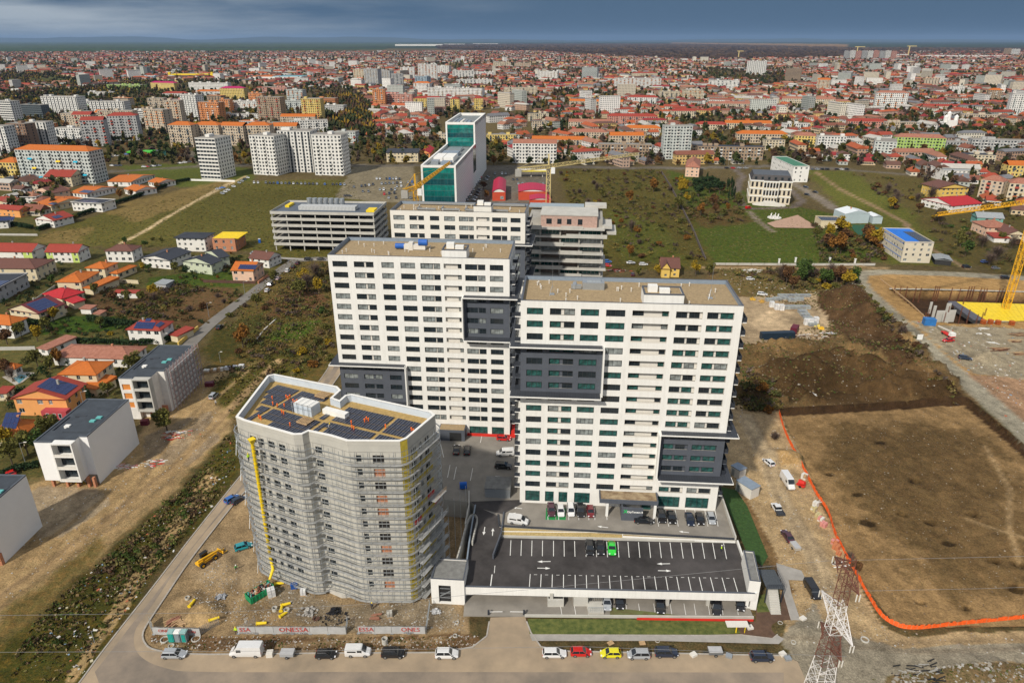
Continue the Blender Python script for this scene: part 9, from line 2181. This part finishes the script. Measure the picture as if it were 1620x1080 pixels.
# storage yard: grey and white block stacks, containers
rg=random.Random(6);i=0
Y_ROWS=[(1218,479,8,4.2,3),(1238,473,7,4,3),(1256,470,7,4,3),(1240,486,3,4,2),(1254,486,4,4,2)]
spots=[(1213 + k*11.5,478 - (k % 3)*1.5,3.6,2.4,1.3) for k in range(5)] + [(1232 + k*10,471,3.4,2.2,1.2) for k in range(5)] + [(1236 + k*11,490,3.8,2.4,1.4) for k in range(4)] + [(1264 + k*4,497 + k*5,3.8,2.4,1.3) for k in range(5)]
ordn=['first','second','third','fourth','fifth']
rows_=['middle row','back row','front row','right hand row'];cnts=[5,5,4,5];ri=0;ci=0
for px,py,w,d,h in spots:
 pile('block_stack','grey block stack, %s from the left in the %s of the storage yard' % (ordn[ci],rows_[ri]),'stack of blocks',px,py,w,d,h,[M_gs,M_metalg,M_gs],(3,2,2),rg.uniform(-.1,.1));ci+=1
 if ci==cnts[ri]: ri+=1;ci=0
for px,py,lab in ((1218,487,'white block stack standing apart at left'),(1226,491,'white block stack second at left'),(1234,492,'white block stack third at left, tallest'),(1273,515,'left white block stack beside the yellow heaps'),(1280,515,'middle white block stack beside the yellow heaps'),(1288,512,'right white block stack beside the yellow heaps')):
 pile('block_stack',lab,'stack of blocks',px,py,1.9,1.8,2.6,WB_,(2,2,4))
for px,py,lab,c in ((1293,516,'yellow round bag heap left',(.6,.5,.12)),(1300,521,'orange yellow bag heap right',(.7,.42,.03)),(1190,474,'orange yellow scrap heap behind the tower corner',(.5,.3,.04)),(1205,478,'lower orange scrap heap behind the tower corner',(.45,.26,.05))):
 r=simple('bag_heap',lab,'heap',px,py);rr_=random.Random(px);mm=mat('bag_%d' % px,c,.8,.25,1.5)
 for k in range(14): m=MB();a=rr_.uniform(0,6.28);q=rr_.random()*1.3;m.tube((math.cos(a)*q,math.sin(a)*q,.1),(math.cos(a)*q,math.sin(a)*q,.5 + (1.4 - q)*.6),.5,.28,7);m.build('bag',mm,r)
def container(label,a,b_,h,m_,w=2.45):
 A,B2=G(*a),G(*b_);t=az(A,B2);l=(B2 - A).length;r=thing('container',label,'container',(A.x,A.y,ground_z(A.x,A.y) + .05),t);m=MB();m.box(0,l,0,w,0,h);n=int(l/.45)
 for k in range(n): x=l*(k + .5)/n;m.box(x - .09,x + .09,-.05,-.003,.12,h - .12)
 m.build('shell',m_,r);q=MB();q.box(-.02,l + .02,-.04,w + .04,h + .003,h + .12);q.build('roof',m_,r);q=MB();q.box(l + .003,l + .05,.15,w - .15,.15,h - .15);q.build('door',m_,r);return r
container('long dark navy container at the edge of the storage yard',(1205,538),(1257,536),2.6,mat('navy_steel',(.015,.03,.05),.5));container('maroon container tip behind the long navy one',(1249,528),(1259,530),2.6,mat('maroon_steel',(.12,.015,.03),.5),5)
container('blue site office container at the corner of the pit',(1462,515),(1480,516),2.7,mat('blue_steel',(.03,.16,.42),.5),3)
# ---- the concrete pit
pit=thing('slab_formwork','bright yellow slab formwork deck in the concrete pit','formwork',(0,0,0));zt=-.4
c0,c1,c2,c3=G(1512,477,zt),G(1660,482,zt),G(1660,510,zt),G(1560,506,zt)
m=MB();m.prism([tuple(c3),tuple(c2),tuple(c1),tuple(c0)],-4.9,zt - .15,0);m.build('slab',M_concl,pit)
NX,NY=16,9
for i in range(NX):
 for j in range(NY):
  f=lambda u,v: (c0*(1 - u) + c1*u)*(1 - v) + (c3*(1 - u) + c2*u)*v
  q=[f((i + .03)/NX,(j + .03)/NY),f((i + .97)/NX,(j + .03)/NY),f((i + .97)/NX,(j + .97)/NY),f((i + .03)/NX,(j + .97)/NY)]
  m=MB();m.prism([tuple(p) for p in reversed(q)],zt - .14,zt + .02*((i*j) % 3));m.build('formwork_panel',M_yel,pit)
m=MB();q=[G(1500,476,0),G(1512,476,0),G(1558,505,0),G(1540,505,0)];m.prism([tuple(p) for p in reversed(q)],-.5,-.1);tag(m.build('gangway',mat('dark_mesh_deck',(.10,.10,.12),.8)),'dark grey sloping gangway left of the yellow formwork','gangway')
for k,(px,py,w) in enumerate(((1487,500,3.5),(1496,503,3.0),(1505,499,3.2),(1478,492,1.2),(1472,486,1.0),(1500,488,2.0))):
 c=G(px,py,-2);r=thing('concrete_wall','%s bare concrete wall left of the yellow formwork' % (['leftmost large','middle large','rightmost large','short','shortest','rear'][k]),'wall',(c.x,c.y,-5));m=MB();m.box(-w/2,w/2,-.2,.2,0,5.6);m.build('panel',M_concl,r)
grp='rusty reinforcement posts round the pit'
rod=None
for k,(px,py) in enumerate([(1415,459),(1424,461),(1434,461),(1448,462),(1456,463),(1479,460),(1482,461),(1485,461),(1505,463),(1518,464),(1532,461),(1536,461),(1540,461),(1551,463),(1556,464),(1560,464),(1580,464),(1585,464),(1590,465),(1463,505),(1468,500),(1494,505),(1500,495),(1520,496),(1532,500),(1545,508),(1553,505),(1558,498),(1524,480)]):
 c=G(px,py,0);
 m=MB();
 for a,b_ in ((-.15,-.15),(.15,-.15),(-.15,.15),(.15,.15)): m.bar((a,b_,-5),(a,b_,2.6 if k<19 else 3.2),.07)
 for z in range(-4,3): m.box(-.17,.17,-.17,.17,z,z + .05)
 o=m.build('rebar_column',mat('rust',(.16,.06,.03),.9,.25,2),None,(c.x,c.y,0));tag(o,'upright rusty reinforcement cage standing at the rim of the pit','rebar column',grp)
for k,(px,py) in enumerate([(1512,510),(1521,511),(1531,511),(1542,511),(1555,512),(1566,512),(1578,513),(1600,514)]):
 r=simple('formwork_drum','%s rust orange formwork cage in the row before the yellow deck' % ['first','second','third','fourth','fifth','sixth','seventh','last'][k],'formwork cage',px,py,0);m=MB()
 for z in (.3,.9,1.5): m.tube((0,0,z),(0,0,z + .25),1.1,1.1,10)
 for i in range(8): a=i*.785;m.bar((math.cos(a)*1.05,math.sin(a)*1.05,0),(math.cos(a)*1.05,math.sin(a)*1.05,1.9),.1)
 m.build('cage',mat('rust_orange',(.42,.10,.02),.8,.2),r)
for px,py,w,d,n,rz,lab in ((1556,520,3.5,1.6,7,0,'white boards lying before the formwork cages'),(1549,528,2.6,1.2,5,.2,'pale sheets left of the double white sheets'),(1563,530,2.4,1.6,5,-.2,'double white sheets on the grey gravel'),(1570,543,4,1.2,6,-.4,'pale bars lying askew on the gravel'),(1610,530,8,3,12,0,'dark timber heap at the right edge of the yard'),(1605,540,6,2,8,0,'light timber stack at the right edge of the yard'),(1580,553,9,3,14,.05,'long row of rusty beams on the gravel'),(1612,560,6,2.5,10,.1,'rusty beams at the right edge')):
 pile('timber_stack',lab,'stack',px,py,w,d,.5,[M_offw,M_wpaint] if 'white' in lab or 'pale' in lab else [M_wood,M_wood_d,MATS['rust']],n,rz,'board','planks')
a,b_=G(1492,525,.5),G(1511,536,.5);r=thing('aerial_lift','red and white truck mounted aerial lift with long pale boom','aerial lift',(a.x,a.y,.1),az(a,b_));m=MB();m.box(0,6,-1,1,.5,.9);m.build('chassis',M_red,r);m=MB();m.box(4.4,6,-1,1,.9,2.2);m.build('cab',M_wpaint,r);m=MB();m.bar((5,0,2.4),(-3.5,0,1.7),.45);m.build('boom',M_offw,r)
for x in (1.0,4.8):
 for s in (-1,1): m=MB();m.tube((x,s*.85,.42),(x,s*1.08,.42),.42,k=10);m.build('wheel',M_tyre,r)
# second line truck near the blue container etc.
def heap(name,label,px,py,w,d,h,m_,n=70):
 c=G(px,py);r=thing(name,label,'heap',(c.x,c.y,ground_z(c.x,c.y) - .2));rr_=random.Random(px);q=MB()
 for k in range(n):
  a=rr_.uniform(0,6.28);t=rr_.random() ** .6;s=rr_.uniform(.12,.42);x,y,z=math.cos(a)*t*w,math.sin(a)*t*d,h*(1 - t);q.bar((x - s*2,y,z),(x + s*2,y + rr_.uniform(-.6,.6),z + rr_.uniform(-.2,.3)),s*.5,s*.4,rr_.randrange(len(m_)))
 o=q.build('debris',m_,r,uv=False);o['kind']='stuff'
heap('wood_heap','tangled heap of pale waste timber beside the navy container',1277,533,9,3,1.5,[M_wood,M_offw,M_wood_d],150)
heap('wood_heap','small heap of white sticks on the dark earth mound',1276,627,3,2,.8,[M_offw,M_wpaint],60)
heap('litter_heap','litter and blue sheets right of the yellow bag heaps',1310,527,4,1.5,.5,[M_wpaint,mat('blue_box',(0,0,0)),M_wood_d],60)
heap('litter_heap','scrap and sacks at the foot of the pylon barrier',1332,894,2.5,2,.6,[M_wpaint,M_black,M_wood,M_wood_d],80)
heap('litter_heap','wrapped insulation and red scrap between the two left blocks',243,750 - 18,4,2.5,.5,[M_wpaint,M_red,M_metalg],60)
heap('litter_heap','building waste around the bush between the left blocks',285,690,6,3,.5,[M_wpaint,M_red,M_metalg,M_wood],110)
heap('litter_heap','white insulation offcuts along the foot of the white block',190,738,6,1.5,.5,[M_wpaint,M_offw,mat('pink_wrap',(0,0,0))],110)
heap('litter_heap','yellow and white sacks under the white block',133,760,3,2,.6,[M_yel,M_wpaint],50)
heap('litter_heap','dark cable and concrete scrap at the bottom right corner',1480,1066,8,3,.6,[M_black,M_conc,M_black],90)
heap('litter_heap','wreckage of white sheets on the scrub behind the yard',1190,428,6,3,1.0,[M_wpaint,M_offw],90)
heap('litter_heap','pile of dark tyres and planks beside the bare concrete block',975,428,9,3,1.0,[M_black,M_wood_d,M_offw,M_red],110)
for k in range(6):
 pile('block_stack','wrapped stack, %s from the left in the row behind the netted block' % ordn[k] if k<5 else 'wrapped stack at the far right of the row behind the netted block','stack of blocks',322 + k*11,591 - k*1.6,2.0,1.4,1.2,[M_wood,M_offw] if k<3 else WB_,(2,1,2))
r=simple('container','dark red material box between the two left blocks','container',230,671,0,.1);m=MB();m.box(-1.1,1.1,-.8,.8,0,1.5);m.build('box',mat('maroon_steel',(0,0,0)),r);m=MB();m.box(-1.15,1.15,-.85,.85,1.5,1.6);m.build('lid',MATS['maroon_steel'],r)
r=simple('container','dark red skip on the earth beside the netted block','container',332,610,0,.1);m=MB();m.box(-1.4,1.4,-.9,.9,0,1.4);m.build('box',MATS['maroon_steel'],r);m=MB();m.box(-1.45,1.45,-.95,-.85,1.4,1.5);m.build('rim',MATS['maroon_steel'],r)
r=simple('portable_toilet','bright blue portable toilet beside the brick shell','portable toilet',411,384,0,.1);m=MB();m.box(-.6,.6,-.6,.6,0,2.3);m.build('cabin',MATS['bright_blue_bin'],r);m=MB();m.box(-.65,.65,-.65,.65,2.3,2.45);m.build('roof',M_wpaint,r)
r=simple('site_sign','white notice board beside the grey gravel road','sign',1452,547,0,0);m=MB();m.box(-1.1,1.1,-.05,.05,.8,3.0);m.build('panel',M_wpaint,r);m=MB();m.box(-.9,-.8,.05,.15,0,2.8);m.box(.8,.9,.05,.15,0,2.8);m.build('post',M_wood,r)
r=simple('bench_canopy','pale metal canopy with one post on the dark topsoil','canopy',1164,1000,.2,0);m=MB();m.box(-2.2,2.2,-.8,.8,2.2,2.35);m.build('roof',M_offw,r);m=MB();m.box(1.7,1.8,-.1,.1,0,2.2);m.box(-.1,.1,-.1,.1,0,2.2);m.build('post',M_yel,r)
# lamps and masts
def lamp(label,px,py,h,arm=1.4,rz=0.0):
 r=simple('street_lamp',label,'street lamp',px,py,0,rz);m=MB();m.tube((0,0,0),(0,0,h),.10,.06,7);m.build('pole',M_metalg,r);m=MB();m.bar((0,0,h - .1),(arm,0,h + .3),.07);m.build('arm',M_metalg,r);m=MB();m.box(arm - .1,arm + .7,-.16,.16,h + .24,h + .38);m.build('lamp_head',M_offw,r)
lamp('street lamp in front of the white block at the garden wall',42,737,7.5);lamp('street lamp beside the orange walled house',135,650,7.0);lamp('street lamp at the hedge of the red roofed solar house',262,553,6.5);lamp('street lamp in the overgrown plot',331,502,6.5);lamp('street lamp at the end of the brown picket fence',388,468,7);lamp('left street lamp on the main street before the tan block',1146,262,9,2);lamp('right street lamp on the main street before the tan block',1152,262,9,2)
lamp('slender lamp in the middle of the left verge',150,1016,3,.6);lamp('short lamp post at the corner of the scrub plot',349,573,4,.6)
# walls and fences of gardens
def low_wall(label,pts,h,th,m_,nm='garden_wall',cat='wall',step=3.0):
 r=thing(nm,label,cat,(0,0,0));c=[G(*p) for p in pts]
 for a,b_ in zip(c[:-1],c[1:]):
  n=max(1,int((b_ - a).length/step))
  for k in range(n): p=a + (b_ - a)*k/n;q=a + (b_ - a)*(k + .96)/n;wallrun(r,'panel',[p,q],0,h,th,m_)
 return r
low_wall('dark brown timber fence in front of the peach house',[(322,447),(405,449)],1.5,.15,M_wood_d,'timber_fence','fence');low_wall('orange brick gate piers and fence along the lane',[(409,449),(432,432)],1.4,.5,M_brick,'brick_fence','fence',1.6)
low_wall('cream garden wall below the orange verandah house',[(186,447),(220,449)],1.8,.3,W_cr);low_wall('long pale boundary wall at the foot of the brown field',[(-40,372),(60,373)],1.2,.3,M_concl);low_wall('white boundary wall at the end of the car row',[(300,286),(372,288)],1.5,.3,M_white);low_wall('long dark garden wall between wild field and mansion park',[(1046,273),(1060,295),(1076,325),(1096,365),(1116,413)],1.8,.5,mat('old_wall',(.10,.08,.07),.9,.3),step=8);low_wall('pale boundary fence below the mansion park',[(1128,419),(1250,420),(1385,420)],1.2,.2,M_concl,step=6)
low_wall('yellow gate piers and fence beside the dark car lane',[(283,547),(300,532),(314,521)],1.6,.5,W_ye,'gate_fence','fence',1.8);low_wall('pale garden wall by the square pavilion',[(0,554),(57,553)],1.4,.25,M_concl);low_wall('grey yard wall beside the lane of the cream building',[(45,485),(88,455)],1.4,.3,M_conc)
low_wall('concrete retaining edge along the far side of the pit',[(1408,457),(1520,459),(1660,463)],.3,.6,M_concl,'pit_edge','wall');low_wall('timber lined left edge of the pit',[(1393,442),(1440,480),(1468,507)],.5,.3,M_wood,'pit_edge','wall');low_wall('line of white stones dividing the green plots',[(407,536),(418,522),(437,505)],.4,.4,M_offw,'stone_row','stones',1.3)
# statues in the park and paths
for k,px in enumerate((1232,1258,1272,1312,1352)): r=simple('park_post','white marker post, %s from the left at the park boundary' % ordn[k],'post',px,417 - (k % 2)*2,0);m=MB();m.box(-.35,.35,-.35,.35,0,2.4);m.build('post',M_white,r);m=MB();m.box(-.5,.5,-.5,.5,2.4,2.7);m.build('cap',M_white,r)
r=simple('fountain','round white fountain with columns in the mansion garden','fountain',1225,345,0);m=MB();m.tube((0,0,0),(0,0,.6),4.5,k=20);m.build('basin',M_offw,r)
for k in range(6): a=k*1.05;m=MB();m.tube((math.cos(a)*2.6,math.sin(a)*2.6,.6),(math.cos(a)*2.6,math.sin(a)*2.6,3),.25,k=7);m.build('column',M_white,r)
car((1184,329),(1190,328),'smallvan','red','bright red van on the mansion drive',.1)

for pr in PROTO.values():
 def rm(o):
  for ch in list(o.children): rm(ch)
  bpy.data.objects.remove(o)
 rm(pr)
# == LITTER AND RUBBLE
def litter(name,label,poly,n,s0,s1,cols,seed):
 rr=np.random.default_rng(seed);g0=np.array([tuple(G(*p)) for p in poly]);x0,y0=g0.min(0);x1,y1=g0.max(0);x=rr.uniform(x0,x1,n*4);y=rr.uniform(y0,y1,n*4)
 k=inpoly(x,y,[tuple(q) for q in g0]) & (fbm(x/5,y/5,3,seed)>rr.uniform(-.35,.25,n*4));x,y=x[k][:n],y[k][:n];n=len(x);z=ground_height(x,y)
 s=rr.uniform(s0,s1,n)*rr.uniform(.4,1,n);a=rr.uniform(0,6.28,n);c_,s_=np.cos(a)*s,np.sin(a)*s;as_=rr.uniform(.4,1,n);h=s*rr.uniform(.15,.8,n)
 bot=[np.stack([x + sx*c_ - sy*s_*as_,y + sx*s_ + sy*c_*as_,z - .02],1) for sx,sy in ((-1,-1),(1,-1),(1,1),(-1,1))];top=[b + np.stack([rr.normal(0,.1,n)*s,rr.normal(0,.1,n)*s,h],1) for b in bot]
 V=np.stack(bot + top,1).reshape(-1,3);F_=[]
 base=(np.arange(n)*8)[:,None];F_=np.concatenate([base + np.array(f) for f in ((4,5,6,7),(0,1,5,4),(1,2,6,5),(2,3,7,6),(3,0,4,7))])
 me=bpy.data.meshes.new(name);me.from_pydata(V.tolist(),[],F_.tolist());me.materials.append(mat('litter',(1,1,1),.85,.15,3,attr='Tint'));cc=np.ones((n*8,4));pal=np.array(cols);cc[:,:3]=np.repeat(pal[rr.integers(0,len(pal),n)],8,0)
 at_=me.color_attributes.new('Tint','FLOAT_COLOR','POINT');at_.data.foreach_set('color',cc.astype(np.float32).ravel());tag(link(name,me),label,'rubble',kind='stuff')
ST=[(.45,.42,.37),(.36,.33,.29),(.30,.24,.18),(.52,.50,.46),(.22,.17,.12)];LT=[(.68,.67,.64),(.55,.52,.48),(.42,.12,.06),(.30,.24,.18),(.2,.3,.4),(.5,.45,.3)]
litter('rubble','grey rubble and grit round the foot of the scaffolded tower',[(400,915),(560,960),(700,945),(735,975),(735,1000),(520,995),(380,990),(300,960),(330,880)],1400,.05,.22,[(.36,.33,.28),(.30,.27,.23),(.26,.21,.16),(.44,.42,.38)],3)
litter('litter','pale litter and foam scraps among the weeds by the road',[(60,975),(180,870),(268,790),(330,730),(372,690),(372,760),(250,900),(130,1070)],260,.1,.34,LT[:3] + LT[4:],4)
litter('rubble','stones and scraps round the new white blocks',[(0,960),(60,770),(160,770),(225,700),(340,600),(345,690),(300,735),(160,860)],520,.06,.26,ST,5)
litter('rubble','stones and lumps over the dark earth heaps',[(1150,540),(1330,500),(1480,560),(1540,625),(1240,645),(1150,660)],900,.1,.36,[(.26,.2,.13),(.36,.32,.26),(.16,.11,.07)],6)
litter('rubble','stones along the dirt way and the barrier',[(1150,660),(1240,650),(1330,850),(1420,1000),(1620,1000),(1620,1040),(1280,1030),(1235,900),(1180,790)],1000,.05,.2,ST,7)
litter('rubble','scraps scattered over the pit yard',[(1440,505),(1620,518),(1620,700),(1560,620)],500,.12,.4,LT + ST,8)
litter('litter','white scraps over the scrub behind the storage yard',[(1125,425),(1360,425),(1375,465),(1300,470),(1170,472)],260,.12,.5,LT[:2] + ST,9)
litter('rubble','clods and stones on the excavated field',[(1240,655),(1525,635),(1618,712),(1618,975),(1425,985),(1330,840)],900,.05,.22,[(.26,.2,.13),(.15,.10,.06),(.34,.28,.2)],10)
litter('rubble','clods along the verge of the dusty street',[(240,1004),(560,1010),(760,1004),(760,1026),(330,1030),(240,1016)],700,.05,.22,ST,11)
litter('rubble','broken concrete at the bottom right corner',[(1420,1062),(1620,1050),(1620,1090),(1400,1090)],240,.1,.4,[(.30,.27,.22),(.22,.19,.15),(.4,.38,.34)],12)

# == PEOPLE
M_skin=mat('skin',(.45,.26,.18),.6,.05)
def person(label,px,py,z,vest,trousers,helmet,rz=0.0,pose=0):
 c=G(px,py,z);r=thing('person',label,'person',(c.x,c.y,z + .02),rz)
 st=.18 + .1*pose;bend=.25*pose
 J=[(0,0,.95),(0,-bend*.3,1.15),(0,-bend,1.42),(0,-bend*1.1,1.56),(0,-bend*1.2,1.72),(-.12,0,.9),(-.13,-st*.5,.5),(-.13,-st*.2,.07),(-.13,-st*.2 - .18,.04),(.12,0,.9),(.13,st*.7,.5),(.13,st,.07),(.13,st - .18,.04),(-.22,-bend,1.40),(-.30,-bend - .05,1.12),(-.28,-bend - .22,.92),(.22,-bend,1.40),(.31,-bend - .02,1.12),(.30,-bend - .2,.9)]
 E_=[(0,1),(1,2),(2,3),(3,4),(0,5),(5,6),(6,7),(7,8),(0,9),(9,10),(10,11),(11,12),(2,13),(13,14),(14,15),(2,16),(16,17),(17,18)]
 Rr=[.15,.15,.17,.06,.11,.10,.075,.05,.045,.10,.075,.05,.045,.075,.05,.04,.075,.05,.04]
 me=bpy.data.meshes.new('body');me.from_pydata(J,E_,[]);o=link('body',me,r)
 o.modifiers.new('skin','SKIN')
 for i,v in enumerate(me.skin_vertices[0].data): v.radius=(Rr[i],Rr[i])
 me.skin_vertices[0].data[0].use_root=True
 s=o.modifiers.new('sub','SUBSURF');s.levels=1;s.render_levels=1
 dg=bpy.context.evaluated_depsgraph_get();m2=bpy.data.meshes.new_from_object(o.evaluated_get(dg));o.modifiers.clear();o.data=m2
 for mm in (trousers,vest,M_skin): m2.materials.append(mm)
 for p in m2.polygons: zc=p.center.z;p.material_index=0 if zc<.98 else (1 if zc<1.5 and not (abs(p.center.x)>.2 and zc<1.0) else 2)
 h=MB();y=-bend*1.2
 for k in range(3): z0,z1,r0,r1=((1.70,1.76,.155,.15),(1.76,1.84,.15,.11),(1.84,1.88,.11,.02))[k];h.tube((0,y,z0),(0,y,z1),r0,r1,10)
 h.build('helmet',helmet,r);return r
M_hv=mat('hi_vis',(.55,.85,.02),.7,.05);M_jn=mat('dark_trousers',(.03,.035,.05),.9);M_ho=mat('helmet_white',(.8,.8,.78),.4);M_hb=mat('helmet_yellow',(.8,.6,.02),.4)
person('person in yellow green vest standing on the asphalt deck',1140.7,872,4,M_hv,M_jn,M_ho,1.2);person('person in yellow green vest at the left end of the long banner',374,1002,.05,M_hv,M_jn,M_hb,0)
person('person in green vest walking on the muddy yard near the telehandler',374,902,.05,mat('vest_green',(.05,.35,.08),.8),M_jn,M_ho,.6,1);person('person in dark clothes beside the scaffold foot at right',589,963,.05,M_jn,M_black,M_hb,-.4);person('person in grey standing on the earth below the silver car',342,641,.05,W_gy,M_jn,M_ho,.4)
person('person in yellow green vest high on the left scaffold deck',394,729,33.3,M_hv,M_jn,M_hb,.8);person('person in red on the steel platform beside the stair house',1190,884,4,M_red,M_jn,M_ho,2);person('person kneeling over solar panels on the scaffolded roof',521,681,38.25,W_gy,M_jn,M_hb,1,1)

# == LABELS FOR THE MANY
def nth(i,n):
 k=i + 1
 if k==1: return 'leftmost'
 if k==n: return 'rightmost'
 suf='th' if 10 <= k % 100 <= 20 else {1: 'st',2: 'nd',3: 'rd'}.get(k % 10,'th')
 return '%d%s from left' % (k,suf)
def autolabel(items,ctx,grp):
 """items: (object, description, pixel x): order those alike from left to right"""
 by={}
 for o,d,x in items: by.setdefault(d,[]).append((x,o))
 for d,l in by.items():
  l.sort(key=lambda t: t[0])
  for i,(x,o) in enumerate(l):
   o['label']=(d + ' ' + ctx) if len(l)==1 else '%s, %s of its kind %s' % (d,nth(i,len(l)),ctx)
   if len(o['label'].split())>16: o['label']='%s, %s, %s' % (d,nth(i,len(l)),ctx)
   o['group']=grp
for lst,ctx in AUTO: autolabel(lst,ctx,'cars ' + ctx)
by={}
for r,d,ctx,px in TREES: by.setdefault(ctx,[]).append((r,d,px))
for ctx,l in by.items(): autolabel(l,ctx,'trees and bushes ' + ctx)
# landmark bands for blocks and town houses
def band(px,py):
 s='behind the green glass office' if 540 <= px<830 else ('behind the wild field' if 830 <= px<1060 else ('behind the mansion' if 1060 <= px<1340 else ('in the right quarter' if px >= 1340 else ('above the left field' if px>260 else 'in the far left'))))
 return s,('near' if py>215 else ('middle' if py>165 else 'far'))
by={}
for r,w_,rf_,px,py in BLK:
 s,b_=band(px,py);by.setdefault((s,b_),[]).append((r,'%s %s apartment block with %s' % (b_,BN[w_],RN[rf_][0]),px))
for (s,b_),l in by.items(): autolabel(l,s,'apartment blocks ' + s)
by={}
for r,wn,rn,lb in TOWN:
 px,py=P(r.location.x,r.location.y);s,b_=band(px,py)
 b_=('nearest' if py>240 else ('near' if py>222 else ('middle' if py>205 else 'farther')))
 by.setdefault((s,b_),[]).append((r,'%s %s %s with %s roof' % (b_,wn,'long block' if lb else 'house',rn),px))
for (s,b_),l in by.items(): autolabel(l,s,'town houses ' + s)

# == FAR HILLS AND AIR
def ridge(label,x0,x1,y,hh,seed,m_):
 n=160;V=[];F_=[]
 for i in range(n + 1):
  x=x0 + (x1 - x0)*i/n;s=math.sin(math.pi*i/n) ** .6;h=hh*s*(.72 + 1.1*float(fbm(np.array([i/13.]),np.array([seed*3.3]),4,seed)[0]))
  V+=[(x,y - 5000,-1),(x,y,max(2,h)),(x,y + 5000,-1)]
 for i in range(n): a=i*3;F_+=[(a,a + 3,a + 4,a + 1),(a + 1,a + 4,a + 5,a + 2)]
 me=bpy.data.meshes.new('hills');me.from_pydata(V,[],F_);me.materials.append(m_);struct(link('hills',me))
M_hill=mat('hill_woods',(.04,.055,.04),.95,.3,.0004)
ridge('',-52000,6000,46000,330,3,M_hill);ridge('',-4000,52000,50000,190,5,M_hill)
hz=bpy.data.materials.new('haze');hz.use_nodes=True;t=hz.node_tree;t.nodes.clear()
o_=N(t,'ShaderNodeOutputMaterial');v_=N(t,'ShaderNodeVolumePrincipled');v_.inputs['Color'].default_value=(.36,.55,.84,1);v_.inputs['Density'].default_value=2.4e-5;v_.inputs['Anisotropy'].default_value=0.1
L(t,v_.outputs[0],o_.inputs['Volume'])
m=MB();m.box(-65000,65000,-65000,65000,-6.2,420);tag(m.build('haze',hz,uv=False),'pale blue haze lying over the whole plain','haze',kind='stuff')
